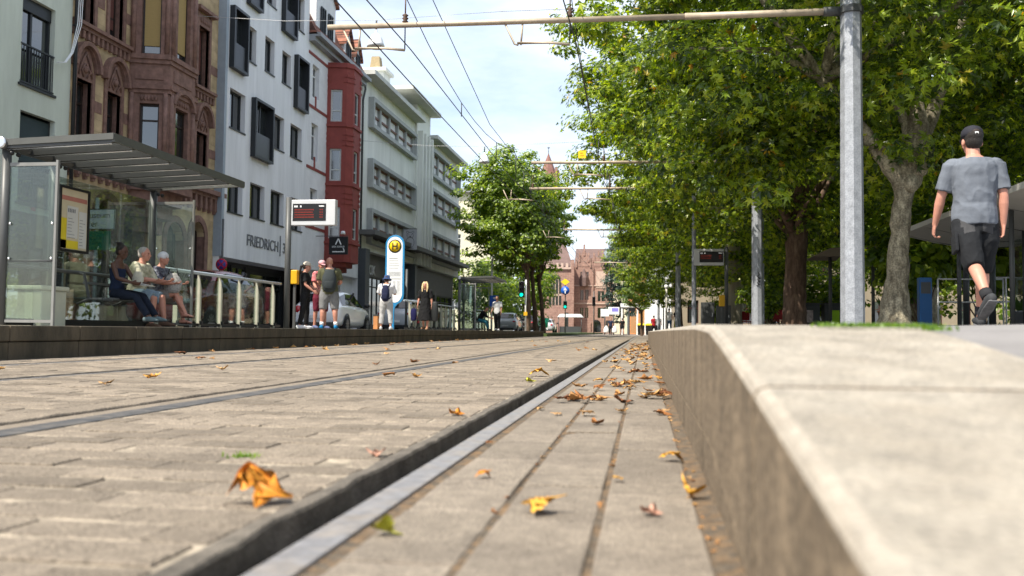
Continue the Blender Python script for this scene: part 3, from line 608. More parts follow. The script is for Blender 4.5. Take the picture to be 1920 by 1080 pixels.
# black shop sign with a white triangle mark
t = thing('shop_sign', 'square black hanging sign with a white open triangle under the red oriel', 'sign', (-13.9, 40.0, 3.72))
mb = MB(); mb.box(-.45, .45, -.04, .04, 0, .82); mb.build('board', black, t, .01); mb = MB(); mb.box(-1.1, .45, -.02, .02, .84, .87); mb.build('bracket', dgrey, t)
mb = MB(); Y = -.045
def stroke(pts, w):
    for (x, z), (X, Z) in zip(pts, pts[1:]):
        d = Vector((X - x, 0, Z - z)); nrm = Vector((-d.z, 0, d.x)).normalized() * w / 2
        for yy in (Y,): mb.add([Vector((x, yy, z)) + nrm, Vector((X, yy, Z)) + nrm, Vector((X, yy, Z)) - nrm, Vector((x, yy, z)) - nrm], [(0, 1, 2, 3)])
stroke([(-.13, .46), (0, .74), (.13, .46)], .05); stroke([(.24, .30), (.3, .13), (-.28, .13)], .045)
for zz in (.385, .34): stroke([(-.3, zz), (-.12, zz)], .015); stroke([(-.08, zz), (.3, zz)], .015)
mb.build('emblem', white, t)
mb = MB(); mb.lathe([(0, 0), (.08, -.02), (.12, -.16), (0, -.16)], (.2, 0, 1.1)); mb.build('spotlight', white, t)

# E: pale modernist block with window bands and a finned stair tower
t = thing('modernist_building', 'long pale grey modernist block with wide window bands, a finned tower and flat overhanging roofs', 'building')
pale = M('pale_grey_green_render', (.73, .74, .69), .9, .06, 1.2, .2, 60, stain=(.46, .475, .42), stain_amt=.5, stain_scale=1.1, stretch=(1, 1, .15))
mb = MB(); LW = [(47.85, 57.15, 11.6, 12.85), (47.85, 57.15, 8.3, 9.45), (47.85, 57.15, 5.2, 6.7)]; RW = [(62.1, 71.4, 11.35, 12.9), (62.1, 71.4, 8.7, 10.1), (62.1, 71.4, 5.3, 7.05)]
facade(mb, L15, 46.32, 57.8, 4.6, 13.95, LW, .35); facade(mb, L15, 61.5, 72.4, 4.6, 13.7, RW, .35); shell(mb, L15, 46.32, 57.8, 4.6, 13.95, 12); shell(mb, L15, 61.5, 72.4, 4.6, 13.7, 12)
mb.quad(L15(46.32, 4.6), L15(72.4, 4.6), L15(72.4, 4.6, -.5), L15(46.32, 4.6, -.5)); mb.build('wall', pale, t)
mb = MB(); fbox(mb, L15, 57.8, 61.5, 4.6, 15.2, -8, .15); fbox(mb, L15, 54.3, 57.8, 14.4, 15.3, -7, -1.6)
for k in range(4): fbox(mb, L15, 58.05 + k * .93, 58.3 + k * .93, 4.6, 13.5, .1, .5)
mb.build('stair_tower', pale, t)
mb = MB(); [fbox(mb, L15, 58.45 + k * .93, 58.8 + k * .93, z, z + 2.0, .14, .16) for k in range(3) for z in (5.4, 8.4, 11.2)]; mb.build('slit_window', wglass, t)
mb = MB(); fbox(mb, L15, 46.32, 57.8, 13.95, 14.2, -12, .75); fbox(mb, L15, 61.5, 72.5, 13.7, 13.95, -12, .7); fbox(mb, L15, 54.0, 61.8, 15.2, 15.45, -8, .85); mb.build('roof', M('pale_roof_slab', (.5, .51, .48), .85, .1, 2), t)
mb = MB(); fbox(mb, L15, 54.4, 55.9, 15.45, 16.5, -2.6, -1.2); fbox(mb, L15, 54.2, 56.1, 16.5, 16.7, -2.8, -1.0); ch = mb.build('chimney', pale, t)
mb = MB(); c = L15(55.15, 16.7, -1.9); mb.loft([c, c + Vector((0, 0, .9))], [.5, .36], 4, True, False, smooth=False, phase=R(45)); mb.build('chimney_pot', M('yellow_brick', (.33, .26, .15), .9, .2, 8), ch)
frm = M('window_surround', (.36, .38, .37), .8, .08); mull = M('red_brown_mullion', (.16, .085, .065), .7, .15); blind = M('white_blind', (.68, .68, .68), .8, .04)
for (a0, a1, b0, b1), n in [(h, 5) for h in LW] + [(h, 4) for h in RW]:
    mb = MB(); w = .22
    for q in ((a0 - w, a0, b0 - w, b1 + w), (a1, a1 + w, b0 - w, b1 + w), (a0, a1, b0 - w, b0), (a0, a1, b1, b1 + w)): fbox(mb, L15, *q, -.05, .32)
    s = mb.build('window', frm, t, label='wide banded window with a protruding frame')
    zm = (b0 + b1) / 2
    for i in range(n + 1): x = a0 + (a1 - a0) * i / n; mb = MB(); fbox(mb, L15, max(a0, x - .11), min(a1, x + .11), b0, b1, -.1, .1); mb.build('pier', frm, s)
    mb = MB()
    for z in (b0 + .05, zm, b1 - .05): fbox(mb, L15, a0, a1, z - .055, z + .055, -.2, .02)
    mb.build('mullion', mull, s)
    mb = MB()
    for i in range(n):
        x0, x1 = a0 + (a1 - a0) * i / n + .2, a0 + (a1 - a0) * (i + 1) / n - .2
        for z0, z1 in ((b0 + .1, zm - .05), (zm + .05, b1 - .1)): fbox(mb, L15, x0, x1, z0, z1, -.09, -.06)
    mb.build('blind', blind, s)
F = left(-15.4); mb = MB(); SH = [(47.5, 49.2, .4, 3.3), (49.6, 52.5, .5, 3.3), (53.2, 57.6, .5, 2.9), (58.4, 60.5, .3, 2.9), (61.2, 66, .5, 2.9), (66.6, 71.8, .5, 2.9)]
facade(mb, F, 46.32, 72.4, .2, 4.6, SH, .15); mb.quad(F(72.4, .2), F(72.4, 4.6), F(72.4, 4.6, -8), F(72.4, .2, -8)); mb.build('shop_wall', M('dark_fascia', (.075, .075, .072), .6, .12), t)
mb = MB(); fbox(mb, L15, 46.32, 72.6, 4.35, 4.6, -.3, .9); mb.build('canopy', M('canopy_grey', (.12, .12, .115), .6, .1), t)
for h in SH: window(F, h, t, dkframe, .14, (.33, .66), (.8,), .08)
for q in ((46.35, 47.1, .2, 4.6, -.5, .4), (57.7, 58.2, .2, 4.6, -.5, .2)): mb = MB(); fbox(mb, L15, *q); mb.build('pillar', M('slate_pillar', (.06, .068, .075), .5, .1), t)
text_mesh('lettering', 'OL. BOX', .78, white, t, mtx_facing((-15.38, 47.8, 3.42), (0, 1, 0), (0, 0, 1)), .03, sx=.92)
mb = MB(); fbox(mb, F, 47.6, 51.6, 3.32, 4.25, 0, .012); mb.build('name_board', black, t)
mb = MB(); mb.tube([(-14.9, 46.5, 13.8), (-14.85, 46.55, 13.2), (-14.95, 46.5, 12.6), (-14.95, 46.5, .3)], .06); mb.build('downpipe', dgrey, t)
# plain sign with the outline of a bear
t = thing('bear_sign', 'pale square sign with a line drawing of a bear on the modernist block', 'sign', (-14.2, 54, 5.2))
mb = MB(); mb.box(-.42, .42, -.03, .03, 0, 1.25); mb.build('board', M('pale_board', (.34, .35, .36), .6, .08), t, .01); mb = MB(); mb.box(-.9, .42, -.02, .02, 1.27, 1.31); mb.build('bracket', dgrey, t)
mb = MB(); Y = -.034
el = lambda cx, cz, rx, rz, a0=0, a1=360, n=14: [(cx + rx * math.cos(R(a0 + (a1 - a0) * i / n)), cz + rz * math.sin(R(a0 + (a1 - a0) * i / n))) for i in range(n + 1)]
for pts in (el(0, .88, .2, .2, -60, 240), el(-.17, 1.08, .07, .07, 0, 230), el(.17, 1.08, .07, .07, -50, 180), el(0, .45, .26, .33, 60, 480 - 60), el(0, .80, .07, .05), [(-.2, .15), (-.2, .06), (-.05, .06)], [(.2, .15), (.2, .06), (.05, .06)]): stroke(pts, .022)
for x in (-.08, .08, 0): mb.ell((x, Y, .93 if x else .81), .022, .004, .022, 8, 5)
mb.build('emblem', black, t)

# F: cream building beyond the side street, town hall and spire, houses behind the trees
t = thing('cream_corner_building', 'bright cream building with plain walls beyond the side street, behind the left tree', 'building')
F = Fr((-24, 96, 0), (1, 0, 0), (0, -1, 0)); crm = M('cream_render', (.66, .62, .45), .9, .06, 1.5)
mb = MB(); HH = [(3.2, 4.4, z, z + 1.6) for z in (2.5, 5.8, 9.1)]; facade(mb, F, 0, 8.2, 0, 15.2, HH, .2); shell(mb, F, 0, 8.2, 0, 15.2, 14); mb.build('wall', crm, t); mb = MB(); fbox(mb, F, -.2, 8.5, 15.2, 15.6, -14, .5); fbox(mb, F, -.1, 8.3, 11.7, 11.85, 0, .12); mb.build('roof', M('grey_zinc', (.26, .27, .28), .5, .1), t)
for h in HH: window(F, h, t, white, .18, (.5,), (.7,))
pink = block_mat('pink_sandstone', (.30, .185, .145), (.25, .15, .12), (.34, .235, .19), .9, .4, 'xz', .9, .02, .2, .2)
pinkt = M('pale_stone_trim', (.44, .33, .27), .9, .15, 3); slate = M('slate_roof', (.13, .085, .075), .8, .2, 2); redroof = M('red_church_roof', (.20, .10, .08), .8, .2, 1.5)
t = thing('town_hall', 'pink sandstone town hall with stepped gables and a big arched window', 'town hall')
F = Fr((0, 150, 0), (1, 0, 0), (0, -1, 0)); mb = MB()
arch = (-15.6, -13.5, 4.6, 9.7); HH = [(-10.5 + .85 * i, -10.0 + .85 * i, z, z + 1.7) for i in range(2) for z in (2.6, 5.6, 8.6)] + [(-7.6, -6.5, z, z + 1.7) for z in (2.6, 5.4, 8.3)]
GH = [(-8.7, -7.0, .2, 2.3), (-6.2, -5.5, .2, 2.2), (-6.2, -5.5, 3, 4.6), (-6.2, -5.5, 6, 7.8), (-12.9, -12.3, .5, 3.4)]
facade(mb, F, -17.6, -11.6, 0, 11.0, [arch, GH[4]], .5); archfill(mb, F, arch[0], arch[1], arch[3], 1.05, 0, -.5)
F2 = Fr((0, 152, 0), (1, 0, 0), (0, -1, 0)); facade(mb, F2, -11.6, -4.9, 0, 11.2, HH + GH[:4], .4); archfill(mb, F2, -8.7, -7.0, 2.3, .85, 0, -.4)
shell(mb, F, -17.6, -11.6, 0, 11.0, 14); shell(mb, F2, -11.6, -4.9, 0, 11.2, 12)
for c, zt in ((-9.9, 14.3), (-7.5, 13.2)):        # stepped gables with pinnacles
    mb.prism([(c - 1.4, 11.2), (c + 1.4, 11.2), (c + 1.1, 12), (c + .6, 13), (c + .2, zt - .5), (c - .2, zt - .5), (c - .6, 13), (c - 1.1, 12)], F2, -.4, .05)
    for dx, z0, z1 in ((-1.3, 11, 12.6), (1.3, 11, 12.6), (-.75, 12, 13.5), (.75, 12, 13.5), (0, 13, zt + .6)): fbox(mb, F2, c + dx - .14, c + dx + .14, z0, z1, -.2, .16)
fbox(mb, F, -11.9, -11.4, 0, 12.2, -.3, .35); fbox(mb, F2, -8.55, -8.3, 0, 11.2, -.1, .25)
mb.build('wall', pink, t)
mb = MB(); fbox(mb, F, -17.8, -11.5, 10.6, 10.95, -.2, .3)
for i in range(8): fbox(mb, F, -17.6 + i * .8, -17.2 + i * .8, 10.95, 11.65, -.2, .2)
for z in (4.9, 7.9): fbox(mb, F2, -11.6, -4.9, z, z + .2, -.02, .14)
fbox(mb, F2, -7.9, -6.2, 7.6, 10.4, -.02, .06); mb.build('stone_trim', pinkt, t)
mb = MB(); m = -14.55
for x in (-15.1, -14.55, -14.0): fbox(mb, F, x - .06, x + .06, 4.6, 8.7, -.4, -.25)
fbox(mb, F, -15.6, -13.5, 6.2, 6.5, -.4, -.25); archband(mb, F, -15.1, -14.0, 8.5, .5, .09, -.4, -.25); archband(mb, F, -15.5, -13.6, 8.6, .9, .1, -.42, -.25); mb.build('tracery', pinkt, t)
for f, h in [(F, arch), (F, GH[4])] + [(F2, h) for h in HH + GH[:4]]: mb = MB(); fbox(mb, f, h[0], h[1], h[2], h[3], -.46, -.42); mb.build('window', wglass, t)
for h in HH: mb = MB(); fbox(mb, F2, (h[0] + h[1]) / 2 - .06, (h[0] + h[1]) / 2 + .06, h[2], h[3], -.38, -.2); mb.build('mullion', pinkt, t)
mb = MB(); mb.add([F(-17.6, 11, -.3), F(-11.6, 11, -.3), F(-11.6, 11, -14), F(-17.6, 11, -14), F(-15.6, 15.6, -5), F(-13.4, 15.6, -5), F(-14.5, 15.6, -10)], [(0, 1, 5, 4), (1, 2, 6, 5), (2, 3, 6), (3, 0, 4, 6), (4, 5, 6)])
mb.add([F2(-11.6, 11.2, -.3), F2(-4.9, 11.2, -.3), F2(-4.9, 14.6, -4.5), F2(-11.6, 14.6, -4.5)], [(0, 1, 2, 3)]); mb.build('roof', slate, t)
mb = MB(); mb.ell(F2(-6.0, 12.4, -1.6), 1.0, 1.0, 1.9, 12, 8); mb.build('dome', M('lead_grey', (.16, .19, .22), .5, .1), t)
mb = MB(); mb.loft([F2(-9.9, 7.9, .3), F2(-9.9, 9.3, .3), F2(-9.9, 10.9, .3)], [.7, .75, .03], 6, True, False, smooth=False); mb.build('turret', slate, t)
t = thing('church_tower', 'tall church tower with a steep red spire rising above the left tree', 'tower', (-18.2, 172, 0))
mb = MB(); mb.box(-1.9, 1.9, -1.9, 1.9, 0, 29.6); [mb.box(x - .25, x + .25, y - .25, y + .25, 29.6, 31.4) for x in (-1.7, 1.7) for y in (-1.7, 1.7)]; mb.build('shaft', pink, t)
mb = MB(); mb.loft([(0, 0, 29.6), (0, 0, 34.4)], [1.95, .05], 8, True, False, smooth=False); mb.build('spire', redroof, t)
mb = MB(); mb.cyl((0, 0, 34.3), (0, 0, 35.6), .06); mb.ell((0, 0, 35.5), .25, .1, .15); mb.build('weather_vane', dgrey, t)
beige = M('beige_plaster', (.27, .225, .16), .92, .1, 1.5, .2, 50); pwhite = M('white_plaster_far', (.70, .69, .66), .9, .05); orng = M('orange_plaster', (.55, .23, .09), .9, .08)  # beige is darkened: the trees' shade on that house is put into its colour
t = thing('beige_town_house', 'long beige plastered house with dark shuttered windows hidden behind the plane trees', 'house')
F = Fr((0, 85, 0), (1, 0, 0), (0, -1, 0)); mb = MB(); HH = [(x, x + 1.0, z, z + 2.1) for x in (4.0, 6.4, 8.8, 11.2, 13.2, 15.6, 18, 20.4, 22.8, 25.2, 27.6) for z in (1.2, 5.2, 8.6)]
facade(mb, F, 2.9, 34, 0, 11.4, HH, .25); shell(mb, F, 2.9, 34, 0, 11.4, 12); mb.build('wall', beige, t)
mb = MB(); mb.prism([(0, 11.4), (-12, 11.4), (-6, 15.5)], lambda a, b, d: F(d, b, a), 2.6, 34.3); mb.build('roof', tile, t)
for h in HH:
    w = window(F, h, t, M('dark_red_frame', (.06, .02, .016), .6, .1), .2, (.5,), (.66,))
t = thing('white_gabled_house', 'white gabled house behind the leaves, lit white, next to an orange wall', 'house')
F = Fr((0, 132, 0), (1, 0, 0), (0, -1, 0)); mb = MB(); mb.prism([(.3, 0), (4.5, 0), (4.5, 11.5), (2.6, 14.5), (.3, 11.5)], F, 0, -10); mb.build('wall', pwhite, t)
t = thing('orange_house', 'orange rendered house front left of the white gable', 'house')
mb = MB(); mb.prism([(-2.2, 0), (.29, 0), (.29, 12.4), (-.9, 13.4), (-2.2, 12.4)], F, -.5, -10); mb.build('wall', orng, t); mb = MB(); [fbox(mb, F, x, x + .5, z, z + 1.2, -.5, -.47) for x in (-1.8, -.7) for z in (3, 6, 9)]; mb.build('window', wglass, t)
t = thing('cream_narrow_house', 'narrow cream house right of the pink town hall', 'house'); F = Fr((0, 146, 0), (1, 0, 0), (0, -1, 0))
mb = MB(); facade(mb, F, -4.85, -2.6, 0, 11.8, [(-4.2, -3.4, z, z + 1.6) for z in (3, 6, 9)], .2); shell(mb, F, -4.85, -2.6, 0, 11.8, 10); mb.build('wall', crm, t)
for z in (3, 6, 9): window(F, (-4.2, -3.4, z, z + 1.6), t, white, .18)
# ------------------------------------------------------------------ overhead line
armm = M('weathered_arm', (.40, .33, .25), .55, .2, 6, .1, 60, metal=.3)
wirem = M('wire', (.05, .05, .055), .5, .1); bronze = M('insulator', (.10, .06, .04), .5, .1)
def mast(x, y, label, r0, r1, h, arm_to=None, arm_z=5.85, base=None, ns=8):
    z0 = base if base is not None else .35
    t = thing('tram_mast', label, 'mast', (x, y, z0), 0, 'tram masts')
    mb = MB(); mb.loft([(0, 0, 0), (0, 0, h)], [r0, r1], ns, True, False, smooth=False, phase=R(-3)); mb.build('pole', steel, t)
    mb = MB(); mb.loft([(0, 0, 0), (0, 0, .05)], [r0 * 1.5, r0 * 1.5], ns, True, False, smooth=False); mb.build('base_plate', steel, t)
    if arm_to is not None:
        za = arm_z - z0; L = arm_to - x
        mb = MB(); mb.tube([(-r1, 0, za), (L * .3, 0, za + .01)], .060, 10); mb.tube([(L * .3, 0, za + .01), (L, 0, za + .06)], .05, 10); a = mb.build('arm', armm, t)
        mb = MB(); mb.loft([(0, 0, za - .06), (0, 0, za + .06)], [r1 * 1.25 + .02, r1 * 1.25 + .02], ns, True, False, smooth=False, phase=R(-3)); mb.tube([(-r1 - .02, 0, za), (-r1 - .3, 0, za)], .085, 8); mb.build('clamp', dgrey, t)
        for cx in (-1.33, -4.37):
            if cx < arm_to: continue
            dx = cx - x; mb = MB(); s = .95
            mb.tube([(dx - s * 1.25, 0, za + .02), (dx - s * 1.05, 0, za - .38), (dx - s * .98, 0, za - .40)], .018, 6); mb.tube([(dx - s * .9, 0, za + .02), (dx - s * .93, 0, za - .4)], .018, 6)
            mb.tube([(dx - s, 0, za - .36), (dx - s * .4, 0, za - .37), (dx, 0, za - .42)], .026, 6)
            st = mb.build('registration_arm', armm, a)
            mb = MB(); mb.lathe([(.03, 0), (.06, .03), (.03, .06), (.06, .09), (.03, .12), (.06, .15), (.02, .18)], (dx, 0, za + .08), 10); mb.tube([(dx, 0, za + .2), (dx, 0, za + .62)], .014, 5); mb.build('insulator', bronze, a)
    return t
m1 = mast(3.50, 16.0, 'tall octagonal galvanised tram mast in front of the gnarled plane tree', .2, .155, 9.5, -5.85, 5.87)
mast(3.62, 30.0, 'grey octagonal tram mast with a dark scrawl, left of the red brown trunk', .18, .15, 9, -3.75, 5.9)
mb = MB()
sq = [(0, 0), (.1, .02), (.02, .1), (.12, .12), (.03, .2), (.13, .22), (.02, .3), (.1, .34), (.06, .42)]
for (a, b), (c, d) in zip(sq, sq[1:]): mb.tube([(-.05 + a, -.19, 1.5 + b), (-.05 + c, -.19, 1.5 + d)], .012, 4)
gr = mb.build('graffiti', black, [o for o in COL.objects if o.name.startswith('tram_mast')][1])
mast(4.45, 35.5, 'slim tram mast hidden by leaves behind the scrawled mast', .1, .08, 7.5, -4.5, 5.9, ns=12)
mast(1.85, 50, 'dark slim mast at the far end of the right platform', .15, .11, 9, -4.4, 5.9, .34, 12)
mast(2.05, 38, 'pale green grey slim pole left of the right display', .09, .08, 7.5, None, 5.9, .34, 12)
mast(1.2, 74, 'far thin mast carrying an arm over the crossing', .1, .08, 7.5, -4.0, 5.9, .2, 10)
def wire(name, pts, r, lab, n=5, mat=None):
    mb = MB(); mb.tube(pts, r, n); o = mb.build(name, mat or wirem); return tag(o, lab, 'wire')
SUP = [7, 16, 30, 35.5, 50, 74, 110]
def span(x, z, sag):
    out = []
    for a, b in zip(SUP, SUP[1:]):
        for i in range(8): t = i / 8; out.append((x, a + (b - a) * t, z - sag * (b - a) / 15 * 4 * t * (1 - t)))
    return out
for x, nm in ((-4.37, 'left-hand'), (-1.33, 'right-hand')):
    wire('contact_wire', [(x + (.12 if i % 2 else -.06), y, 5.45) for i, y in enumerate(SUP)], .011, 'thick black contact wire over the %s track' % ('far' if x < -3 else 'near'))
    t = thing('catenary_wire', 'sagging carrier wire with droppers over the %s track' % ('far' if x < -3 else 'near'), 'wire', (x, 0, 0))
    mb = MB(); P = span(0, 6.45, .75); mb.tube(P, .009, 5); mb.build('carrier_wire', wirem, t)
    for (_, y, z) in P[2::3]:
        if z > 5.55: mb = MB(); mb.tube([(0, y, z), (0, y, 5.46)], .012, 4); mb.build('dropper', wirem, t)
wire('feeder_wire', [(-4.75, 8, 5.45), (-4.75, 20, 5.35), (-4.8, 40, 5.4), (-4.8, 70, 5.4)], .012, 'thin second wire running beside the far contact wire')
wire('feeder_wire', [(-4.15, 8, 7.2), (-4.15, 16, 7.0), (-4.15, 24, 5.9), (-4.2, 45, 6.2)], .009, 'hair-thin guy wire sloping above the far track')
# bell lamps hung from cross cables
def bell(y, lab, z=9.1, x=-8.3):
    t = thing('hanging_street_lamp', lab, 'street lamp', (x, y, z), 0, 'bell lamps hung over the street')
    mb = MB(); mb.lathe([(.015, .62), (.04, .5), (.05, .44), (.13, .38), (.2, .26), (.25, .1), (.29, 0), (.27, .0), (.22, .12), (0, .2)], (0, 0, 0), 20); mb.build('shade', M('white_enamel', (.74, .75, .77), .35, .04), t)
    mb = MB(); mb.cyl((0, 0, .5), (0, 0, .85), .03); mb.build('stem', dgrey, t)
    mb = MB(); mb.lathe([(0, .02), (.12, .04), (.14, .1), (0, .12)], (0, 0, 0), 12); mb.build('lens', M('milky_lens', (.6, .6, .58), .3, .02), t)
    mb = MB(); mb.tube([(-15 - x, 0, 1.3), (-3, 0, .95), (0, 0, .86), (4, 0, .98), (11.5, 1.5, 1.5)], .008, 4); tag(mb.build('span_cable', M('pale_cable', (.5, .5, .5), .5, .05)), 'thin cable carrying the %s' % lab, 'cable'); o = COL.objects[-1]; o.location = (x, y, z)
bell(27, 'large white bell lamp above the end of the tram arm'); bell(46.5, 'white bell lamp in the sky left of the far wires'); bell(58.5, 'small white bell lamp in front of the left tree')
t = thing('yellow_tag_sign', 'small square yellow sign standing on the overhead arm', 'sign', (-2.05, 30, 5.98))
mb = MB(); mb.box(-.13, .13, -.01, .01, .1, .36); mb.build('plate', M('signal_yellow', (.75, .55, .02), .5, .05), t); mb = MB(); mb.box(-.012, .012, -.012, .012, -.04, .1); mb.build('post', dgrey, t); mb = MB(); mb.box(-.06, .02, -.014, -.011, .26, .29); mb.box(-.06, .06, -.014, -.011, .18, .21); mb.build('mark', M('worn_orange', (.6, .3, .02), .5, .05), t)

# ------------------------------------------------------------------ tram stop shelters (left platform)
louvm = glass_mat('smoked_louvre_glass', (.95, .95, .92), .12, .4, (.10, .10, .095))
def shelter(y0, lab, full=True, mirror=False):
    t = thing('tram_shelter', lab, 'shelter', (-9.08, y0, PT), 0, 'glass tram shelters on the left platform')
    L = 4.0; dep = 1.72
    mb = MB(); mb.tube([(0, -.12, 2.6), (0, L + .1, 2.6)], .085, 14); bt = mb.build('back_tube', mgrey, t)
    mb = MB(); mb.lathe([(.088, 0), (.088, -.012), (.06, -.014), (0, -.014)], (0, -.12, 2.6), 14, 'y'); mb.build('tube_cap', chrome, bt)
    for y in (0.02, 1.1, L - .02):
        mb = MB(); mb.cyl((0, y, 0), (0, y, 2.56), .065, n=14); mb.build('post', mgrey, t)
        mb = MB()
        for s in (-.07, .07): mb.ell((.13, y + s, 2.46), .035, .035, .035, 8, 6)
        mb.build('spotlight', black, t)
    n = 8                                          # overlapping curved roof louvres
    for i in range(n):
        y = -.05 + (L + .1) * i / n; w = (L + .1) / n; mb = MB()
        pr = [(y, 2.73), (y + .06, 2.765), (y + w * .6, 2.75), (y + w * 1.05, 2.70), (y + w * 1.05, 2.685), (y + w * .6, 2.732), (y + .05, 2.745), (y + .01, 2.70)]
        mb.prism(pr, lambda a, b, d: (d, a, b - .11 + .06 * (d / dep)), -.08, dep); lv = mb.build('roof_louvre', M('louvre_grey', (.20, .205, .195), .4, .12, 4), t); lv.data.materials[0] = louvm
        mb = MB(); mb.prism([(y - .03, 2.52), (y + .035, 2.52), (y + .045, 2.63), (y - .03, 2.63)], lambda a, b, d: (d, a, b + .06 * (d / dep)), .0, dep - .03); rb = mb.build('roof_rib', dgrey, t)
        mb = MB(); mb.tube([(.05, y + .01, 2.512), (dep - .05, y + .01, 2.57)], .012, 6); mb.build('bright_strip', chrome, rb)
    mb = MB(); mb.box(dep - .03, dep + .01, -.08, L + .1, 2.59, 2.71); mb.prism([(-.1, 2.56), (dep, 2.62), (dep, 2.71), (-.1, 2.65)], lambda a, b, d: (a, d, b), -.1, -.06); mb.prism([(-.1, 2.56), (dep, 2.62), (dep, 2.71), (-.1, 2.65)], lambda a, b, d: (a, d, b), L + .1, L + .14); mb.build('roof_edge', M('roof_edge_grey', (.085, .086, .078), .4, .1), t)
    for y in (0.02, L - .02):                      # end screens
        mb = MB(); mb.box(.07, .80, y - .006, y + .006, .08, 2.28); mb.build('end_pane', glass, t)
        mb = MB(); mb.box(.79, .825, y - .022, y + .022, .0, 2.36); mb.box(.07, .79, y - .02, y + .02, 2.28, 2.33); mb.box(.07, .79, y - .018, y + .018, .04, .08); mb.build('end_frame', M('end_frame_grey', (.20, .20, .19), .4, .1), t)
        for x in (.1, .76):
            for z in (.95, 1.45): mb = MB(); mb.ell((x, y - .02, z), .022, .012, .022, 8, 5); mb.build('glass_clamp', chrome, t)
    for a, b in ((0.07, 1.05), (1.16, 2.05), (2.06, 2.98), (2.99, L - .08)):
        mb = MB(); mb.box(-.045, -.035, a, b, .1, 2.35); mb.build('rear_pane', glass, t)
    mb = MB(); mb.box(-.06, -.02, .05, L - .05, .0, .1); mb.build('sole_rail', black, t)
    # bench on brackets with a rail along the back
    mb = MB()
    for k in range(5): mb.box(.18 + k * .095, .255 + k * .095, 1.75, L - .1, .43, .46)
    mb.box(.10, .12, 1.75, L - .1, .68, .72)
    mb.build('bench_slats', M('bench_wire_grey', (.10, .105, .105), .45, .1), t)
    mb = MB()
    for y in (1.78, 2.8, L - .1): mb.loft([(0, y, .86), (.1, y, .84), (.2, y, .44), (.62, y, .43)], [(.02, .035)] * 4, 6, True, False, smooth=False); mb.loft([(.2, y, .44), (.0, y, .36)], [(.02, .04)] * 2, 6, True, False)
    mb.tube([(0, .05, .87), (0, L, .86)], .028, 8); mb.build('bench_frame', mgrey, t)
    mb = MB(); mb.tube([(.08, .04, .92), (.78, .03, .92)], .022, 8); mb.build('end_rail', mgrey, t)
    return t
sh1 = shelter(11.75, 'near glass tram shelter with a louvred grey roof, three people sitting in it')
shelter(44.3, 'small far glass shelter with a dark roof, one person sitting in it')
# timetable case on the near shelter's middle post
t = thing('timetable_case', 'framed poster case with a yellow edged timetable hanging on the near shelter', 'poster case', (-8.95, 12.72, 1.47))
mb = MB()
for q in ((0, .04, 0, 1.02), (.72, .76, 0, 1.02), (.04, .72, 0, .04), (.04, .72, .98, 1.02)): mb.box(0, .07, q[0], q[1], q[2], q[3])
mb.build('frame', black, t); mb = MB(); mb.box(.0, .05, .04, .72, .04, .98); mb.build('back_sheet', M('paper_cream', (.60, .52, .36), .7, .08), t)
mb = MB(); fb = lambda y0, y1, z0, z1, mat, k=.052: None
def sheet(y0, y1, z0, z1, mat, nm, k=.052):
    m = MB(); m.quad((k, y0, z0), (k, y1, z0), (k, y1, z1), (k, y0, z1)); m.build(nm, mat, t)
yel = M('poster_yellow', (.70, .55, .03), .6, .05); pap = M('paper_white', (.62, .61, .58), .7, .05); ink = M('printed_grey', (.20, .20, .22), .7, .3, 60); pinkp = M('printed_pink', (.45, .18, .14), .7, .2)
sheet(.04, .2, .05, .52, yel, 'yellow_strip'); sheet(.04, .5, .05, .18, yel, 'yellow_strip'); sheet(.2, .48, .22, .72, pap, 'timetable_sheet', .054); sheet(.5, .70, .08, .66, pap, 'timetable_sheet', .054); sheet(.06, .7, .80, .87, pinkp, 'heading_strip', .054)
m = MB()
for y0 in (.22, .26, .30, .34, .38): m.box(.055, .056, y0, y0 + .025, .62, .68)
for k in range(9):
    for a, b in ((.22, .46), (.52, .68)): m.box(.055, .056, a, a + (b - a) * random.uniform(.4, 1), .12 + .05 * k, .128 + .05 * k) if not (a < .3 and k < 2) else None
m.build('print', ink, t)

# glass railing along the rear of the left platform
t = thing('glass_railing', 'long railing with glass panels, cream posts and a blue grey handrail along the left platform', 'railing', (-9.12, 0, PT))
cream = M('cream_post', (.40, .385, .30), .55, .1, 6)
for a, b in ((16.1, 21.9), (33.9, 43.9), (48.6, 52.2)): mb = MB(); mb.tube([(0, a, 1.12), (0, b, 1.12)], .036, 10); mb.build('handrail', M('blue_grey_rail', (.40, .44, .47), .35, .08, metal=.3), t)
y = 16.7; posts = []
while y < 52.2:
    if not (43.5 < y < 48.7 or 22 < y < 33.8): posts.append(y)
    y += .95
for y in posts:
    mb = MB(); mb.prism([(-.04, 0), (.05, 0), (.05, .8), (.02, .98), (.0, 1.1), (-.03, 1.1), (-.04, .9)], lambda a, b, d: (a, d, b), y - .015, y + .015); mb.build('post', cream, t)
    mb = MB(); mb.box(.04, .09, y - .03, y + .03, .05, .13); mb.build('post_foot', black, t)
for a, b in zip(posts, posts[1:]):
    if b - a < 1.2: mb = MB(); mb.box(-.012, .0, a + .06, b - .06, .1, 1.0); mb.build('panel', glass, t)
mb = MB(); mb.box(-.03, .02, 16.1, 21.9, .02, .08); mb.box(-.03, .02, 33.9, 43.9, .02, .08); mb.box(-.03, .02, 48.6, 52.2, .02, .08); mb.build('sole_rail', black, t)

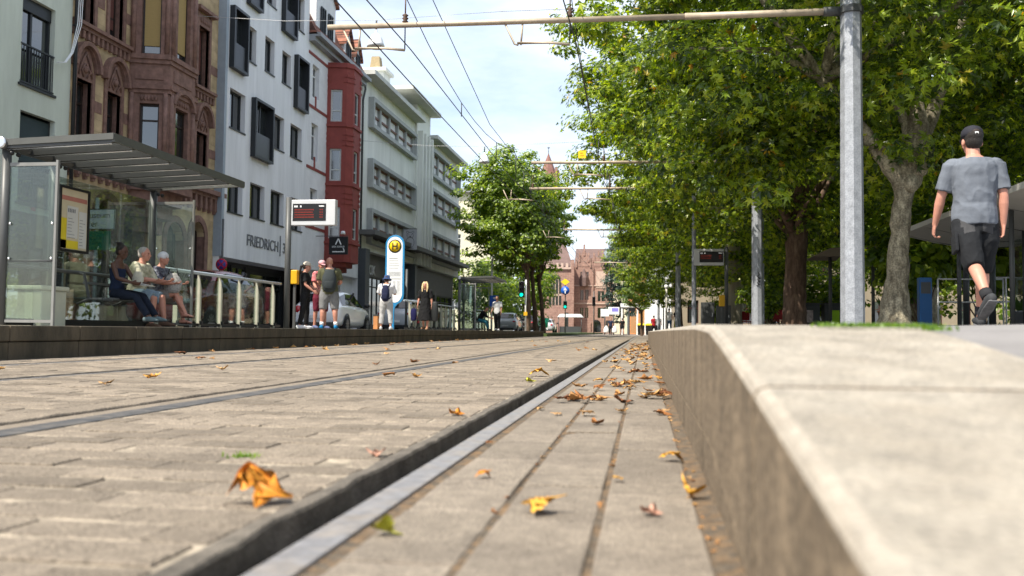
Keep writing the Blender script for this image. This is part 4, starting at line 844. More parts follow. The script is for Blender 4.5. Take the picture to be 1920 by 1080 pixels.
# ------------------------------------------------------------------ displays, stop sign, other signs
ora = M('led_orange', (.22, .018, .008), .5, .05, emit=.12); wled = M('led_white', (.75, .75, .75), .5, .02, emit=.1); silver = M('silver_case', (.52, .53, .54), .4, .06)
def display(x, y, z0, side, lab, sc=1.):
    """side: +1 = case to the right of its post"""
    t = thing('departure_display', lab, 'display board', (x, y, z0), 0, 'departure displays')
    mb = MB(); mb.cyl((0, 0, 0), (0, 0, 3.27), .073, n=14); mb.build('post', mgrey, t)
    a, b = (.1, 1.24) if side > 0 else (-1.24, -.1); zb, zt = 2.56, 3.2
    mb = MB(); mb.box(a, b, -.09, .09, zb, zt); cs = mb.build('case', silver, t, .015)
    s0, s1 = (a + .04, b - .24) if side > 0 else (a + .2, b - .03)
    mb = MB(); mb.box(s0, s1, -.096, -.088, zb + .11, zt - .1); sc_ = mb.build('screen', black, t)
    mb = MB(); rng = random.Random(3)
    for i in range(4 if side > 0 else 3):
        z = zt - .23 - .062 * i; xx = s0 + .05
        while xx < s0 + (.52 if side > 0 else .45): w = rng.uniform(.02, .035); mb.box(xx, xx + w, -.099, -.096, z - .035, z - .008); xx += w + .012
        for k in range(2): mb.box(s1 - .16 + .05 * k, s1 - .13 + .05 * k, -.099, -.096, z - .035, z - .008)
    mb.build('led_text', ora, sc_)
    mb = MB(); [mb.box(s0 + .04 + .05 * k, s0 + .075 + .05 * k, -.099, -.096, zt - .19, zt - .145) for k in range(4) if k != 2]; mb.box(s1 - .18, s1 - .05, -.099, -.096, zt - .175, zt - .15); mb.build('led_clock', wled, sc_)
    mb = MB(); mb.box(min(a, 0), max(b, 0) if side < 0 else a, -.03, .03, zb + .1, zb + .18); mb.box(min(a, 0), max(b, 0) if side < 0 else a, -.03, .03, zt - .18, zt - .1); mb.build('bracket', mgrey, t); return t
display(-8.8, 21.55, PT, 1, 'departure display on a grey post above the group of three people')
display(3.2, 36.2, .4, -1, 'departure display on the right platform, in front of the pale plane trunk')
cyan = M('sign_blue', (.02, .20, .42), .45, .06); teal = M('teal_post', (.02, .22, .30), .45, .1)
t = thing('stop_sign', 'tall rounded tram stop sign with a black H on yellow and a blue border', 'stop sign', (-8.07, 28.8, PT)); t.scale = (1.1, 1.1, 1.09)
def pill(w, z0, z1, y0, y1, mat, nm, n=12, low=.35):
    mb = MB(); r = w / 2
    pts = [(r * math.cos(math.pi * i / n), z1 - r + r * math.sin(math.pi * i / n)) for i in range(n + 1)] + [(-r, z0 + low), (-r * .7, z0 + .12 * (low > 0)), (-r * .2, z0), (r, z0 + .0)] if low else [(r * math.cos(math.pi * i / n), z1 - r + r * math.sin(math.pi * i / n)) for i in range(n + 1)] + [(-r, z0), (r, z0)]
    mb.prism(pts, lambda a, b, d: (a, d, b), y0, y1); return mb.build(nm, mat, t)
mb = MB()
prof = [(.29 * math.cos(math.pi * i / 12), 2.55 + .29 * math.sin(math.pi * i / 12)) for i in range(13)] + [(-.29, 1.05), (-.27, .92), (-.21, .83), (-.10, .76), (-.03, .68), (.0, .55), (.0, 0), (.10, 0), (.10, .52), (.13, .66), (.20, .78), (.26, .90), (.29, 1.05)]
prof = [(-x, z) for x, z in prof][::-1]
mb.prism([(x, z) for x, z in prof], lambda a, b, d: (a, d, b), -.03, .03); mb.build('body', cyan, t, .006)
mb = MB(); p2 = [(.235 * math.cos(math.pi * i / 12), 2.55 + .235 * math.sin(math.pi * i / 12)) for i in range(13)] + [(-.235, 1.03), (-.2, .92), (-.1, .83), (.03, .80), (.13, .84), (.2, .93), (.235, 1.03)]
mb.prism(p2, lambda a, b, d: (a, d, b), -.036, -.03); mb.build('face', M('sign_face_white', (.74, .75, .75), .4, .03), t)
mb = MB(); mb.lathe([(0, -.044), (.2, -.044), (.2, -.036)], (0, 0, 2.5), 24, 'y'); mb.build('ring', black, t)
mb = MB(); mb.lathe([(0, -.048), (.165, -.048), (.165, -.044)], (0, 0, 2.5), 24, 'y'); mb.build('disc', M('stop_yellow', (.80, .53, .01), .45, .04), t)
mb = MB(); [mb.box(x - .02, x + .02, -.052, -.048, 2.40, 2.60) for x in (-.065, .065)]; mb.box(-.045, .045, -.0515, -.048, 2.48, 2.52); mb.build('letter', black, t)
mb = MB(); rng = random.Random(5)
for z, h in ((2.12, .03), (2.05, .02), (1.98, .02), (1.9, .02), (1.83, .02)): mb.box(-.17, -.17 + rng.uniform(.15, .33), -.038, -.036, z, z + h)
for k in range(6): mb.box(-.19, .19, -.038, -.036, 1.72 - k * .025, 1.732 - k * .025)
mb.box(-.2, .2, -.038, -.036, 1.5, 1.53)
for k in range(12):
    for a in (-.19, -.06, .07): mb.box(a, a + .1, -.038, -.036, 1.44 - k * .035, 1.455 - k * .035)
mb.build('print', M('print_grey', (.30, .31, .31), .6, .1), t)
# direction signs on the far pavement, seen through the shelter
t = thing('direction_sign', 'white direction sign above a green one on a pale post behind the shelter glass', 'direction sign', (-13.25, 20.4, .25))
mb = MB(); mb.cyl((0, 0, 0), (0, 0, 3.2), .045); mb.build('post', M('pale_teal_post', (.30, .36, .35), .5, .08), t)
mb = MB(); mb.box(-.75, .5, -.05, -.03, 2.42, 2.92); mb.build('white_panel', M('pale_sign', (.58, .66, .64), .5, .03), t); mb = MB()
for q in ((-.75, .5, 2.42, 2.435), (-.75, .5, 2.905, 2.92), (.485, .5, 2.42, 2.92)): mb.box(q[0], q[1], -.056, -.05, q[2], q[3])
mb.build('border', black, t)
text_mesh('lettering', 'useum', .21, black, t, mtx_facing((-.17, -.052, 2.70), (1, 0, 0), (0, 0, 1)), .002); text_mesh('lettering', 'er', .21, black, t, mtx_facing((-.12, -.052, 2.49), (1, 0, 0), (0, 0, 1)), .002)
mb = MB(); mb.box(-.6, .4, -.05, -.03, 1.92, 2.38); mb.build('green_panel', M('sign_green', (.0, .17, .085), .5, .05), t); mb = MB(); mb.box(-.5, .3, -.053, -.05, 2.2, 2.22); mb.box(-.5, .3, -.053, -.05, 2.08, 2.1); mb.build('print', M('sign_dark_green', (.0, .09, .05), .5, .05), t)
t = thing('no_stopping_sign', 'round blue and red no stopping sign before the white building', 'traffic sign', (-13.2, 27.0, .25))
mb = MB(); mb.cyl((0, 0, 0), (0, 0, 3.5), .035); mb.build('post', mgrey, t); mb = MB(); mb.lathe([(0, -.05), (.19, -.05), (.19, -.03)], (0, 0, 2.05), 24, 'y'); mb.build('rim', M('sign_red', (.42, .012, .03), .45, .04), t)
mb = MB(); mb.lathe([(0, -.056), (.145, -.056), (.145, -.05)], (0, 0, 2.05), 24, 'y'); mb.build('face', M('sign_deep_blue', (.03, .04, .22), .45, .04), t)
mb = MB(); [mb.obox((0, -.058, 2.05), .30, .004, .035, Matrix.Rotation(a, 3, 'Y')) for a in (R(45), R(-45))]; mb.build('cross', MATS['sign_red'], t)

tlg = M('signal_green', (.0, .85, .50), .4, .02, emit=1.1); lensd = M('dark_lens', (.03, .02, .02), .2, .1); tyel = M('validator_yellow', (.70, .38, .01), .45, .06); tgreen = M('dark_green_housing', (.01, .05, .035), .5, .1)
def traffic_light(x, y, z0, zh, lab, n=3, s=1., pole=None, side=0., lit=0, polem=None):
    t = thing('traffic_light', lab, 'traffic light', (x, y, z0), 0, 'traffic lights')
    if pole: mb = MB(); mb.cyl((side, .1, 0), (side, .1, pole), .05); mb.build('pole', polem or mgrey, t)
    h = .3 * n * s; mb = MB(); mb.box(-.15 * s, .15 * s, -.1, .06, zh, zh + h); mb.build('housing', tgreen if n == 2 else black, t, .02)
    for k in range(n):
        zc = zh + .15 * s + .3 * s * k; mb = MB(); mb.lathe([(0, -.115), (.09 * s, -.112), (.1 * s, -.1)], (0, 0, zc), 16, 'y'); mb.build('lens', tlg if k == lit else lensd, t)
        mb = MB(); mb.lathe([(.11 * s, -.1), (.12 * s, -.1), (.12 * s, -.2), (.11 * s, -.2), (.11 * s, -.1)], (0, 0, zc + .01), 14, 'y', cap=False); mb.build('visor', black, t)
    return t
t = traffic_light(-6.72, 50, PT, 1.85, 'traffic light showing green on a white pole at the end of the left platform', 3, 1.0, 2.85, .22, 0, white)
mb = MB(); mb.box(.13, .33, -.05, .08, .85, 1.05); mb.build('push_button_box', tyel, t)
traffic_light(-13.15, 28.3, .25, 1.18, 'small green pedestrian signal seen through the glass railing', 2, .6, 1.9, 0, 0)
traffic_light(-9.6, 35.2, .13, 1.55, 'green signal just behind the stop sign', 2, .85, 2.6, .2, 0)
t = traffic_light(-7.2, 84, .1, 2.3, 'green light with a blue arrow sign above it, at the crossing', 2, 1.2, 5.2, 0, 0)
mb = MB(); mb.lathe([(0, -.16), (.4, -.16), (.4, -.12)], (0, 0, 4.0), 22, 'y'); mb.build('arrow_sign', M('traffic_blue', (.01, .09, .45), .45, .03), t)
mb = MB(); mb.box(-.05, .05, -.17, -.16, 3.72, 4.05); mb.prism([(-.18, 4.0), (.18, 4.0), (0, 4.26)], lambda a, b, d: (a, d, b), -.17, -.16); mb.build('arrow', white, t)
mb = MB(); mb.prism([(-.42, 4.8), (0, 4.5), (.42, 4.8), (0, 5.1)], lambda a, b, d: (a, d, b), -.14, -.1); mb.build('priority_sign', M('signal_yellow', (.75, .55, .02), .5, .05), t)
traffic_light(1.35, 72, .34, 2.2, 'dark signal head by the white bollard lamp', 3, 1.0, 4.0, .2, 9)
traffic_light(-5.2, 96, .0, 3.0, 'far traffic light on the town hall side, unlit with an orange cover', 3, 1.1, 4.6, 0, 9)
t = thing('ticket_validator', 'yellow ticket validator beside the display post', 'ticket machine', (-9.02, 22.6, PT)); mb = MB(); mb.box(-.03, .03, -.03, .03, 0, 1.15); mb.build('post', mgrey, t); mb = MB(); mb.box(-.09, .09, -.08, .08, 1.15, 1.52); mb.build('case', tyel, t, .02)
t = thing('ticket_validator', 'yellow ticket validator on the post of the right display', 'ticket machine', (3.0, 35.9, .4)); mb = MB(); mb.box(-.03, .03, -.03, .03, 0, 1.0); mb.build('post', mgrey, t); mb = MB(); mb.box(-.11, .11, -.08, .08, .95, 1.38); mb.build('case', tyel, t, .02)
t = thing('blue_info_sign', 'blue information sign on a tall white pole beyond the far shelter', 'sign', (-9.75, 58, .13)); mb = MB(); mb.cyl((0, 0, 0), (0, 0, 5.6), .07); mb.build('pole', white, t); mb = MB(); mb.box(-.12, .46, -.1, -.06, 1.75, 2.45); mb.build('panel', M('traffic_blue', (.01, .09, .45), .45, .03), t); mb = MB(); mb.box(.12, .24, -.104, -.1, 2.22, 2.34); mb.box(.14, .3, -.104, -.1, 1.88, 2.0); mb.build('print', white, t)
# boxes behind the shelter
t = thing('grit_box', 'cream grit box behind the near end of the shelter', 'box', (-9.6, 12.8, 0.13)); mb = MB(); mb.box(-.15, .62, -.3, .3, 0, .72); mb.build('bin', M('cream_box', (.55, .53, .42), .8, .1, 3), t, .02); mb = MB(); mb.box(-.18, .65, -.33, .33, .72, .79); mb.build('lid', MATS['cream_box'], t, .02)
t = thing('power_cabinet', 'plain brown electric cabinet right of the cream grit box', 'cabinet', (-9.7, 14.0, .13)); mb = MB(); mb.box(-.2, .4, -.25, .25, 0, .78); mb.build('case', M('brown_cabinet', (.20, .145, .10), .7, .15, 3), t, .015); mb = MB(); mb.box(-.0, .3, -.26, -.25, .1, .68); mb.build('door', MATS['brown_cabinet'], t)
t = thing('litter_bin', 'orange wooden sided litter bin beside the person in the blue hat', 'litter bin', (-8.3, 27.6, PT)); mb = MB(); mb.box(-.07, .07, -.12, .12, 0, .42); mb.build('bin', M('orange_wood', (.50, .22, .08), .7, .15), t, .01); mb = MB(); mb.box(-.08, .08, -.13, .13, .42, .46); mb.build('rim', dgrey, t)
# ------------------------------------------------------------------ right side furniture
t = thing('tram_shelter', 'long pale roofed shelter on the right platform behind the walking man', 'shelter', (6.8, 0, .42))
roofm = M('pale_roof_underside', (.50, .49, .46), .7, .06, 2)
mb = MB(); prof = [(0, 2.58), (.9, 2.36), (1.8, 2.2), (2.9, 2.25), (2.9, 2.33), (1.8, 2.3), (.9, 2.46), (0, 2.7)]; mb.prism(prof, lambda a, b, d: (a, d, b), 13, 25.5); mb.build('roof', roofm, t)
for y in (13.2, 15.2, 17.3, 19.4, 21.5, 23.5, 25.3):
    mb = MB(); mb.cyl((1.6, y, 0), (1.6, y, 2.28), .08, n=12); mb.build('post', dgrey, t)
    mb = MB(); mb.tube([(.1, y, 2.58), (1.0, y, 2.36), (1.8, y, 2.22), (2.8, y, 2.25)], .03, 6); mb.build('roof_rib', dgrey, t)
for y in (13.3, 16.3, 19.5, 22.6):
    mb = MB(); mb.cyl((.55, y, 0), (.55, y, 2.48), .05, n=10); mb.build('post', mgrey, t)
for y in (13.4, 17.4, 21.6): mb = MB(); mb.box(2.0, 2.01, y, y + 1.8, .1, 2.2); mb.build('rear_pane', glass, t)
mb = MB(); [mb.box(1.9, 2.3, y, y + 1.6, .42, .47) for y in (14, 18)]; mb.build('bench', dgrey, t)
t = thing('blue_column', 'upright deep blue information column between the tree and the shelter posts', 'sign', (6.05, 20.8, .42)); mb = MB(); mb.box(-.13, .13, -.1, .1, 0, 1.15); mb.build('body', M('deep_blue', (.012, .09, .25), .45, .06), t, .015); mb = MB(); mb.box(-.1, .1, -.103, -.1, .8, 1.05); mb.build('panel', dgrey, t)
t = thing('small_kiosk_canopy', 'small grey brown canopy on slim posts behind the tall mast', 'canopy', (7.1, 34, .45)); mb = MB(); mb.prism([(-1.2, 2.6), (1.2, 2.6), (.9, 2.95), (-.6, 2.9)], lambda a, b, d: (a, d, b), -1, 1); mb.build('roof', M('brown_canopy', (.20, .16, .13), .8, .1), t)
for x in (-.55, .9): mb = MB(); mb.cyl((x, -.6, 0), (x, -.6, 2.6), .06); mb.build('post', mgrey, t)
for i, (x, lab, ww) in enumerate(((7.4, 'dark grey wheeled container with a torn poster, left of the tall mast', 1.0), (8.55, 'dark container with a lime green label beside the mast', .9))):
    t = thing('waste_container', lab, 'container', (x, 43, .45), 0, 'dark waste containers'); mb = MB(); mb.box(-ww / 2, ww / 2, -.4, .4, .1, 1.2); mb.build('bin', M('container_grey', (.05, .055, .06), .5, .12), t, .03); mb = MB(); mb.box(-ww / 2 - .03, ww / 2 + .03, -.44, .42, 1.2, 1.28); mb.build('lid', dgrey, t, .01); mb = MB(); mb.box(-.2, .2, -.41, -.402, .4, .95); mb.build('label_patch', M('torn_poster', (.4, .33, .33), .8, .5, 9) if i == 0 else M('lime_label', (.35, .6, .02), .6, .1), t)
    mb = MB(); [mb.cyl((a, -.3, .06), (a + .05, -.3, .06), .06) for a in (-.4, .3)]; mb.build('wheel', black, t)
for x, w, h, m_, lab in ((3.05, .62, 1.35, dgrey, 'dark steel cabinet left of the right display post'), (3.75, .66, 1.2, mgrey, 'lighter grey steel cabinet right beside the dark one')):
    t = thing('switch_cabinet', lab, 'cabinet', (x, 44.5 if x < 3.4 else 44.0, .43), 0, 'steel cabinets by the right display'); mb = MB(); mb.box(-w / 2, w / 2, -.2, .2, 0, h); mb.build('case', m_, t, .015); mb = MB(); mb.box(-w / 2 + .05, w / 2 - .05, -.21, -.2, .1, h - .1); d = mb.build('door', m_, t); mb = MB(); mb.box(w / 2 - .12, w / 2 - .09, -.225, -.21, h * .5, h * .62); mb.build('handle', chrome, d)
redm = M('red_plastic_seat', (.38, .02, .025), .5, .12)
for x, y, lab in ((5.0, 46, 'red cafe chair just right of the pale plane trunk'), (5.75, 47, 'second red cafe chair right of the pale trunk'), (6.1, 42.5, 'red cafe chair right of the octagonal mast with the scrawl'), (7.0, 43.5, 'red cafe chair left of the red brown trunk')):
    t = thing('cafe_chair', lab, 'chair', (x, y, .45), random.uniform(-.5, .5), 'red cafe chairs under the trees'); mb = MB(); mb.box(-.24, .24, -.24, .24, .42, .47); mb.build('seat', redm, t, .01); mb = MB(); mb.box(-.24, .24, .2, .25, .5, .95); mb.build('backrest', redm, t, .01)
    for a, b in ((-.2, -.2), (.2, -.2), (-.2, .2), (.2, .2)): mb = MB(); mb.cyl((a, b, 0), (a, b, .42), .02, n=6); mb.build('leg', dgrey, t)
t = thing('bollard_lamp', 'slim white bollard lamp with a small globe near the end of the right kerb', 'lamp', (1.55, 63, .34)); mb = MB(); mb.cyl((0, 0, 0), (0, 0, 3.0), .07); mb.build('post', M('pale_post', (.45, .43, .38), .6, .1), t); mb = MB(); mb.ell((0, 0, 3.12), .15, .15, .15); mb.build('globe', white, t)
for i, (x, lab) in enumerate(((-.25, 'black wheeled bin with a yellow lid, first of the two at the crossing'), (.55, 'black wheeled bin with a yellow lid beside the first one, nearer the kerb'))):
    t = thing('wheeled_bin', lab, 'bin', (x, 92, 0), 0, 'yellow lidded bins'); mb = MB(); mb.loft([(0, 0, .05), (0, 0, 1.0)], [.42, .5], 4, True, False, smooth=False, phase=R(45)); mb.build('bin', black, t); mb = MB(); mb.loft([(0, 0, 1.0), (0, 0, 1.08), (0, 0, 1.2)], [.54, .54, .3], 4, True, False, smooth=False, phase=R(45)); mb.build('lid', M('lid_yellow', (.75, .55, .02), .5, .05), t)
t = thing('white_tram_shelter', 'white framed tram shelter with tall posts at the far stop', 'shelter', (-1.0, 97, 0)); mb = MB(); mb.box(-1.4, 1.4, -1.2, 1.2, 2.9, 3.3); mb.build('roof', white, t, .03)
for x in (-1.25, -.5, .35, 1.2): mb = MB(); mb.box(x - .09, x + .09, -1.1, -.95, 0, 2.9); mb.build('post', white if x != -.5 else dgrey, t)
for x in (-.35, .55): mb = MB(); mb.box(x, x + .6, .9, .93, .2, 2.7); mb.build('pane', glass, t)
mb = MB(); mb.box(-.5, .2, -1.25, -1.2, 2.5, 2.85); mb.build('display', black, t)
for x, y, z, lab, w in ((-4.2, 100, 2.0, 'small white sign board in front of the town hall', .9), (-3.2, 99, 2.2, 'white and violet sign board at the far stop', 1.2)):
    t = thing('far_sign', lab, 'sign', (x, y, 0)); mb = MB(); mb.cyl((0, 0, 0), (0, 0, z + .8), .07); mb.build('post', dgrey, t); mb = MB(); mb.box(-w / 2, w / 2, -.08, -.04, z, z + .8); mb.build('board', white, t); 
    if w > 1: mb = MB(); mb.box(-.2, .5, -.085, -.08, z + .3, z + .7); mb.build('print', M('violet_print', (.22, .2, .6), .5, .05), t)
t = thing('market_awning', 'flat white awning of a stall before the town hall arch', 'awning', (-10.2, 128, 0)); mb = MB(); mb.prism([(-1.8, 2.3), (1.8, 2.3), (1.4, 2.75), (-1.4, 2.75)], lambda a, b, d: (a, d, b), -1.2, 1.2); mb.build('roof', white, t)
for x in (-1.6, 1.6): mb = MB(); mb.cyl((x, -1, 0), (x, -1, 2.3), .05); mb.build('post', dgrey, t)
mb = MB(); mb.box(-1.5, 1.5, -.8, .8, 0, 1.0); mb.build('counter', dgrey, t)
t = thing('green_litter_bin', 'bright green litter bin tilted on its post at the crossing', 'litter bin', (-9.2, 84.5, .05)); mb = MB(); mb.loft([(0, 0, .6), (.08, 0, 1.5)], [.3, .36], 10, True, False); mb.build('bin', M('bin_green', (.02, .45, .26), .5, .06), t); mb = MB(); mb.cyl((.1, .1, 0), (.1, .1, 1.3), .05); mb.build('post', dgrey, t)
t = thing('white_van_board', 'white information board low behind the green bin', 'sign', (-9.9, 86, .05)); mb = MB(); mb.box(-.8, .9, -.05, .05, .35, 1.5); mb.build('board', white, t); mb = MB(); [mb.box(-.7, .3, -.056, -.05, z, z + .12) for z in (.6, .85, 1.1)]; mb.build('print', M('dark_teal_print', (.03, .12, .13), .5, .1), t)
pw = M('rack_white', (.62, .62, .60), .5, .08)
for x, y, w, h, lab in ((7.9, 23.5, 1.5, 1.25, 'white tubular clothes rack standing behind the shelter posts'), (9.3, 24.5, 1.3, 1.35, 'second white tubular rack right of the walking man')):
    t = thing('white_rack', lab, 'rack', (x, y, .45), 0, 'white racks behind the right shelter')
    for dx in (-w / 2, -w / 6, w / 6, w / 2): mb = MB(); mb.cyl((dx, 0, 0), (dx, 0, h), .022, n=8); mb.build('upright', pw, t)
    for z in (.1, h * .55, h): mb = MB(); mb.tube([(-w / 2, 0, z), (w / 2, 0, z)], .02, 8); mb.build('crossbar', pw, t)
for x, y, lab, c in ((8.75, 22.6, 'grey plastic planter right of the walking man', (.22, .23, .24)), (6.0, 23.6, 'terracotta coloured planter behind the shelter posts', (.30, .12, .06))):
    t = thing('planter', lab, 'planter', (x, y, .45), 0); mb = MB(); mb.lathe([(.16, 0), (.24, .42), (.26, .42), (.26, .46), (.2, .46), (.18, .40), (0, .40)], (0, 0, 0), 14); mb.build('pot', M('pot_%d' % (x * 10), c, .7, .1), t)
    mb = MB(); rg = random.Random(int(x * 7))
    for k in range(46):
        a, l = rg.uniform(0, 6.28), rg.uniform(.15, .42); b = Vector((math.cos(a) * .1, math.sin(a) * .1, .42)); e = b + Vector((math.cos(a) * l * .6, math.sin(a) * l * .6, l)); w = Vector((-math.sin(a), math.cos(a), 0)) * .05; m = b.lerp(e, .6)
        mb.add([b, m - w, e, m + w], [(0, 1, 2, 3)])
    mb.build('leaves', M('planter_leaf', (.06, .12, .02), .5, .3, 12, trans=.3), t)
# ------------------------------------------------------------------ trees
leafm = foliage_mat('plane_leaf', [(.018, .036, .006), (.055, .097, .010), (.16, .23, .018), (.26, .33, .026), (.36, .39, .045), (.32, .16, .02)], .36, (0, .34, .62, .86, .982, 1))
leafm2 = foliage_mat('street_tree_leaf', [(.03, .058, .009), (.08, .135, .015), (.165, .235, .022), (.25, .31, .03)], .38)
darkleaf = foliage_mat('conifer_leaf', [(.010, .026, .016), (.02, .045, .025), (.03, .055, .03)], .15)
limeleaf = foliage_mat('lime_leaf', [(.06, .105, .018), (.10, .155, .03), (.14, .18, .035)], .42)
bark = M('plane_bark', (.15, .128, .088), .9, .4, 11, 1., 26, stain=(.40, .36, .26), stain_amt=1., stain_scale=7, stretch=(1, 1, .4), speck=.3, speck_scale=30)
palebark = M('pale_plane_bark', (.40, .36, .27), .88, .2, 8, .6, 28, stain=(.20, .165, .11), stain_amt=.8, stain_scale=4, stretch=(1, 1, .4))
brownbark = M('brown_bark', (.105, .065, .045), .92, .35, 10, .9, 26, stain=(.20, .14, .10), stain_amt=.6, stain_scale=5, stretch=(1, 1, .3))
def maple(n=5):
    out = []; dr = [(0, -.5)]
    lobes = [(-78, .55), (-56, .30), (-38, .86), (-20, .42), (0, 1.0), (20, .42), (38, .86), (56, .30), (78, .55)]
    return [(0, -.12)] + [(math.sin(R(a)) * r, math.cos(R(a)) * r * .95 - .12) for a, r in lobes]
LEAF = np.array(maple()); SIMPLE = np.array([(0, -.5), (.42, -.05), (.25, .3), (0, .55), (-.25, .3), (-.42, -.05)])
def leaf_cloud(name, centers, sizes, normals, mat, size, detail=True, seed=0, fold=.22):
    rng = np.random.default_rng(seed); n = len(centers); B = LEAF if detail else SIMPLE; k = len(B)
    nn = normals / np.linalg.norm(normals, axis=1, keepdims=True)
    r = rng.normal(size=(n, 3)); u = np.cross(nn, r); u /= np.linalg.norm(u, axis=1, keepdims=True); v = np.cross(nn, u)
    s = size * rng.uniform(.65, 1.25, n) * sizes
    h = -np.abs(B[:, 0]) * fold + rng.normal(0, .08, (n, k)) - .25 * (B[:, 1] ** 2)
    V = centers[:, None] + s[:, None, None] * (B[None, :, 0, None] * u[:, None] + B[None, :, 1, None] * v[:, None] + h[:, :, None] * nn[:, None])
    tri = [(0, i, i + 1) for i in range(1, k - 1)]
    F = (np.array(tri).ravel()[None] + k * np.arange(n)[:, None]).ravel()
    return npmesh(name, V.reshape(-1, 3), F, 3, [mat])
def crown_mesh(name, seed, rx, ry, rz, cz, nclump, per, size, mat, detail=True, cr=(.5, 1.1), inner=.45, flat=.75, lobes=.22, hole=0.):
    """leaf clumps spread through an uneven ellipsoid; returns (mesh, clump centres)"""
    rng = np.random.default_rng(seed); d = rng.normal(size=(nclump, 3)); d /= np.linalg.norm(d, axis=1, keepdims=True)
    ph = rng.uniform(0, 6.28, 6)
    rad = 1 + lobes * (np.sin(3 * np.arctan2(d[:, 1], d[:, 0]) + ph[0]) * np.cos(2.3 * d[:, 2] * 2 + ph[1]) + .7 * np.sin(5 * np.arctan2(d[:, 1], d[:, 0]) + 4 * d[:, 2] + ph[2]))
    rr = (inner + (1 - inner) * rng.uniform(0, 1, nclump) ** .55) * rad
    c = d * rr[:, None] * np.array([rx, ry, rz]); low = c[:, 2] < 0; c[low, 2] *= flat; c[:, 2] += cz
    cs = rng.uniform(cr[0], cr[1], nclump)
    idx = np.repeat(np.arange(nclump), per); n = len(idx)
    e = rng.normal(size=(n, 3)); e /= np.linalg.norm(e, axis=1, keepdims=True); e[:, 2] = np.where(e[:, 2] < -.2, e[:, 2] * .5, e[:, 2])
    q = rng.uniform(0, 1, n) ** .45
    P = c[idx] + e * (cs[idx] * q)[:, None] * np.array([1.15, 1.15, .72])
    out = d[idx] * np.array([1, 1, .6])
    N = e * .9 + out * .5 + np.array([-.1, -.25, .75]) + rng.normal(0, .30, (n, 3))
    return leaf_cloud(name, P, np.ones(n), N, mat, size, detail, seed), c
def limbs(mb, start, targets, r0, r1, seed, bend=.25):
    rng = random.Random(seed)
    for tx in targets:
        a, b = Vector(start), Vector(tx); pts = []; L = (b - a).length
        for i in range(6):
            f = i / 5; p = a.lerp(b, f); p.z += math.sin(f * math.pi) * L * .10
            p += Vector((rng.uniform(-1, 1), rng.uniform(-1, 1), rng.uniform(-1, 1))) * L * .03 * math.sin(f * math.pi); pts.append(p)
        mb.loft(pts, [r0 + (r1 - r0) * (i / 5) ** .7 for i in range(6)], 8, True, False)
def trunk_pts(mb, pts, rads, n=14, knob=.05, seed=1):
    """gnarled trunk: dense rings with bulges"""
    rng = random.Random(seed); P = [Vector(p) for p in pts]; out = []; rr = []
    for i in range(len(P) - 1):
        for k in range(4):
            f = k / 4; out.append(P[i].lerp(P[i + 1], f) + Vector((rng.gauss(0, .012), rng.gauss(0, .012), 0))); r = rads[i] + (rads[i + 1] - rads[i]) * f; rr.append((r * rng.uniform(1 - knob, 1 + knob), r * rng.uniform(1 - knob, 1 + knob)))
    out.append(P[-1]); rr.append((rads[-1], rads[-1])); mb.loft(out, rr, n, True, True)
def tree(name, label, loc, crown, ctr, tr, branch_from, barkm, group, nb=9, r0=.2, rot=0., sc=1., trunk_fn=None, seed=1, cat='tree'):
    t = thing(name, label, cat, loc, 0, group)
    o = bpy.data.objects.new('crown', crown); COL.objects.link(o); o.parent = t; o.rotation_euler = (0, 0, rot); o.scale = (sc,) * 3
    mb = MB()
    if trunk_fn: trunk_fn(mb)
    else: trunk_pts(mb, *tr, seed=seed)
    rng = random.Random(seed); M4 = Matrix.Rotation(rot, 3, 'Z'); tg = [M4 @ (Vector(c) * sc) for c in ctr]; rng.shuffle(tg); tg = [q for q in tg if q.z > branch_from[2] + .4][:nb]
    limbs(mb, branch_from, tg, r0, .03, seed); mb.build('trunk', barkm, t); return t
BIG = [crown_mesh('plane_crown', 21 + i, 6.8, 7.0, 5.9, 8.2, 500, 125, .19, leafm, True, (.5, 1.05), .38, .98, .14) for i in range(2)]
def gnarl(mb):
    trunk_pts(mb, [(0, 0, -.1), (.02, 0, .35), (.06, 0, 1.1), (.13, 0, 2.0), (.2, 0, 2.7), (.26, 0, 3.3)], [.43, .29, .215, .185, .2, .26], 18, .12, 4)
    trunk_pts(mb, [(.22, 0, 3.0), (-.15, -.05, 3.5), (-.75, -.1, 4.3), (-1.5, -.15, 5.3), (-2.4, -.2, 6.6), (-3.4, -.3, 8.2)], [.22, .17, .145, .13, .11, .08], 12, .08, 5)
    trunk_pts(mb, [(.3, 0, 3.1), (.45, 0, 3.7), (.52, .02, 4.2), (.50, .02, 4.6), (.6, .02, 5.0)], [.27, .22, .21, .13, .06], 12, .2, 6)
    trunk_pts(mb, [(.45, .05, 3.6), (.3, .1, 4.3), (.1, .12, 4.75)], [.2, .12, .06], 10, .1, 8); mb.ell((.6, -.08, 3.75), .2, .18, .22); mb.ell((.48, -.18, 3.3), .18, .15, .17); mb.ell((.3, -.2, 3.0), .16, .15, .2)
    trunk_pts(mb, [(.3, .15, 3.1), (1.2, 1.0, 5.0), (2.2, 2.0, 7.5)], [.2, .14, .08], 10, .08, 9)
G = 'plane trees along the right platform'
tree('plane_tree', 'nearest gnarled plane tree with a forked mottled trunk beside the tall mast', (5.1, 19.6, .42), BIG[0][0], BIG[0][1], None, (-1.4, -.15, 5.2), bark, G, 5, .11, .4, 1., gnarl, 3)
tree('plane_tree', 'plane tree with a red brown trunk left of the tall mast', (5.25, 33, .42), BIG[1][0], BIG[1][1], ([(0, 0, -.1), (0, 0, .4), (.03, 0, 1.5), (.06, 0, 2.6), (.1, 0, 3.6)], [.52, .42, .38, .37, .4]), (.1, 0, 3.3), brownbark, G, 9, .2, 2.1, 1., None, 5)
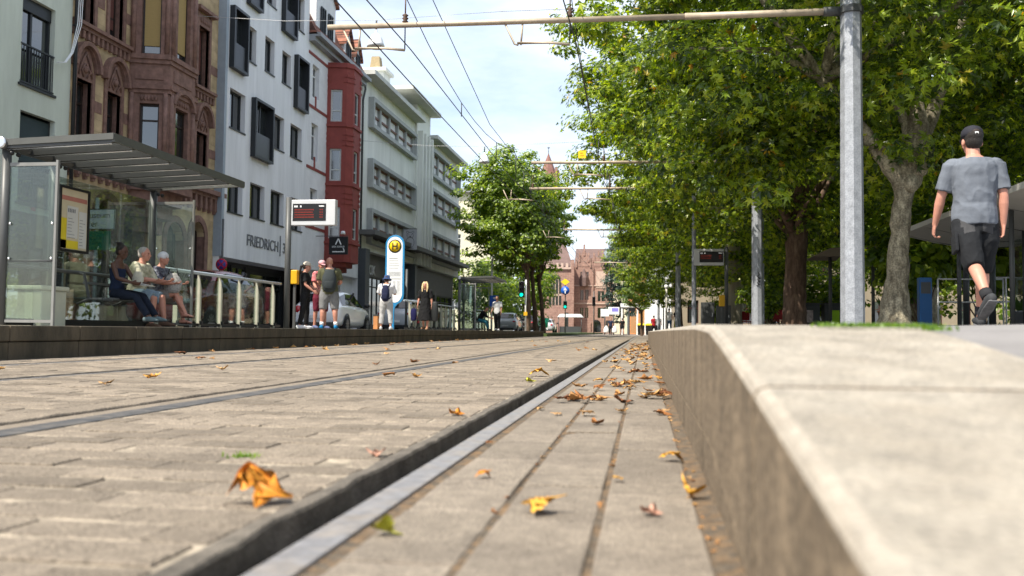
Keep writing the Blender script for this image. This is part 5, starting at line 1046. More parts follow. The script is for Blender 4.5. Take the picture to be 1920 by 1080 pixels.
tree('plane_tree', 'plane tree with a pale smooth trunk next to the right display', (4.35, 45.5, .42), BIG[0][0], BIG[0][1], ([(0, 0, -.1), (.0, 0, .5), (.0, 0, 2.5), (-.05, 0, 4.5), (.15, 0, 6.0)], [.50, .40, .37, .36, .3]), (.1, 0, 5.5), palebark, G, 8, .2, 3.9, 1.03, None, 6)
tree('plane_tree', 'plane tree partly hidden behind the right display and its cabinets', (5.6, 57, .42), BIG[1][0], BIG[1][1], ([(0, 0, -.1), (0, 0, .5), (.05, 0, 2.5), (.1, 0, 4.5)], [.55, .45, .42, .4]), (.1, 0, 4.2), palebark, G, 8, .2, 5.0, 1.0, None, 7)
tree('plane_tree', 'slender plane tree with a dark trunk by the walking couple', (2.6, 68, .34), BIG[0][0], BIG[0][1], ([(0, 0, -.1), (-.05, 0, 1.5), (-.2, 0, 4.0), (-.1, 0, 6)], [.34, .27, .24, .2]), (-.1, 0, 5.0), brownbark, G, 7, .14, 1.2, .82, None, 8)
tree('plane_tree', 'plane tree overhanging the walking man from outside the right edge', (11.6, 13.5, .42), BIG[1][0], BIG[1][1], ([(0, 0, -.1), (0, 0, 2), (-.2, 0, 4.5)], [.5, .4, .36]), (-.2, 0, 4.0), bark, G, 8, .2, .7, .92, None, 9)
tree('plane_tree', 'plane tree set back behind the right shelter', (12.5, 27, .42), BIG[0][0], BIG[0][1], ([(0, 0, -.1), (0, 0, 2), (.1, 0, 4.5)], [.5, .4, .36]), (.1, 0, 4.0), bark, G, 8, .2, 2.7, 1.0, None, 10)
tree('plane_tree', 'plane tree set back behind the red cafe chairs', (12.0, 41, .42), BIG[1][0], BIG[1][1], ([(0, 0, -.1), (0, 0, 2), (.1, 0, 4.5)], [.5, .4, .36]), (.1, 0, 4.0), bark, G, 8, .2, 4.4, 1.0, None, 12)
tree('plane_tree', 'large plane tree standing before the beige house, left of the brown canopy', (9.5, 71, .42), BIG[0][0], BIG[0][1], ([(0, 0, -.1), (0, 0, 2), (.1, 0, 4.5)], [.45, .36, .32]), (.1, 0, 4.0), bark, G, 8, .2, 5.4, 1.0, None, 22)
tree('plane_tree', 'large plane tree standing before the beige house, behind the dark containers', (18.5, 66, .42), BIG[1][0], BIG[1][1], ([(0, 0, -.1), (0, 0, 2), (.1, 0, 4.5)], [.45, .36, .32]), (.1, 0, 4.0), bark, G, 8, .2, .2, 1.05, None, 23)
tree('plane_tree', 'plane tree far back on the right, behind the shelter posts', (20.5, 46, .42), BIG[0][0], BIG[0][1], ([(0, 0, -.1), (0, 0, 2), (.1, 0, 4.5)], [.45, .36, .32]), (.1, 0, 4.0), bark, G, 8, .2, 3.2, 1.0, None, 24)
SM = [crown_mesh('street_crown', 41 + i, 3.4, 3.2, 3.7, 8.2, 210, 110, .21, leafm2, False, (.5, 1.0), .3, 1.0) for i in range(2)]
G2 = 'young street trees beyond the left platform'
tree('street_tree', 'dense green street tree closest to the end of the left platform', (-7.2, 56.5, .16), SM[0][0], SM[0][1], ([(0, 0, -.1), (.05, 0, 2), (-.1, 0, 4.2)], [.2, .15, .13]), (-.1, 0, 3.8), brownbark, G2, 8, .09, 0, 1.0, None, 13)
tree('street_tree', 'middle street tree of the three, its dark trunk leaning a little', (-7.3, 62, .16), SM[1][0], SM[1][1], ([(0, 0, -.1), (-.15, 0, 2), (-.35, 0, 4.2)], [.2, .15, .13]), (-.35, 0, 3.8), brownbark, G2, 8, .09, 2, 1.03, None, 14)
tree('street_tree', 'farthest of the three street trees, next to the town hall window', (-7.5, 68.5, .16), SM[0][0], SM[0][1], ([(0, 0, -.1), (-.15, 0, 2), (-.4, 0, 4.2)], [.2, .15, .13]), (-.4, 0, 3.8), brownbark, G2, 8, .09, 4, .98, None, 15)
BU = [crown_mesh('bush_crown', 51 + i, 3.2, 2.8, 2.6, 3.6, 120, 60, .22, limeleaf if i else leafm2, False, (.5, .95), .3, 1.0) for i in range(2)]
tree('bushy_tree', 'low bushy tree behind the far shelter roof', (-14.5, 79, .1), BU[0][0], BU[0][1], ([(0, 0, 0), (0, 0, 2.5)], [.2, .15]), (0, 0, 2), brownbark, 'low trees', 6, .08, 0, 1.15, None, 16)
tree('bushy_tree', 'low bushy tree behind the green traffic light of the left platform', (-11.2, 86, .1), BU[0][0], BU[0][1], ([(0, 0, 0), (0, 0, 2.5)], [.2, .15]), (0, 0, 2), brownbark, 'low trees', 6, .08, 2, 1.1, None, 17)
tree('lime_tree', 'small bright light green tree near the far end of the right kerb', (-.15, 79, 0), BU[1][0], BU[1][1], ([(0, 0, 0), (0, 0, 2.5)], [.12, .09]), (0, 0, 2), brownbark, None, 6, .05, 1, .62, None, 18).children[0].location.z = 1.7
con = crown_mesh('conifer_crown', 61, 2.4, 2.4, 5.2, 6.8, 130, 50, .28, darkleaf, False, (.5, .9), .3, 1.0, .1)
tree('dark_conifer', 'tall dark conifer right of the town hall', (-2.6, 112, 0), con[0], con[1], ([(0, 0, 0), (0, 0, 3)], [.25, .2]), (0, 0, 2), brownbark, None, 5, .08, 0, 1., None, 19)
bs = crown_mesh('shrub_crown', 71, 1.1, .9, .75, 1.1, 40, 60, .13, leafm2, False, (.25, .45), .3, .8)
for x, y, s, lab in ((5.2, 41.5, 1.0, 'leafy shrub between the scrawled mast and the red brown trunk'), (6.4, 46.5, 1.1, 'leafy shrub behind the red cafe chairs'), (3.9, 49.5, .8, 'small dark shrub behind the pale trunk'), (9.2, 48, 1.5, 'tall shrub behind the dark waste containers'), (8.9, 31, 2.0, 'dense tall shrub behind the blue column and the shelter'), (11.2, 32, 2.3, 'dense tall shrub behind the shelter posts near the man'), (13.6, 33, 2.3, 'dense tall shrub seen right of the walking man'), (7.2, 50, 1.7, 'dense shrub left of the red brown trunk, behind the chairs')):
    t = thing('shrub', lab, 'shrub', (x, y, .45), 0, 'shrubs under the plane trees'); o = bpy.data.objects.new('crown', bs[0]); COL.objects.link(o); o.parent = t; o.scale = (s, s, s * 1.15); o.rotation_euler = (0, 0, x)
    mb = MB(); limbs(mb, (0, 0, 0), [Vector(c) * s for c in bs[1][:7]], .03, .01, 3); mb.build('stem', brownbark, t)
# dark green mass of trees and planting that closes the square behind the plane trees
cl = crown_mesh('back_trees', 81, 26, 5, 6.2, 6.5, 420, 46, .34, leafm2, False, (.8, 1.7), .2, 1.0)
o = bpy.data.objects.new('tree_belt', cl[0]); COL.objects.link(o); o.location = (34, 62, 0); tag(o, 'far-off mass of trees closing the square behind the right shelter', 'tree mass', kind='stuff')

for o in list(COL.objects):
    if o.name == 'plane_tree' or 'overhanging' in o.get('label', ''): o.children[0].location.z = 1.0
    if 'red brown trunk left' in o.get('label', ''): o.children[0].location = (-.8, 0, .9)
    if 'pale smooth trunk' in o.get('label', ''): o.children[0].location.x = -.9
    if o.name.startswith('street_tree'): o.children[0].location = (-1.15, 0, .2); o.children[0].scale = (.93, .93, .96)

lb = crown_mesh('low_branch', 91, 2.5, 1.9, 1.3, 0, 46, 120, .19, leafm, True, (.4, .8), .2, 1.0)
t = next(o for o in COL.objects if o.name == 'plane_tree')
o = bpy.data.objects.new('low_branch', lb[0]); COL.objects.link(o); o.parent = t; o.location = (-2.7, 1.2, 4.0)
# ------------------------------------------------------------------ people
def X_(a): return Matrix.Rotation(a, 3, 'X')
class Pose:
    """skeleton of a figure facing +Y; angles in degrees"""
    def __init__(s, H=1.75, hipz=None, lean=0., legs=((0, 3, 0), (0, 3, 0)), arms=((5, 8, 12), (5, 8, 12)), head=(0, 0), twist=0., broad=1., slim=1., foot=(0, 0), inward=(0, 0)):
        k = s.k = H / 1.75; s.broad, s.slim = broad, slim
        Lt, Ls = .42 * k, .41 * k; s.P = Vector((0, 0, hipz if hipz is not None else .91 * k)); s.leg = []; s.arm = []
        for side, (f, ab, kn) in zip((-1, 1), legs):
            h = s.P + Vector((side * .092 * k * broad, 0, -.02 * k)); f, ab, kn = R(f), R(ab), R(kn)
            d1 = Vector((side * math.sin(ab), math.sin(f) * math.cos(ab), -math.cos(f) * math.cos(ab))); d2 = Vector((side * math.sin(ab) * .6, math.sin(f - kn), -math.cos(f - kn))).normalized()
            kp = h + d1 * Lt; an = kp + d2 * Ls; fp = R(foot[0 if side < 0 else 1]); fd = Vector((side * .12, math.cos(fp), math.sin(fp))).normalized()
            s.leg.append((h, kp, an, fd, d2))
        Rm = s.Rm = Matrix.Rotation(R(twist), 3, 'Z') @ X_(-R(lean)); T = s.T = lambda x, y, z: s.P + Rm @ Vector((x * k, y * k, z * k))
        s.neck = T(0, -.005, .535); hp, hy = R(head[0]), R(head[1]); s.Hm = Matrix.Rotation(hy, 3, 'Z') @ X_(hp)
        s.head = s.neck + Rm @ Vector((0, .012 * k, .075 * k)) + s.Hm @ Vector((0, .02 * k, .085 * k))
        for i, (side, (f, ab, e)) in enumerate(zip((-1, 1), arms)):
            sh = T(side * .185 * broad, -.01, .485); f, ab, e = R(f + lean * 0), R(ab), R(e); iw = R(inward[i])
            d1 = Vector((side * math.sin(ab), math.sin(f) * math.cos(ab), -math.cos(f) * math.cos(ab)))
            g = f + e; d2 = Vector((side * math.sin(ab) * .6 - side * math.sin(iw), math.sin(g), -math.cos(g))).normalized()
            el = sh + d1 * .29 * k; wr = el + d2 * .25 * k; s.arm.append((sh, el, wr, d1, d2, side))
        s.torso = [(-.10, .12, .10), (-.02, .162, .115), (.06, .16, .115), (.17, .142, .102), (.28, .152, .112), (.38, .168, .118), (.46, .178, .108), (.515, .135, .082), (.545, .07, .062)]
def grow_torso(mb, p, inf=0., z0=-.10, z1=.56, flare=0., nst=9):
    k = p.k; Z = [q[0] for q in p.torso]
    def at(z): return np.interp(z, Z, [q[1] for q in p.torso]), np.interp(z, Z, [q[2] for q in p.torso])
    zs = [z0 + (z1 - z0) * i / nst for i in range(nst + 1)]; pts = []; rads = []
    for z in zs:
        w, d = at(z); f = flare * max(0, (.3 - z)) ; pts.append(p.T(0, -.012 if z > .2 else .0, z)); rads.append(((w * p.broad * p.slim + inf + f) * k, (d * p.slim + inf + f) * k))
    mb.loft(pts, rads, 16, True, False)
def grow_hand(mb, p, i, curl=35, spread=.5, fine=True, grip=0):
    sh, el, wr, d1, d2, side = p.arm[i]; k = p.k
    fwd = Vector((0, 1, 0)) - d2 * d2.y
    if fwd.length < .2: fwd = Vector((0, 0, 1)) - d2 * d2.z
    fwd.normalize(); inn = d2.cross(fwd); inn = inn if inn.x * -side > 0 else -inn     # palm faces the body
    pe = wr + d2 * .085 * k + inn * .006 * k
    mb.loft([wr - d2 * .01 * k, wr + d2 * .03 * k, pe], [(.024 * k, .019 * k), (.036 * k, .016 * k), (.041 * k, .014 * k)], 10, True, True, ref=fwd)
    for j, (o, ln) in enumerate(((.031, .072), (.010, .080), (-.011, .074), (-.031, .058))):
        b = pe + fwd * o * k; c = R(curl * (1 + .12 * j)); pts = [b]; d = d2.copy(); a = 0
        for q, seg in enumerate((.42, .32, .26)):
            a += c * (.55, .9, .6)[q]; d = d2 * math.cos(a) + inn * math.sin(a) + fwd * o * spread; pts.append(pts[-1] + d.normalized() * ln * seg * k)
        mb.loft(pts, [.0095 * k, .0092 * k, .0083 * k, .007 * k], 7, True, True)
    b = wr + d2 * .028 * k + fwd * .030 * k; q1 = b + (d2 * .7 + fwd * .62 + inn * .35).normalized() * .036 * k; q2 = q1 + (d2 * .85 + fwd * .12 + inn * .5).normalized() * .028 * k
    mb.loft([b, q1, q2], [.0125 * k, .0105 * k, .008 * k], 7, True, True)
def build_person(loc, rz, p, label, skin, top=None, bottom=None, hair=None, hat=None, shoes=None, socks=None, vox=.011, group=None, sleeve=.62, hand=(35, 35), hair_style='short', hat_style='cap', hem=-.09, neck=.525, eyes=True, leglen=1.0, bot_style='trousers', sole=None, tank=False, flare=0., top_inf=.022):
    t = thing('person', label, 'person', loc, rz, group); k = p.k; mb = MB()
    # --- body: one continuous surface
    grow_torso(mb, p)
    mb.loft([p.T(0, -.01, .50), p.neck + (p.head - p.neck) * .55], [(.062 * k, .060 * k), (.056 * k, .058 * k)], 12, True, True)
    Hh = lambda x, y, z: p.head + p.Hm @ Vector((x * k, y * k, z * k))
    mb.ell(Hh(0, -.008, .03), .076 * k, .096 * k, .092 * k, 16, 12, p.Hm); mb.ell(Hh(0, .022, -.045), .060 * k, .066 * k, .075 * k, 14, 10, p.Hm); mb.ell(Hh(0, .055, -.095), .034 * k, .028 * k, .024 * k, 10, 7, p.Hm)
    mb.loft([Hh(0, .088, .015), Hh(0, .110, -.025), Hh(0, .098, -.038)], [.010 * k, .015 * k, .013 * k], 8); mb.ell(Hh(0, .088, -.070), .026 * k, .010 * k, .010 * k, 8, 6, p.Hm)
    for sx in (-1, 1): mb.ell(Hh(sx * .078, -.005, -.012), .012 * k, .022 * k, .034 * k, 8, 7, p.Hm); mb.ell(Hh(sx * .038, .070, -.028), .022 * k, .020 * k, .02 * k, 8, 6, p.Hm); mb.ell(Hh(sx * .03, .080, .030), .026 * k, .012 * k, .010 * k, 8, 6, p.Hm)
    for i, (sh, el, wr, d1, d2, side) in enumerate(p.arm):
        s = p.slim; mb.loft([sh + d1 * .022, sh + d1 * .07 * k, sh + d1 * .17 * k, el, el + d2 * .06 * k, el + d2 * .15 * k, wr], [.048 * k * s, .053 * k * s, .049 * k * s, .041 * k * s, .044 * k * s, .036 * k * s, (.025 * k, .022 * k)], 12); grow_hand(mb, p, i, hand[i])
    for (h, kp, an, fd, d2) in p.leg:
        s = p.slim; d1 = (kp - h).normalized(); back = Vector((0, -1, 0)) - d2 * -d2.y
        mb.loft([h, h + d1 * .12 * k, h + d1 * .28 * k, kp, kp + d2 * .1 * k + back * .018 * k, kp + d2 * .18 * k + back * .016 * k, kp + d2 * .3 * k, an], [.094 * k * s, .088 * k * s, .070 * k * s, .056 * k * s, .058 * k * s, .054 * k * s, .040 * k * s, .036 * k], 14)
        mb.loft([an + fd * -.045 * k + Vector((0, 0, -.035 * k)), an + fd * .06 * k + Vector((0, 0, -.04 * k)), an + fd * .155 * k + Vector((0, 0, -.058 * k))], [(.033 * k, .034 * k), (.040 * k, .033 * k), (.042 * k, .018 * k)], 10, ref=(1, 0, 0))
    remesh(mb.build('body', skin, t, recalc=False), vox, 3)
    if eyes:
        for sx in (-1, 1): mb = MB(); mb.ell(Hh(sx * .033, .084, .010), .012 * k, .008 * k, .007 * k, 8, 6, p.Hm); mb.build('eye', black, t)
        mb = MB(); mb.ell(Hh(0, .0955, -.069), .021 * k, .006 * k, .006 * k, 8, 6, p.Hm); mb.build('mouth', M('lip', (.28, .09, .075), .5, .1), t)
    # --- clothes
    def arms_tube(mb, frac, inf):
        for (sh, el, wr, d1, d2, side) in p.arm:
            L = .29 * k
            if frac <= 1: s = p.slim; mb.ell(sh + d1 * .012 * k - Vector((side * .016 * k, 0, 0)), .069 * k * s, .071 * k * s, .070 * k * s, 12, 9); mb.loft([p.T(side * .02, -.014, .50), p.T(side * .11 * p.broad, -.012, .478), sh + d1 * .03 * k], [.060 * k, .066 * k, .064 * k * s], 12); mb.loft([sh + d1 * .0, sh + d1 * L * frac * .5, sh + d1 * L * frac], [.058 * k * s + inf * .8, .056 * k * s + inf, .056 * k * s + inf * 1.3], 14, True, False)
            else: mb.loft([sh - d1 * .02, el, el + d2 * .25 * k * (frac - 1)], [.066 * k + inf, .052 * k + inf, .036 * k + inf], 12, True, False)
    if top:
        mb = MB(); grow_torso(mb, p, top_inf, hem, neck, flare)
        if not tank: arms_tube(mb, sleeve, .014 * k)
        o = mb.build('shirt', top, t, recalc=False); remesh(o, vox * 1.0, 4)
    if bottom:
        mb = MB()
        if bot_style == 'dress':
            pts = [p.T(0, 0, .16)]; r = [(.165 * k, .13 * k)]; kn = (p.leg[0][1] + p.leg[1][1]) / 2
            for f in (.25, .5, .75, 1.0): pts.append(p.P.lerp(Vector((kn.x, kn.y, kn.z - .16 * k)), f * leglen)); r.append(((.19 + .10 * f) * k, (.15 + .10 * f) * k))
            mb.loft(pts, r, 18, True, False)
        else:
            grow_torso(mb, p, .016, -.12, .10, 0, 4)
            for (h, kp, an, fd, d2) in p.leg:
                d1 = (kp - h).normalized(); w = 1.28 if bot_style == 'shorts' else 1.13; s = p.slim
                pts = [h - d1 * .02, h + d1 * .15 * k, h + d1 * .30 * k]; r = [.099 * k * s * (1.04), .094 * k * w * s, .078 * k * w * s]
                if leglen < 1: pts.append(h + d1 * .42 * k * leglen); r.append(.076 * k * w * s); pts = [q for q, l in zip(pts, (0, .15, .30, 9)) if l < .42 * leglen or l == 9]; r = r[:len(pts) - 1] + [r[-1]]
                else: pts += [kp, kp + d2 * .41 * k * (leglen - 1) * .5, kp + d2 * .41 * k * (leglen - 1)]; r += [.068 * k * w * s, .064 * k * w * s, .056 * k * w * s]
                mb.loft(pts, r, 14, True, False)
        remesh(mb.build('dress' if bot_style == 'dress' else bot_style, bottom, t, recalc=False), vox, 3)
    if shoes:
        for (h, kp, an, fd, d2) in p.leg:
            up = fd.cross(Vector((1, 0, 0))).normalized(); up = up if up.z > 0 else -up; mb = MB(); a = an - up * .045 * k
            mb.loft([a - fd * .062 * k, a - fd * .02 * k + up * .012 * k, a + fd * .06 * k, a + fd * .13 * k - up * .010 * k, a + fd * .178 * k - up * .016 * k], [(.036 * k, .042 * k), (.041 * k, .052 * k), (.047 * k, .044 * k), (.050 * k, .033 * k), (.036 * k, .022 * k)], 12, ref=(1, 0, 0))
            so = mb.build('shoe', shoes, t)
            mb = MB(); mb.loft([a - fd * .068 * k - up * .034 * k, a + fd * .05 * k - up * .036 * k, a + fd * .185 * k - up * .030 * k], [(.036 * k, .010 * k), (.046 * k, .010 * k), (.034 * k, .010 * k)], 12, ref=(1, 0, 0)); mb.build('sole', sole or black, so)
            if socks: mb = MB(); mb.loft([an - d2 * .085 * k, an], [.049 * k, .047 * k], 12, True, False); mb.build('sock', socks, so)
    if hair:
        mb = MB(); mb.ell(Hh(0, -.022, .042), .082 * k, .094 * k, .088 * k, 16, 11, p.Hm); mb.ell(Hh(0, -.045, -.005), .074 * k, .066 * k, .075 * k, 14, 9, p.Hm)
        if hair_style == 'long':
            for sx in (-1, 1): mb.loft([Hh(sx * .05, .02, .10), Hh(sx * .085, .03, .02), Hh(sx * .095, .05, -.10), Hh(sx * .085, .085, -.25)], [.03 * k, .035 * k, .038 * k, .018 * k], 9)
            mb.loft([Hh(0, -.06, .05), Hh(0, -.085, -.08), Hh(0, -.085, -.24)], [(.08 * k, .05 * k), (.095 * k, .045 * k), (.06 * k, .02 * k)], 12)
        if hair_style == 'bun':
            mb.ell(Hh(0, -.075, .115), .05 * k, .05 * k, .045 * k, 10, 8)
            for q in range(9): a = q * .7; mb.loft([Hh(.03 * math.cos(a), -.075 + .03 * math.sin(a), .11), Hh(.06 * math.cos(a), -.08 + .055 * math.sin(a), .145), Hh(.075 * math.cos(a), -.09 + .07 * math.sin(a), .11)], [.012 * k, .011 * k, .006 * k], 6)
        if hair_style == 'ponytail': mb.loft([Hh(0, -.10, .03), Hh(0, -.15, .01), Hh(0, -.165, -.10), Hh(0, -.14, -.2)], [.025 * k, .032 * k, .03 * k, .012 * k], 9)
        remesh(mb.build('hair', hair, t, recalc=False), max(.008, vox * .8), 2)
    if hat:
        mb = MB()
        if hat_style == 'cap':
            prof = [(.092, .0), (.093, .03), (.085, .065), (.06, .092), (.03, .104), (0, .107)]
            mb.lathe([(r * k, z * k) for r, z in prof], (0, 0, 0), 18); q = MB()
            q.loft([Vector((0, .06, .0)) * k, Vector((0, .115, .002)) * k, Vector((0, .155, -.012)) * k], [(.078 * k, .006 * k), (.066 * k, .006 * k), (.034 * k, .005 * k)], 14, ref=(1, 0, 0))
            mb.add(q.v, q.f, True); mb.v = [Hh(*(Vector((x * .96, y * 1.12 - .004 * k, z + .035 * k)) / k)) for x, y, z in mb.v]
        elif hat_style == 'bucket':
            mb.lathe([(r * k, z * k) for r, z in [(.155, -.045), (.15, -.035), (.1, .01), (.098, .02), (.085, .10), (0, .112)]], (0, 0, 0), 20); mb.v = [Hh(*(Vector((x, y * 1.05 - .005 * k, z + .03 * k)) / k)) for x, y, z in mb.v]
        elif hat_style == 'scarf':
            mb.ell((0, -.01 * k, .045 * k), .088 * k, .108 * k, .094 * k, 18, 12); mb.v = [tuple(v) for v in mb.v]; mb.v = [Hh(x / k, y / k, max(z / k, -.005 - .6 * max(0, -y / k))) for x, y, z in mb.v]
        mb.build('hat', hat, t)
    return t
def in_world(t, v): return Vector(t.location) + Matrix.Rotation(t.rotation_euler.z, 3, 'Z') @ Vector(v)
def skinm(n, c): return M(n, c, .5, .08, 6, .08, 80, spec=.4)
sk_l = skinm('skin_light', (.50, .27, .19)); sk_m = skinm('skin_tan', (.40, .21, .14)); sk_d = skinm('skin_dark', (.085, .038, .024)); sk_r = skinm('skin_ruddy', (.47, .22, .155))
def cloth(n, c, **k): return M(n, c, k.pop('rough', .9), k.pop('var', .16), k.pop('scale', 7), k.pop('bump', .9), k.pop('bscale', 11), spec=.2, **k)
h_dk = M('hair_dark', (.014, .010, .008), .55, .3, 40, .8, 120, stretch=(3, 3, .4)); h_gr = M('hair_grey', (.36, .34, .31), .6, .25, 40, .6, 120); h_bl = M('hair_blonde', (.62, .46, .24), .5, .25, 30, .7, 90, stretch=(3, 3, .3))
c_blk = cloth('black_cloth', (.012, .012, .013)); c_wht = cloth('white_cloth', (.66, .66, .68)); c_gry = cloth('grey_blue_tshirt', (.12, .134, .158), var=.22, scale=3); c_char = cloth('charcoal_shorts', (.014, .015, .017), var=.25)
c_den = cloth('denim', (.045, .085, .15)); c_tan = cloth('khaki', (.33, .32, .29)); c_navy = cloth('navy_cloth', (.014, .022, .05)); c_olive = cloth('olive_cloth', (.085, .085, .045)); c_sh = cloth('grey_shorts', (.175, .175, .175), scale=5, var=.25)

# the man walking away along the right pavement
gz = lambda x, y: pz(x, y) + .004
p = Pose(1.86, lean=2, legs=((-20, -6, 26), (15, -1, 6)), arms=((8, 15, 14), (-6, 8, 14)), head=(0, 6), broad=1.0, slim=.96, foot=(-36, 8), inward=(2, 4))
lo = min(q[2].z for q in p.leg)
man = build_person((3.02, 8.85, gz(3.02, 8.85) - lo + .088), R(-4), p, 'man walking away in a grey blue T-shirt, black cargo shorts and a black cap', sk_r, c_gry, c_char, h_dk, M('black_cap', (.012, .012, .018), .8, .15, 8, .3, 60), cloth('grey_shoe', (.04, .042, .045)), cloth('dark_sock', (.02, .02, .022)), .0075, sleeve=.80, hem=-.05, leglen=1.07, top_inf=.034, bot_style='shorts', hand=(50, 58), neck=.53, sole=M('pale_sole', (.10, .10, .105), .8, .3, 20))
mb = MB(); lp = p.leg[0]; d = (lp[1] - lp[0]).normalized()
c = lp[0] + d * .22 + Vector((-.115, .0, 0)); mb.obox(c, .03, .16, .17, Matrix.Rotation(R(-12), 3, 'X')); mb.build('cargo_pocket', c_char, man, .008)
gpat = cloth('grey_patch', (.05, .05, .052))
hipz = p.P.z
mb = MB(); mb.obox(p.head + p.Hm @ Vector((0, -.116, .062)), .03, .006, .022, p.Hm); mb.build('cap_buckle', white, man)
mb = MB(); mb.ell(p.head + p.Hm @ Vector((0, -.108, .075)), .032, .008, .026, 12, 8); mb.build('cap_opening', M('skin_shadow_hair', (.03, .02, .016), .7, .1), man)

# three people sitting in the near shelter (seat top at PT + .46)
SZ = PT + .46
def seated(x, y, rz, lab, p, **k): return build_person((x, y, PT), rz, p, lab, vox=.010, **k)
p = Pose(1.70, hipz=.56, lean=3, legs=((84, 4, 50), (82, 4, 46)), arms=((30, 8, 42), (26, 10, 48)), head=(-12, 0), slim=.84, broad=.92, foot=(0, 0), inward=(10, 14))
w1 = seated(-8.58, 13.82, R(-90), 'woman with dark skin and a hair bun sitting in a navy strapless top', p, skin=sk_d, top=c_navy, tank=True, neck=.40, bottom=cloth('dark_denim', (.011, .015, .027)), leglen=1.95, hair=h_dk, hair_style='bun', shoes=cloth('grey_teal_shoe', (.11, .15, .16)))
t = thing('folded_paper', 'folded grey newspaper on the lap of the woman with the hair bun', 'newspaper'); mb = MB(); mb.obox((0, 0, 0), .42, .30, .012, Matrix.Rotation(R(7), 3, 'Y')); mb.obox((.03, .03, .015), .3, .24, .01, Matrix.Rotation(R(10), 3, 'Y')); mb.build('pages', M('newsprint', (.36, .345, .31), .9, .2, 25), t); t.location = (-8.22, 13.86, PT + .69)
t = thing('tote_bag', 'small cream bag held by the woman with the hair bun', 'bag', (-8.32, 14.0, PT + .70)); mb = MB(); mb.loft([(0, 0, 0), (0, 0, .1), (0, 0, .2)], [(.10, .05), (.11, .05), (.07, .02)], 12); mb.build('pouch', M('cream_fabric', (.50, .46, .36), .9, .15, 12), t); mb = MB(); mb.tube([(-.06, 0, .2), (-.04, 0, .29), (.04, 0, .29), (.06, 0, .2)], .008); mb.build('strap', MATS['cream_fabric'], t)
p = Pose(1.74, hipz=.56, lean=10, legs=((84, 5, 80), (80, 6, 84)), arms=((28, 10, 62), (30, 12, 58)), head=(-2, 8), broad=1.06, slim=1.1, inward=(18, 22))
w2 = seated(-8.6, 14.42, R(-88), 'grey haired man sitting in a cream patterned shirt and denim shorts', p, skin=sk_r, top=cloth('cream_pattern', (.52, .49, .37), stain=(.16, .17, .10), stain_amt=.85, stain_scale=16), sleeve=.98, hem=-.09, bottom=cloth('pale_denim', (.20, .27, .33)), leglen=.92, bot_style='shorts', hair=h_gr, shoes=cloth('brown_sandal', (.10, .06, .04)))
p = Pose(1.64, hipz=.56, lean=9, legs=((86, 3, 78), (97, -8, 72)), arms=((24, 8, 66), (26, 10, 62)), head=(2, -4), slim=1.0, inward=(20, 24))
w3 = seated(-8.52, 14.95, R(-90), 'woman in a white headscarf sitting cross legged in a dark flowered blouse', p, skin=sk_r, top=cloth('dark_flowered', (.035, .03, .05), stain=(.30, .33, .36), stain_amt=.8, stain_scale=14), sleeve=.9, hem=-.1, bottom=cloth('pale_shorts', (.22, .19, .17)), leglen=.72, bot_style='shorts', hat=cloth('white_scarf', (.68, .68, .70), stain=(.30, .31, .34), stain_amt=.5, stain_scale=18), hat_style='scarf')
for i, (h, kp, an, fd, d2) in enumerate(p.leg):
    mb = MB(); mb.loft([an - fd * .05 - Vector((0, 0, .07)), an + fd * .17 - Vector((0, 0, .078))], [(.04, .008), (.042, .008)], 10, ref=(1, 0, 0)); mb.tube([an + fd * .08 + Vector((-.045, 0, -.06)), an + fd * .09 + Vector((0, 0, -.005)), an + fd * .08 + Vector((.045, 0, -.06))], .008); mb.build('sandal', M('dark_leather', (.03, .014, .012), .6, .1), w3)
t = thing('handbag', 'silver patterned handbag on the lap of the woman in the white headscarf', 'handbag', (-8.18, 14.88, PT + .66)); mb = MB(); mb.loft([(0, 0, .0), (0, 0, .12), (0, 0, .25)], [(.15, .08), (.18, .09), (.10, .04)], 14); mb.build('pouch', M('silver_snake', (.38, .37, .35), .5, .5, 18, .3, 40, stain=(.08, .08, .08), stain_amt=.8, stain_scale=22), t); mb = MB(); mb.tube([(-.1, 0, .23), (-.07, 0, .36), (.07, 0, .36), (.1, 0, .23)], .011); mb.build('handle', black, t)

# the standing group of three
def stand(x, y, rz, lab, p, z=PT, **k):
    lo = min(q[2].z for q in p.leg); t = build_person((x, y, z - lo + .082 * p.k), rz, p, lab, **k); return t
p = Pose(1.69, legs=((4, 4, 6), (-4, 4, 6)), arms=((14, 8, 46), (12, 8, 40)), head=(-4, 0), slim=.95, inward=(8, 8))
stand(-8.52, 22.05, R(-80), 'woman dressed all in black with a beige cap and ponytail, leftmost of the standing three', p, skin=sk_r, top=c_blk, sleeve=.72, hem=-.14, bottom=c_blk, leglen=1.95, hair=h_dk, hair_style='ponytail', hat=M('beige_cap', (.60, .52, .42), .85, .08), shoes=c_wht, sole=white, vox=.012)
p = Pose(1.78, legs=((2, 4, 4), (-2, 4, 4)), arms=((20, 10, 95), (10, 10, 30)), head=(-6, -20), slim=.98, inward=(10, 6))
stand(-8.36, 22.75, R(-125), 'person in a pink top, maroon shorts and pink cap, middle of the standing three', p, skin=sk_r, top=cloth('pink_flowered', (.55, .27, .25), stain=(.48, .04, .08), stain_amt=.9, stain_scale=9), sleeve=.8, hem=-.16, bottom=cloth('maroon_cloth', (.13, .018, .035)), leglen=1.12, bot_style='shorts', hair=h_dk, hat=M('pink_cap', (.58, .33, .35), .85, .1), shoes=cloth('navy_white_shoe', (.10, .12, .22)), vox=.012)
p = Pose(1.82, legs=((2, 6, 3), (-1, 6, 3)), arms=((6, 12, 60), (10, 14, 70)), head=(-8, 20), broad=1.08, slim=1.12, inward=(20, 30))
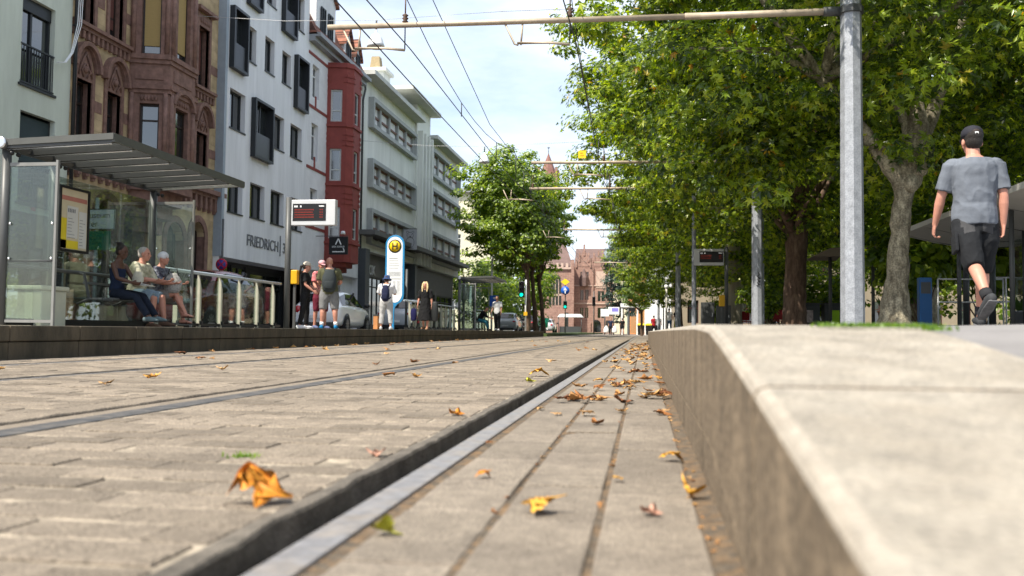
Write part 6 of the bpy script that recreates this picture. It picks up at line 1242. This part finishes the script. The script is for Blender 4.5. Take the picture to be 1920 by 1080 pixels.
bp = stand(-7.9, 22.1, R(18), 'bald man in an olive T-shirt and grey shorts with blue shoes, seen from behind', p, skin=sk_r, top=c_olive, sleeve=.8, hem=-.1, bottom=c_sh, leglen=1.04, bot_style='shorts', shoes=cloth('bright_blue_shoe', (.01, .16, .36)), socks=c_wht, vox=.012, eyes=False)
def backpack(t, p, lab, mat, s=1., nm='backpack'):
    q = thing(nm, lab, 'backpack', t.location, t.rotation_euler.z); mb = MB(); k = p.k * s
    mb.loft([p.T(0, -.20, .02), p.T(0, -.215, .15), p.T(0, -.21, .32), p.T(0, -.185, .46)], [(.13 * k, .07 * k), (.155 * k, .095 * k), (.15 * k, .09 * k), (.10 * k, .05 * k)], 14); mb.build('bag', mat, q)
    mb = MB(); mb.loft([p.T(0, -.285, .06), p.T(0, -.29, .20)], [(.10 * k, .035 * k), (.105 * k, .03 * k)], 12); mb.build('pocket', mat, q)
    for sx in (-1, 1): mb = MB(); mb.tube([p.T(sx * .09, -.16, .44), p.T(sx * .125, -.06, .555), p.T(sx * .125, .10, .48), p.T(sx * .14, .12, .3), p.T(sx * .16, -.05, .12), p.T(sx * .12, -.16, .06)], .02, 6); mb.build('strap', mat, q)
    return q
backpack(bp, p, 'large charcoal backpack worn by the bald man', cloth('charcoal_pack', (.035, .042, .045)), 1.12)
# person with the blue hat, woman in the black dress
p = Pose(1.66, legs=((3, 6, 4), (-3, 6, 4)), arms=((24, 14, 70), (22, 14, 74)), head=(-12, 0), broad=1.05, slim=1.1, inward=(18, 22))
bh = stand(-7.82, 27.0, R(6), 'person in a blue bucket hat, white top and pale trousers reading the stop sign', p, skin=sk_m, top=c_wht, sleeve=.9, hem=-.1, bottom=cloth('pale_trousers', (.40, .40, .40)), leglen=1.75, hair=h_dk, hat=M('denim_hat', (.03, .06, .16), .9, .25, 14), hat_style='bucket', shoes=c_wht, sole=white, vox=.013, eyes=False)
backpack(bh, p, 'small navy backpack worn by the person in the blue hat', cloth('navy_pack', (.016, .02, .05)), .85)
p = Pose(1.70, legs=((10, 2, 6), (-8, 2, 14)), arms=((0, 10, 6), (4, 10, 10)), head=(4, 4), slim=.98)
bw = stand(-7.62, 31.2, R(176), 'blonde woman in a long black dress walking towards the camera with bags', p, skin=sk_r, top=c_blk, sleeve=.9, hem=-.05, bottom=cloth('black_dress', (.011, .011, .012), var=.3), bot_style='dress', leglen=1.0, hair=h_bl, hair_style='long', shoes=cloth('tan_shoe', (.30, .17, .10)), vox=.013)
for i, (dx, m_, lab, w, h) in enumerate(((-.40, cloth('navy_bag', (.012, .012, .06)), 'navy carrier bag in the hand of the blonde woman, on the left', .24, .36), (.36, M('black_bag_side', (.016, .018, .018), .5, .2), 'big black shoulder bag on the right side of the blonde woman', .26, .62))):
    q = thing('carrier_bag', lab, 'bag', (bw.location.x + dx, 31.15, PT + .36 if i == 0 else PT + .34)); mb = MB(); mb.loft([(0, 0, .0), (0, 0, h * .5), (0, 0, h)], [(w * .42, .06), (w * .5, .07), (w * .4, .03)], 12); mb.build('pouch', m_, q); mb = MB(); mb.tube([(-.06, 0, h), (0, 0, h + (.08 if i == 0 else .4)), (.06, 0, h)], .01); mb.build('handle', m_, q)
# far shelter: sitting person, walking man
p = Pose(1.72, hipz=.56, lean=34, legs=((82, 4, 70), (74, 5, 56)), arms=((30, 8, 40), (34, 8, 40)), head=(-26, 0), inward=(14, 14))
build_person((-8.55, 46.9, PT), R(-88), p, 'dark haired person in a black top and teal jeans bending forward in the far shelter', sk_m, c_blk, cloth('teal_denim', (.03, .15, .21)), h_dk, shoes=c_blk, vox=.018, sleeve=1.5, leglen=1.95)
p = Pose(1.80, legs=((10, 3, 8), (-8, 3, 14)), arms=((4, 8, 16), (8, 8, 30)), head=(0, -8))
t = stand(-7.52, 46.5, R(168), 'man in a white T-shirt, black trousers and sunglasses walking past the far shelter', p, skin=sk_m, top=c_wht, sleeve=.8, bottom=c_blk, leglen=1.95, hair=h_dk, shoes=c_wht, sole=white, vox=.018)
# small people farther down the street
def far_person(x, y, z, rz, lab, top, bottom, skin=sk_m, hair=h_dk, H=1.72, st='trousers', ll=1.95, hs='short', grp=None, stride=10):
    p = Pose(H, legs=((stride, 3, 5), (-stride, 3, 10)), arms=((8, 9, 14), (-6, 9, 18))); return stand(x, y, rz, lab, p, z, skin=skin, top=top, bottom=bottom, hair=hair, hair_style=hs, vox=.026, eyes=False, bot_style=st, leglen=ll, shoes=c_blk)
far_person(1.82, 66, .34, 0, 'man in a white T-shirt and jeans walking beside the yellow green skirt', c_wht, c_den)
far_person(2.4, 66.5, .34, 0, 'blonde woman in a black top and yellow green skirt walking away', c_blk, cloth('lime_skirt', (.30, .32, .02)), hair=h_bl, st='dress', hs='long')
far_person(.85, 76, .0, R(20), 'person in a dark red top near the white bollard lamp', cloth('dark_red_top', (.35, .02, .03)), c_blk)
far_person(1.2, 74.5, .0, R(-10), 'person in a white top and black trousers behind the end of the right kerb', c_wht, c_blk)
far_person(-3.3, 93, 0, R(170), 'person in a navy top carrying white bags on the crossing', c_navy, c_blk)
far_person(-2.1, 92, 0, R(10), 'person in a black top with bare legs on the crossing', c_blk, c_char, st='shorts', ll=.6)
far_person(-9.6, 82, .1, R(90), 'person in a white top and dark trousers by the signal post', c_wht, c_blk)
t = thing('carrier_bag', 'pair of white carrier bags held by the person on the crossing', 'bag', (-3.3, 92.8, .3))
for dx in (-.45, .4): mb = MB(); mb.loft([(dx, 0, 0), (dx, 0, .3), (dx, 0, .6)], [(.28, .1), (.26, .1), (.1, .03)], 10); mb.build('pouch', white, t)
apply_remesh()
sh = next(c for c in man.children if c.name.startswith('shorts')); sh.data.materials.append(gpat)
for f in sh.data.polygons:                          # grey back pockets sewn into the black shorts
    c = f.center; dz = c.z - hipz
    if c.y < -.03 and .035 < abs(c.x) < .15 - .02 * (dz < -.08) and -.13 < dz + .25 * (abs(c.x) - .09) < .03: f.material_index = 1
# ------------------------------------------------------------------ cars
carglass = M('car_glass', (.012, .014, .014), .04, .1, spec=.8); paintw = M('white_car_paint', (.66, .67, .68), .22, .02, spec=.6)
def paint(n, c): 
    m = M(n, c, .25, .02, spec=.6); m.node_tree.nodes['Principled BSDF'].inputs['Coat Weight'].default_value = .6; return m
def car(loc, rz, label, pm, kind='hatch', plate=True):
    t = thing('parked_car', label, 'car', loc, rz, 'cars parked along the street')
    if kind == 'hatch':     # x from rear to front, zbot, zbelt, ztop, half width at belt, half width at top
        ST = [(.0, .42, .70, .72, .66, .60), (.06, .30, .88, .90, .78, .70), (.22, .22, .95, 1.02, .84, .66), (.62, .2, .95, 1.36, .87, .58), (1.15, .2, .94, 1.46, .88, .60), (1.9, .2, .92, 1.47, .88, .60), (2.35, .2, .91, 1.40, .88, .60), (3.05, .2, .90, .97, .86, .68), (3.6, .22, .82, .86, .83, .64), (3.92, .28, .68, .72, .74, .58), (4.04, .38, .56, .58, .60, .5)]; rw, ww, sw = (2, 3), (6, 7), (2, 7); wh = (.70, 3.22); L = 4.04
    else:
        ST = [(.0, .45, .80, .82, .76, .70), (.07, .32, 1.0, 1.02, .88, .80), (.22, .24, 1.06, 1.12, .92, .76), (.55, .22, 1.06, 1.56, .94, .66), (1.2, .22, 1.05, 1.66, .95, .68), (2.3, .22, 1.02, 1.67, .95, .68), (2.75, .22, 1.01, 1.58, .95, .68), (3.45, .22, 1.0, 1.08, .93, .74), (4.1, .25, .92, .97, .9, .7), (4.4, .3, .78, .82, .82, .64), (4.5, .4, .64, .66, .7, .56)]; rw, ww, sw = (2, 3), (6, 7), (2, 7); wh = (.82, 3.62); L = 4.5
    ring = lambda s: [(s[4] * .86, s[1]), (s[4] * .985, s[1] + .10), (s[4] * 1.0, (s[1] + s[2]) * .55), (s[4] * .985, s[2] - .06), (s[4] * .95, s[2]), (s[5], s[3] - .05), (s[5] * .86, s[3] - .01), (s[5] * .45, s[3] + .012)]
    V = []; F = []
    for s in ST:
        r = ring(s); V += [(s[0], y, z) for y, z in r] + [(s[0], -y, z) for y, z in r[::-1]]
    n = 16
    for i in range(len(ST) - 1):
        for k in range(n): F.append((i * n + k, i * n + (k + 1) % n, (i + 1) * n + (k + 1) % n, (i + 1) * n + k))
    F += [tuple(range(n))[::-1], tuple(range((len(ST) - 1) * n, len(ST) * n))]
    mb = MB(); mb.add(V, F, True); bo = mb.build('body', pm, t)
    sb = bo.modifiers.new('sub', 'SUBSURF'); sb.levels = sb.render_levels = 2
    lerp = lambda a, b, f: Vector(a) + (Vector(b) - Vector(a)) * f
    for side in (1, -1):
        mb = MB(); pts = []
        for i in range(sw[0], sw[1] + 1):
            s = ST[i]; lo_, hi = Vector((s[0], s[4] * .95, s[2])), Vector((s[0], s[5], s[3] - .05)); pts.append((lo_, hi))
        top = [lerp(a, b, .90) for a, b in pts[1:-1]]; bot = [lerp(a, b, .08) for a, b in pts]
        poly = [bot[0] + Vector((.16, 0, 0))] + bot[1:-1] + [bot[-1] - Vector((.12, 0, 0))] + top[::-1]
        off = Vector((0, .012, .004)); poly = [q + off for q in poly]; poly = [Vector((q.x, q.y * side, q.z)) for q in poly]
        m = len(pts); b_ = poly[:m]; tp = poly[m:][::-1]
        mb.add(b_ + tp, [(0, 1, m)] + [(i, i + 1, m + i, m + i - 1) for i in range(1, m - 2)] + [(m - 2, m - 1, 2 * m - 3)]); mb.build('side_window', carglass, t)
        mb = MB(); xb = ST[4][0] + .35; mb.obox((xb, side * (ST[4][5] + ST[4][4]) * .49, (ST[4][2] + ST[4][3]) / 2), .07, .05, (ST[4][3] - ST[4][2]) * .95, Matrix.Rotation(side * R(-30), 3, 'X')); mb.build('door_pillar', black, t)
        mb = MB(); mb.ell((ST[6][0] + .42, side * (ST[6][4] + .09), ST[6][2] + .10), .07, .12, .075, 10, 8); mb.build('mirror', black, t)
        mb = MB(); mb.ell((.10, side * ST[1][4] * .80, .80 if kind == 'hatch' else .92), .10, .13, .15 if kind == 'hatch' else .075, 12, 9); mb.build('tail_light', M('tail_red', (.40, .012, .02), .15, .1, spec=.7), t)
        mb = MB(); mb.ell((L - .20, side * ST[8][4] * .74, .66 if kind == 'hatch' else .78), .16, .14, .08, 12, 9); mb.build('headlight', M('headlight_clear', (.5, .52, .54), .1, .1, spec=.8), t)
        mb = MB(); mb.box(1.55, 1.72, side * (ST[5][4] + .005) - .015, side * (ST[5][4] + .005) + .015, .84, .87); mb.build('door_handle', pm, t)
        for x in wh:
            y = side * (ST[4][4] - .09); mb = MB(); mb.lathe([(.2, -.10), (.30, -.10), (.315, -.06), (.315, .06), (.30, .10), (.2, .10)], (x, y, .315), 20, 'y', cap=False); w = mb.build('wheel', rubber, t)
            mb = MB(); mb.lathe([(.0, 0), (.2, 0), (.21, .01), (0.21, -.0)], (x, y + side * .085, .315), 16, 'y'); mb.build('rim', M('alloy', (.30, .31, .32), .35, .1, metal=.6), w)
            mb = MB(); [mb.obox((x, y + side * .098, .315), .04, .016, .38, Matrix.Rotation(R(36 * q), 3, 'Y')) for q in range(5)]; mb.build('spokes', MATS['alloy'], w)
            mb = MB(); mb.lathe([(0, 0), (.37, 0), (.37, .006), (0, .006)], (x, side * (ST[4][4] - .004), .335), 22, 'y'); mb.build('wheel_arch', black, t)
    def patch(i0, i1, f0, f1, wf, nm, off):
        a, b = ST[i0], ST[i1]; P = []
        for f in (f0, f1):
            x = a[0] + (b[0] - a[0]) * f; z = a[3] + (b[3] - a[3]) * f; w = (a[5] + (b[5] - a[5]) * f) * wf; P.append([Vector((x, -w, z - .02)) + off, Vector((x, -w * .5, z + .008)) + off, Vector((x, w * .5, z + .008)) + off, Vector((x, w, z - .02)) + off])
        mb = MB(); mb.add(P[0] + P[1], [(0, 1, 5, 4), (1, 2, 6, 5), (2, 3, 7, 6)], True); mb.build(nm, carglass, t)
    patch(rw[0], rw[1], .12, .92, .92, 'rear_window', Vector((-.035, 0, .03))); patch(ww[0], ww[1], .06, .92, .95, 'windscreen', Vector((.03, 0, .045)))
    mb = MB(); mb.box(-.035, .1, -.26, .26, .52, .63); mb.build('number_plate', white, t); mb = MB(); mb.box(-.03, .25, -.68, .68, .24, .40); mb.build('rear_bumper', black if kind != 'hatch' else dgrey, t, .02)
    return t
car((-10.72, 28.7, .13), R(92), 'white rounded hatchback with a red tail light, behind the three standing people', paint('white_paintwork', (.82, .83, .84)))
car((-11.65, 41.6, .13), R(91), 'silver grey car with a thin dark red tail strip, parked behind the stop sign', paint('silver_paintwork', (.42, .44, .46)), 'suv')
car((-11.4, 24.2, .13), R(-88), 'dark red car seen through the glass of the near shelter', paint('dark_red_paintwork', (.16, .015, .015)), 'suv')
car((-11.0, 72.0, .13), R(90), 'silver estate car with red tail lights beyond the far shelter', paint('silver_paintwork', (.42, .44, .46)), 'suv')
car((-10.5, 80.0, .13), R(90), 'dark brown car beyond the white signal pole', paint('brown_paintwork', (.05, .03, .025)), 'suv')
car((-9.9, 92.0, .13), R(90), 'pale car with a light roof behind the three street tree trunks', paint('pale_paintwork', (.5, .52, .54)), 'hatch')

# ------------------------------------------------------------------ fallen leaves, grass
FL = M('fallen_leaf', (.5, .3, .1), .75, .25, 30); nt = FL.node_tree; b = nt.nodes['Principled BSDF']
oi = nt.nodes.new('ShaderNodeObjectInfo'); rp = nt.nodes.new('ShaderNodeValToRGB'); e = rp.color_ramp.elements
for i, (p_, c) in enumerate(((0, (.14, .05, .02)), (.14, (.30, .12, .035)), (.35, (.44, .22, .075)), (.65, (.50, .31, .14)), (.85, (.54, .27, .05)), (1, (.52, .35, .17)))):
    q = e[i] if i < 2 else e.new(p_); q.position = p_; q.color = (*c, 1)
nt.links.new(oi.outputs['Random'], rp.inputs[0]); sc = [n for n in nt.nodes if n.type == 'VECT_MATH'][0]; nt.links.new(rp.outputs[0], sc.inputs[0])
YL = M('yellow_leaf', (.60, .33, .035), .6, .3, 25, stain=(.40, .13, .02), stain_amt=.6, stain_scale=12); OL = M('orange_leaf', (.54, .18, .015), .6, .3, 20, stain=(.50, .25, .02), stain_amt=.8, stain_scale=14); BL = M('pale_pink_leaf', (.48, .27, .19), .8, .3, 25); GL = M('green_yellow_leaf', (.42, .40, .03), .6, .3, 25)
def leaf_mesh(seed, curl, fold, mat, wave=.12):
    """lobed plane leaf of unit size, curled and folded, with its stalk"""
    rng = random.Random(seed); A = []
    for i in range(34):
        a = 2 * math.pi * i / 40; lobe = .62 + .38 * abs(math.cos(2.5 * (a - math.pi / 2))) ** 1.4; r = .5 * lobe * (1 - .35 * (math.sin(a) < -.55)) * rng.uniform(.9, 1.08); A.append((a, r))
    V = [(0, 0, 0)]; F = []
    for j in (1, 2, 3):
        for a, r in A:
            x, y = math.cos(a) * r * j / 3, math.sin(a) * r * j / 3; V.append((x, y, curl * (x * x + .6 * y * y) * 2 + fold * abs(x) + wave * (j / 3) ** 2 * math.sin(5 * a + seed) * .5 + rng.gauss(0, .012)))
    n = 40
    F += [(0, 1 + i, 1 + (i + 1) % n) for i in range(n)] + [(1 + j * n + i, 1 + j * n + (i + 1) % n, 1 + (j + 1) * n + (i + 1) % n, 1 + (j + 1) * n + i) for j in range(2) for i in range(n)]
    mb = MB(); mb.add(V, F, True); mb.tube([(0, -.1, 0), (0, -.4, .02 + fold * .0), (.06, -.62, .08)], .014, 5)
    zmin = min(v[2] for v in mb.v); mb.v = [(x, y, z - zmin) for x, y, z in mb.v]; me = mb.build('fallen_leaf', mat, recalc=False); return me
def arch_leaf():
    o = leaf_mesh(9, 0, 0, OL, .25)
    for v in o.data.vertices:
        x, y, z = v.co; v.co = (x, y * .7 + .1 * math.sin(6 * x), .06 + .42 * (y + .25) + .30 * math.exp(-((x + .16) / .2) ** 2) * (1 - .9 * abs(y)) - .14 * (x > .1) * min(1, (x - .1) * 6) + .5 * (z - .1) - .7 * max(0, -x - .34))
    return o
protos = [leaf_mesh(i, c, f, FL) for i, (c, f) in enumerate(((.25, .08), (-.35, -.05), (.5, .2), (-.2, .2), (.1, .35), (-.5, .05)))]
specials = {}
def place_leaf(src, x, y, z, s, rz, tilt=(0, 0), label=None, first=False):
    o = src.copy(); COL.objects.link(o); o.location = (x, y, z); o.scale = (s, s, s); o.rotation_euler = (tilt[0], tilt[1], rz)
    tag(o, label, 'leaf', 'fallen leaves on the tracks'); return o
named = [(-.682, 1.563, .125, OL, 3, (R(0), R(0)), .15, 'upright curled orange leaf standing on the paving left of the near rail', .0),
 (-.654, 2.19, .05, BL, 0, (0, 0), .4, 'pale pink dry leaf on the pavers just left of the near rail', .0),
 (-.39, 1.36, .048, GL, 4, (R(20), R(30)), 2.2, 'small curled yellow green leaf beside the steel rail head', .004),
 (-.174, 1.584, .07, YL, 1, (0, R(6)), 1.6, 'pale yellow leaf lying flat, arched with a scalloped edge, on the near slabs', .0),
 (.013, 1.60, .04, BL, 0, (0, 0), 1.0, 'small pinkish leaf on the slabs near the right kerb', 0),
 (.088, 1.777, .055, YL, 2, (R(10), R(-18)), 2.9, 'bright yellow leaf lying against the gutter of the right kerb', .004),
 (.071, 2.277, .062, YL, 1, (0, R(8)), .3, 'yellow leaf above the gutter, second nearest along the right kerb', 0),
 (-.334, 1.912, .04, OL, 5, (0, 0), .8, 'small orange leaf on the slabs close to the steel rail head', 0),
 (-.053, 1.945, .03, YL, 3, (R(20), 0), 2.4, 'tiny yellow leaf stuck in the open joint between the slabs', 0),
 (-.686, 3.312, .06, OL, 0, (0, 0), 1.2, 'tan leaf alone on the pavers halfway to the platform', 0),
 (-.72, 6.3, .15, YL, 1, (0, 0), .2, 'long tan leaf on the pavers just left of the groove', 0),
 (-.69, 5.55, .07, GL, 0, (0, 0), 1.9, 'greenish yellow leaf on the pavers beside a long tan leaf', 0)]
for x, y, s, m_, pi_, tl, rz, lab, dz in named:
    key = (pi_, m_.name)
    if key not in specials: o0 = arch_leaf() if pi_ == 3 and m_ is OL else leaf_mesh(pi_, *((.5, .15), (-.6, -.1), (.9, .3), (-.35, .35), (.2, .6), (-.9, .1))[pi_], m_); specials[key] = o0; tag(o0, 'x', 'leaf')
    place_leaf(specials[key], x, y, .003 + dz, s, rz, tl, lab)
for o in specials.values(): bpy.data.objects.remove(o)
rng = random.Random(12)
for x, y, d_ in ((-.33, 4.13, .05), (-.406, 3.6, .045), (-.318, 3.39, .04), (-.205, 3.42, .06), (-.158, 3.1, .05), (-.082, 3.59, .05), (.003, 4.36, .06), (.069, 3.54, .06), (.079, 3.61, .05), (-.12, 4.54, .06), (.025, 4.87, .06), (-.422, 2.5, .025)):
    place_leaf(rng.choice(protos), x, y, .004, d_ * 1.1, rng.uniform(0, 6.3), (rng.uniform(-.2, .2), rng.uniform(-.2, .2)), 'dry brown or tan leaf in the drift between the near rail and the right kerb')
for i in range(165):                                 # drift along the right kerb
    y = 4.0 + (rng.random() ** 1.25) * 21; x = rng.triangular(-.42, .12, .05) if y > 5 else rng.uniform(-.4, .11)
    place_leaf(rng.choice(protos), x, y, .004 + (.012 if rng.random() < .2 else 0), rng.uniform(.05, .105), rng.uniform(0, 6.3), (rng.uniform(-.25, .25), rng.uniform(-.25, .25)), 'dry brown or tan leaf in the drift between the near rail and the right kerb')
for i in range(46):                                  # small crumbs of leaves in the gutter
    y = 1.3 + rng.random() * 4.5; place_leaf(rng.choice(protos), rng.uniform(.088, .116), y, .0, rng.uniform(.006, .017), rng.uniform(0, 6.3), (rng.uniform(-.4, .4), rng.uniform(-.4, .4)), 'small dry scrap of leaf in the gutter at the foot of the right kerb')
for i in range(34):                                  # scraps caught in the long joints between the slabs
    y = 1.5 + rng.random() ** 1.3 * 4; place_leaf(rng.choice(protos), rng.choice((-.251, -.077)) + rng.gauss(0, .004), y, -.002, rng.uniform(.007, .02), rng.uniform(0, 6.3), (rng.uniform(-.4, .4), rng.uniform(-.4, .4)), 'small dry scrap of leaf caught in a long joint between the near slabs')
for i in range(34):
    y = 6.5 + rng.random() * 26; place_leaf(rng.choice(protos), -5.64 + abs(rng.gauss(0, .22)), y, .003, rng.uniform(.07, .14), rng.uniform(0, 6.3), (rng.uniform(-.2, .2), rng.uniform(-.2, .2)), 'dry leaf at the foot of the left platform wall')
for i in range(34):
    y = 4.5 + rng.random() * 24; place_leaf(rng.choice(protos), rng.uniform(-5.2, -.7), y, .004, rng.uniform(.06, .12), rng.uniform(0, 6.3), (rng.uniform(-.2, .2), rng.uniform(-.2, .2)), 'dry leaf lying singly on the open tram paving')
for o in protos: bpy.data.objects.remove(o)
grassm = foliage_mat('grass_blade', [(.05, .10, .012), (.09, .17, .02), (.15, .22, .03)], .4)
def tuft(name, spots, h, seed, label, per=26, spread=.03):
    rg = np.random.default_rng(seed); V = []; F = []
    for (x, y, z) in spots:
        for _ in range(per):
            bx, by = x + rg.normal(0, spread), y + rg.normal(0, spread); a = rg.uniform(0, 6.28); l = h * rg.uniform(.5, 1.2); d = np.array([math.cos(a), math.sin(a)]) * l * rg.uniform(.2, .9); w = .0022; n = len(V); px, py = -math.sin(a) * w, math.cos(a) * w
            V += [(bx - px, by - py, z), (bx + px, by + py, z), (bx + d[0] * .5 + px * .8, by + d[1] * .5 + py * .8, z + l * .7), (bx + d[0] * .5 - px * .8, by + d[1] * .5 - py * .8, z + l * .7), (bx + d[0], by + d[1], z + l)]
            F += [(n, n + 1, n + 2, n + 3), (n + 3, n + 2, n + 4)]
    me = bpy.data.meshes.new(name); me.from_pydata(V, [], F); me.materials.append(grassm); me.update(); o = bpy.data.objects.new(name, me); COL.objects.link(o); return tag(o, label, 'grass', kind='stuff')
tuft('kerb_grass', [(.35 + .0115 * i, 1.87 + .02 * math.sin(i * 1.7), .331) for i in range(19)] + [(.548, 1.78 + .03 * i, .325) for i in range(4)], .009, 2, 'short green grass growing in the joint at the crest of the right kerb', 22, .012)
tuft('joint_grass', [(-.964, 2.107, -.006), (-.975, 2.11, -.006), (-.95, 2.105, -.006)], .02, 4, 'tiny green weed in a paving joint left of the near rail', 20, .015)
t = place_leaf  # noqa
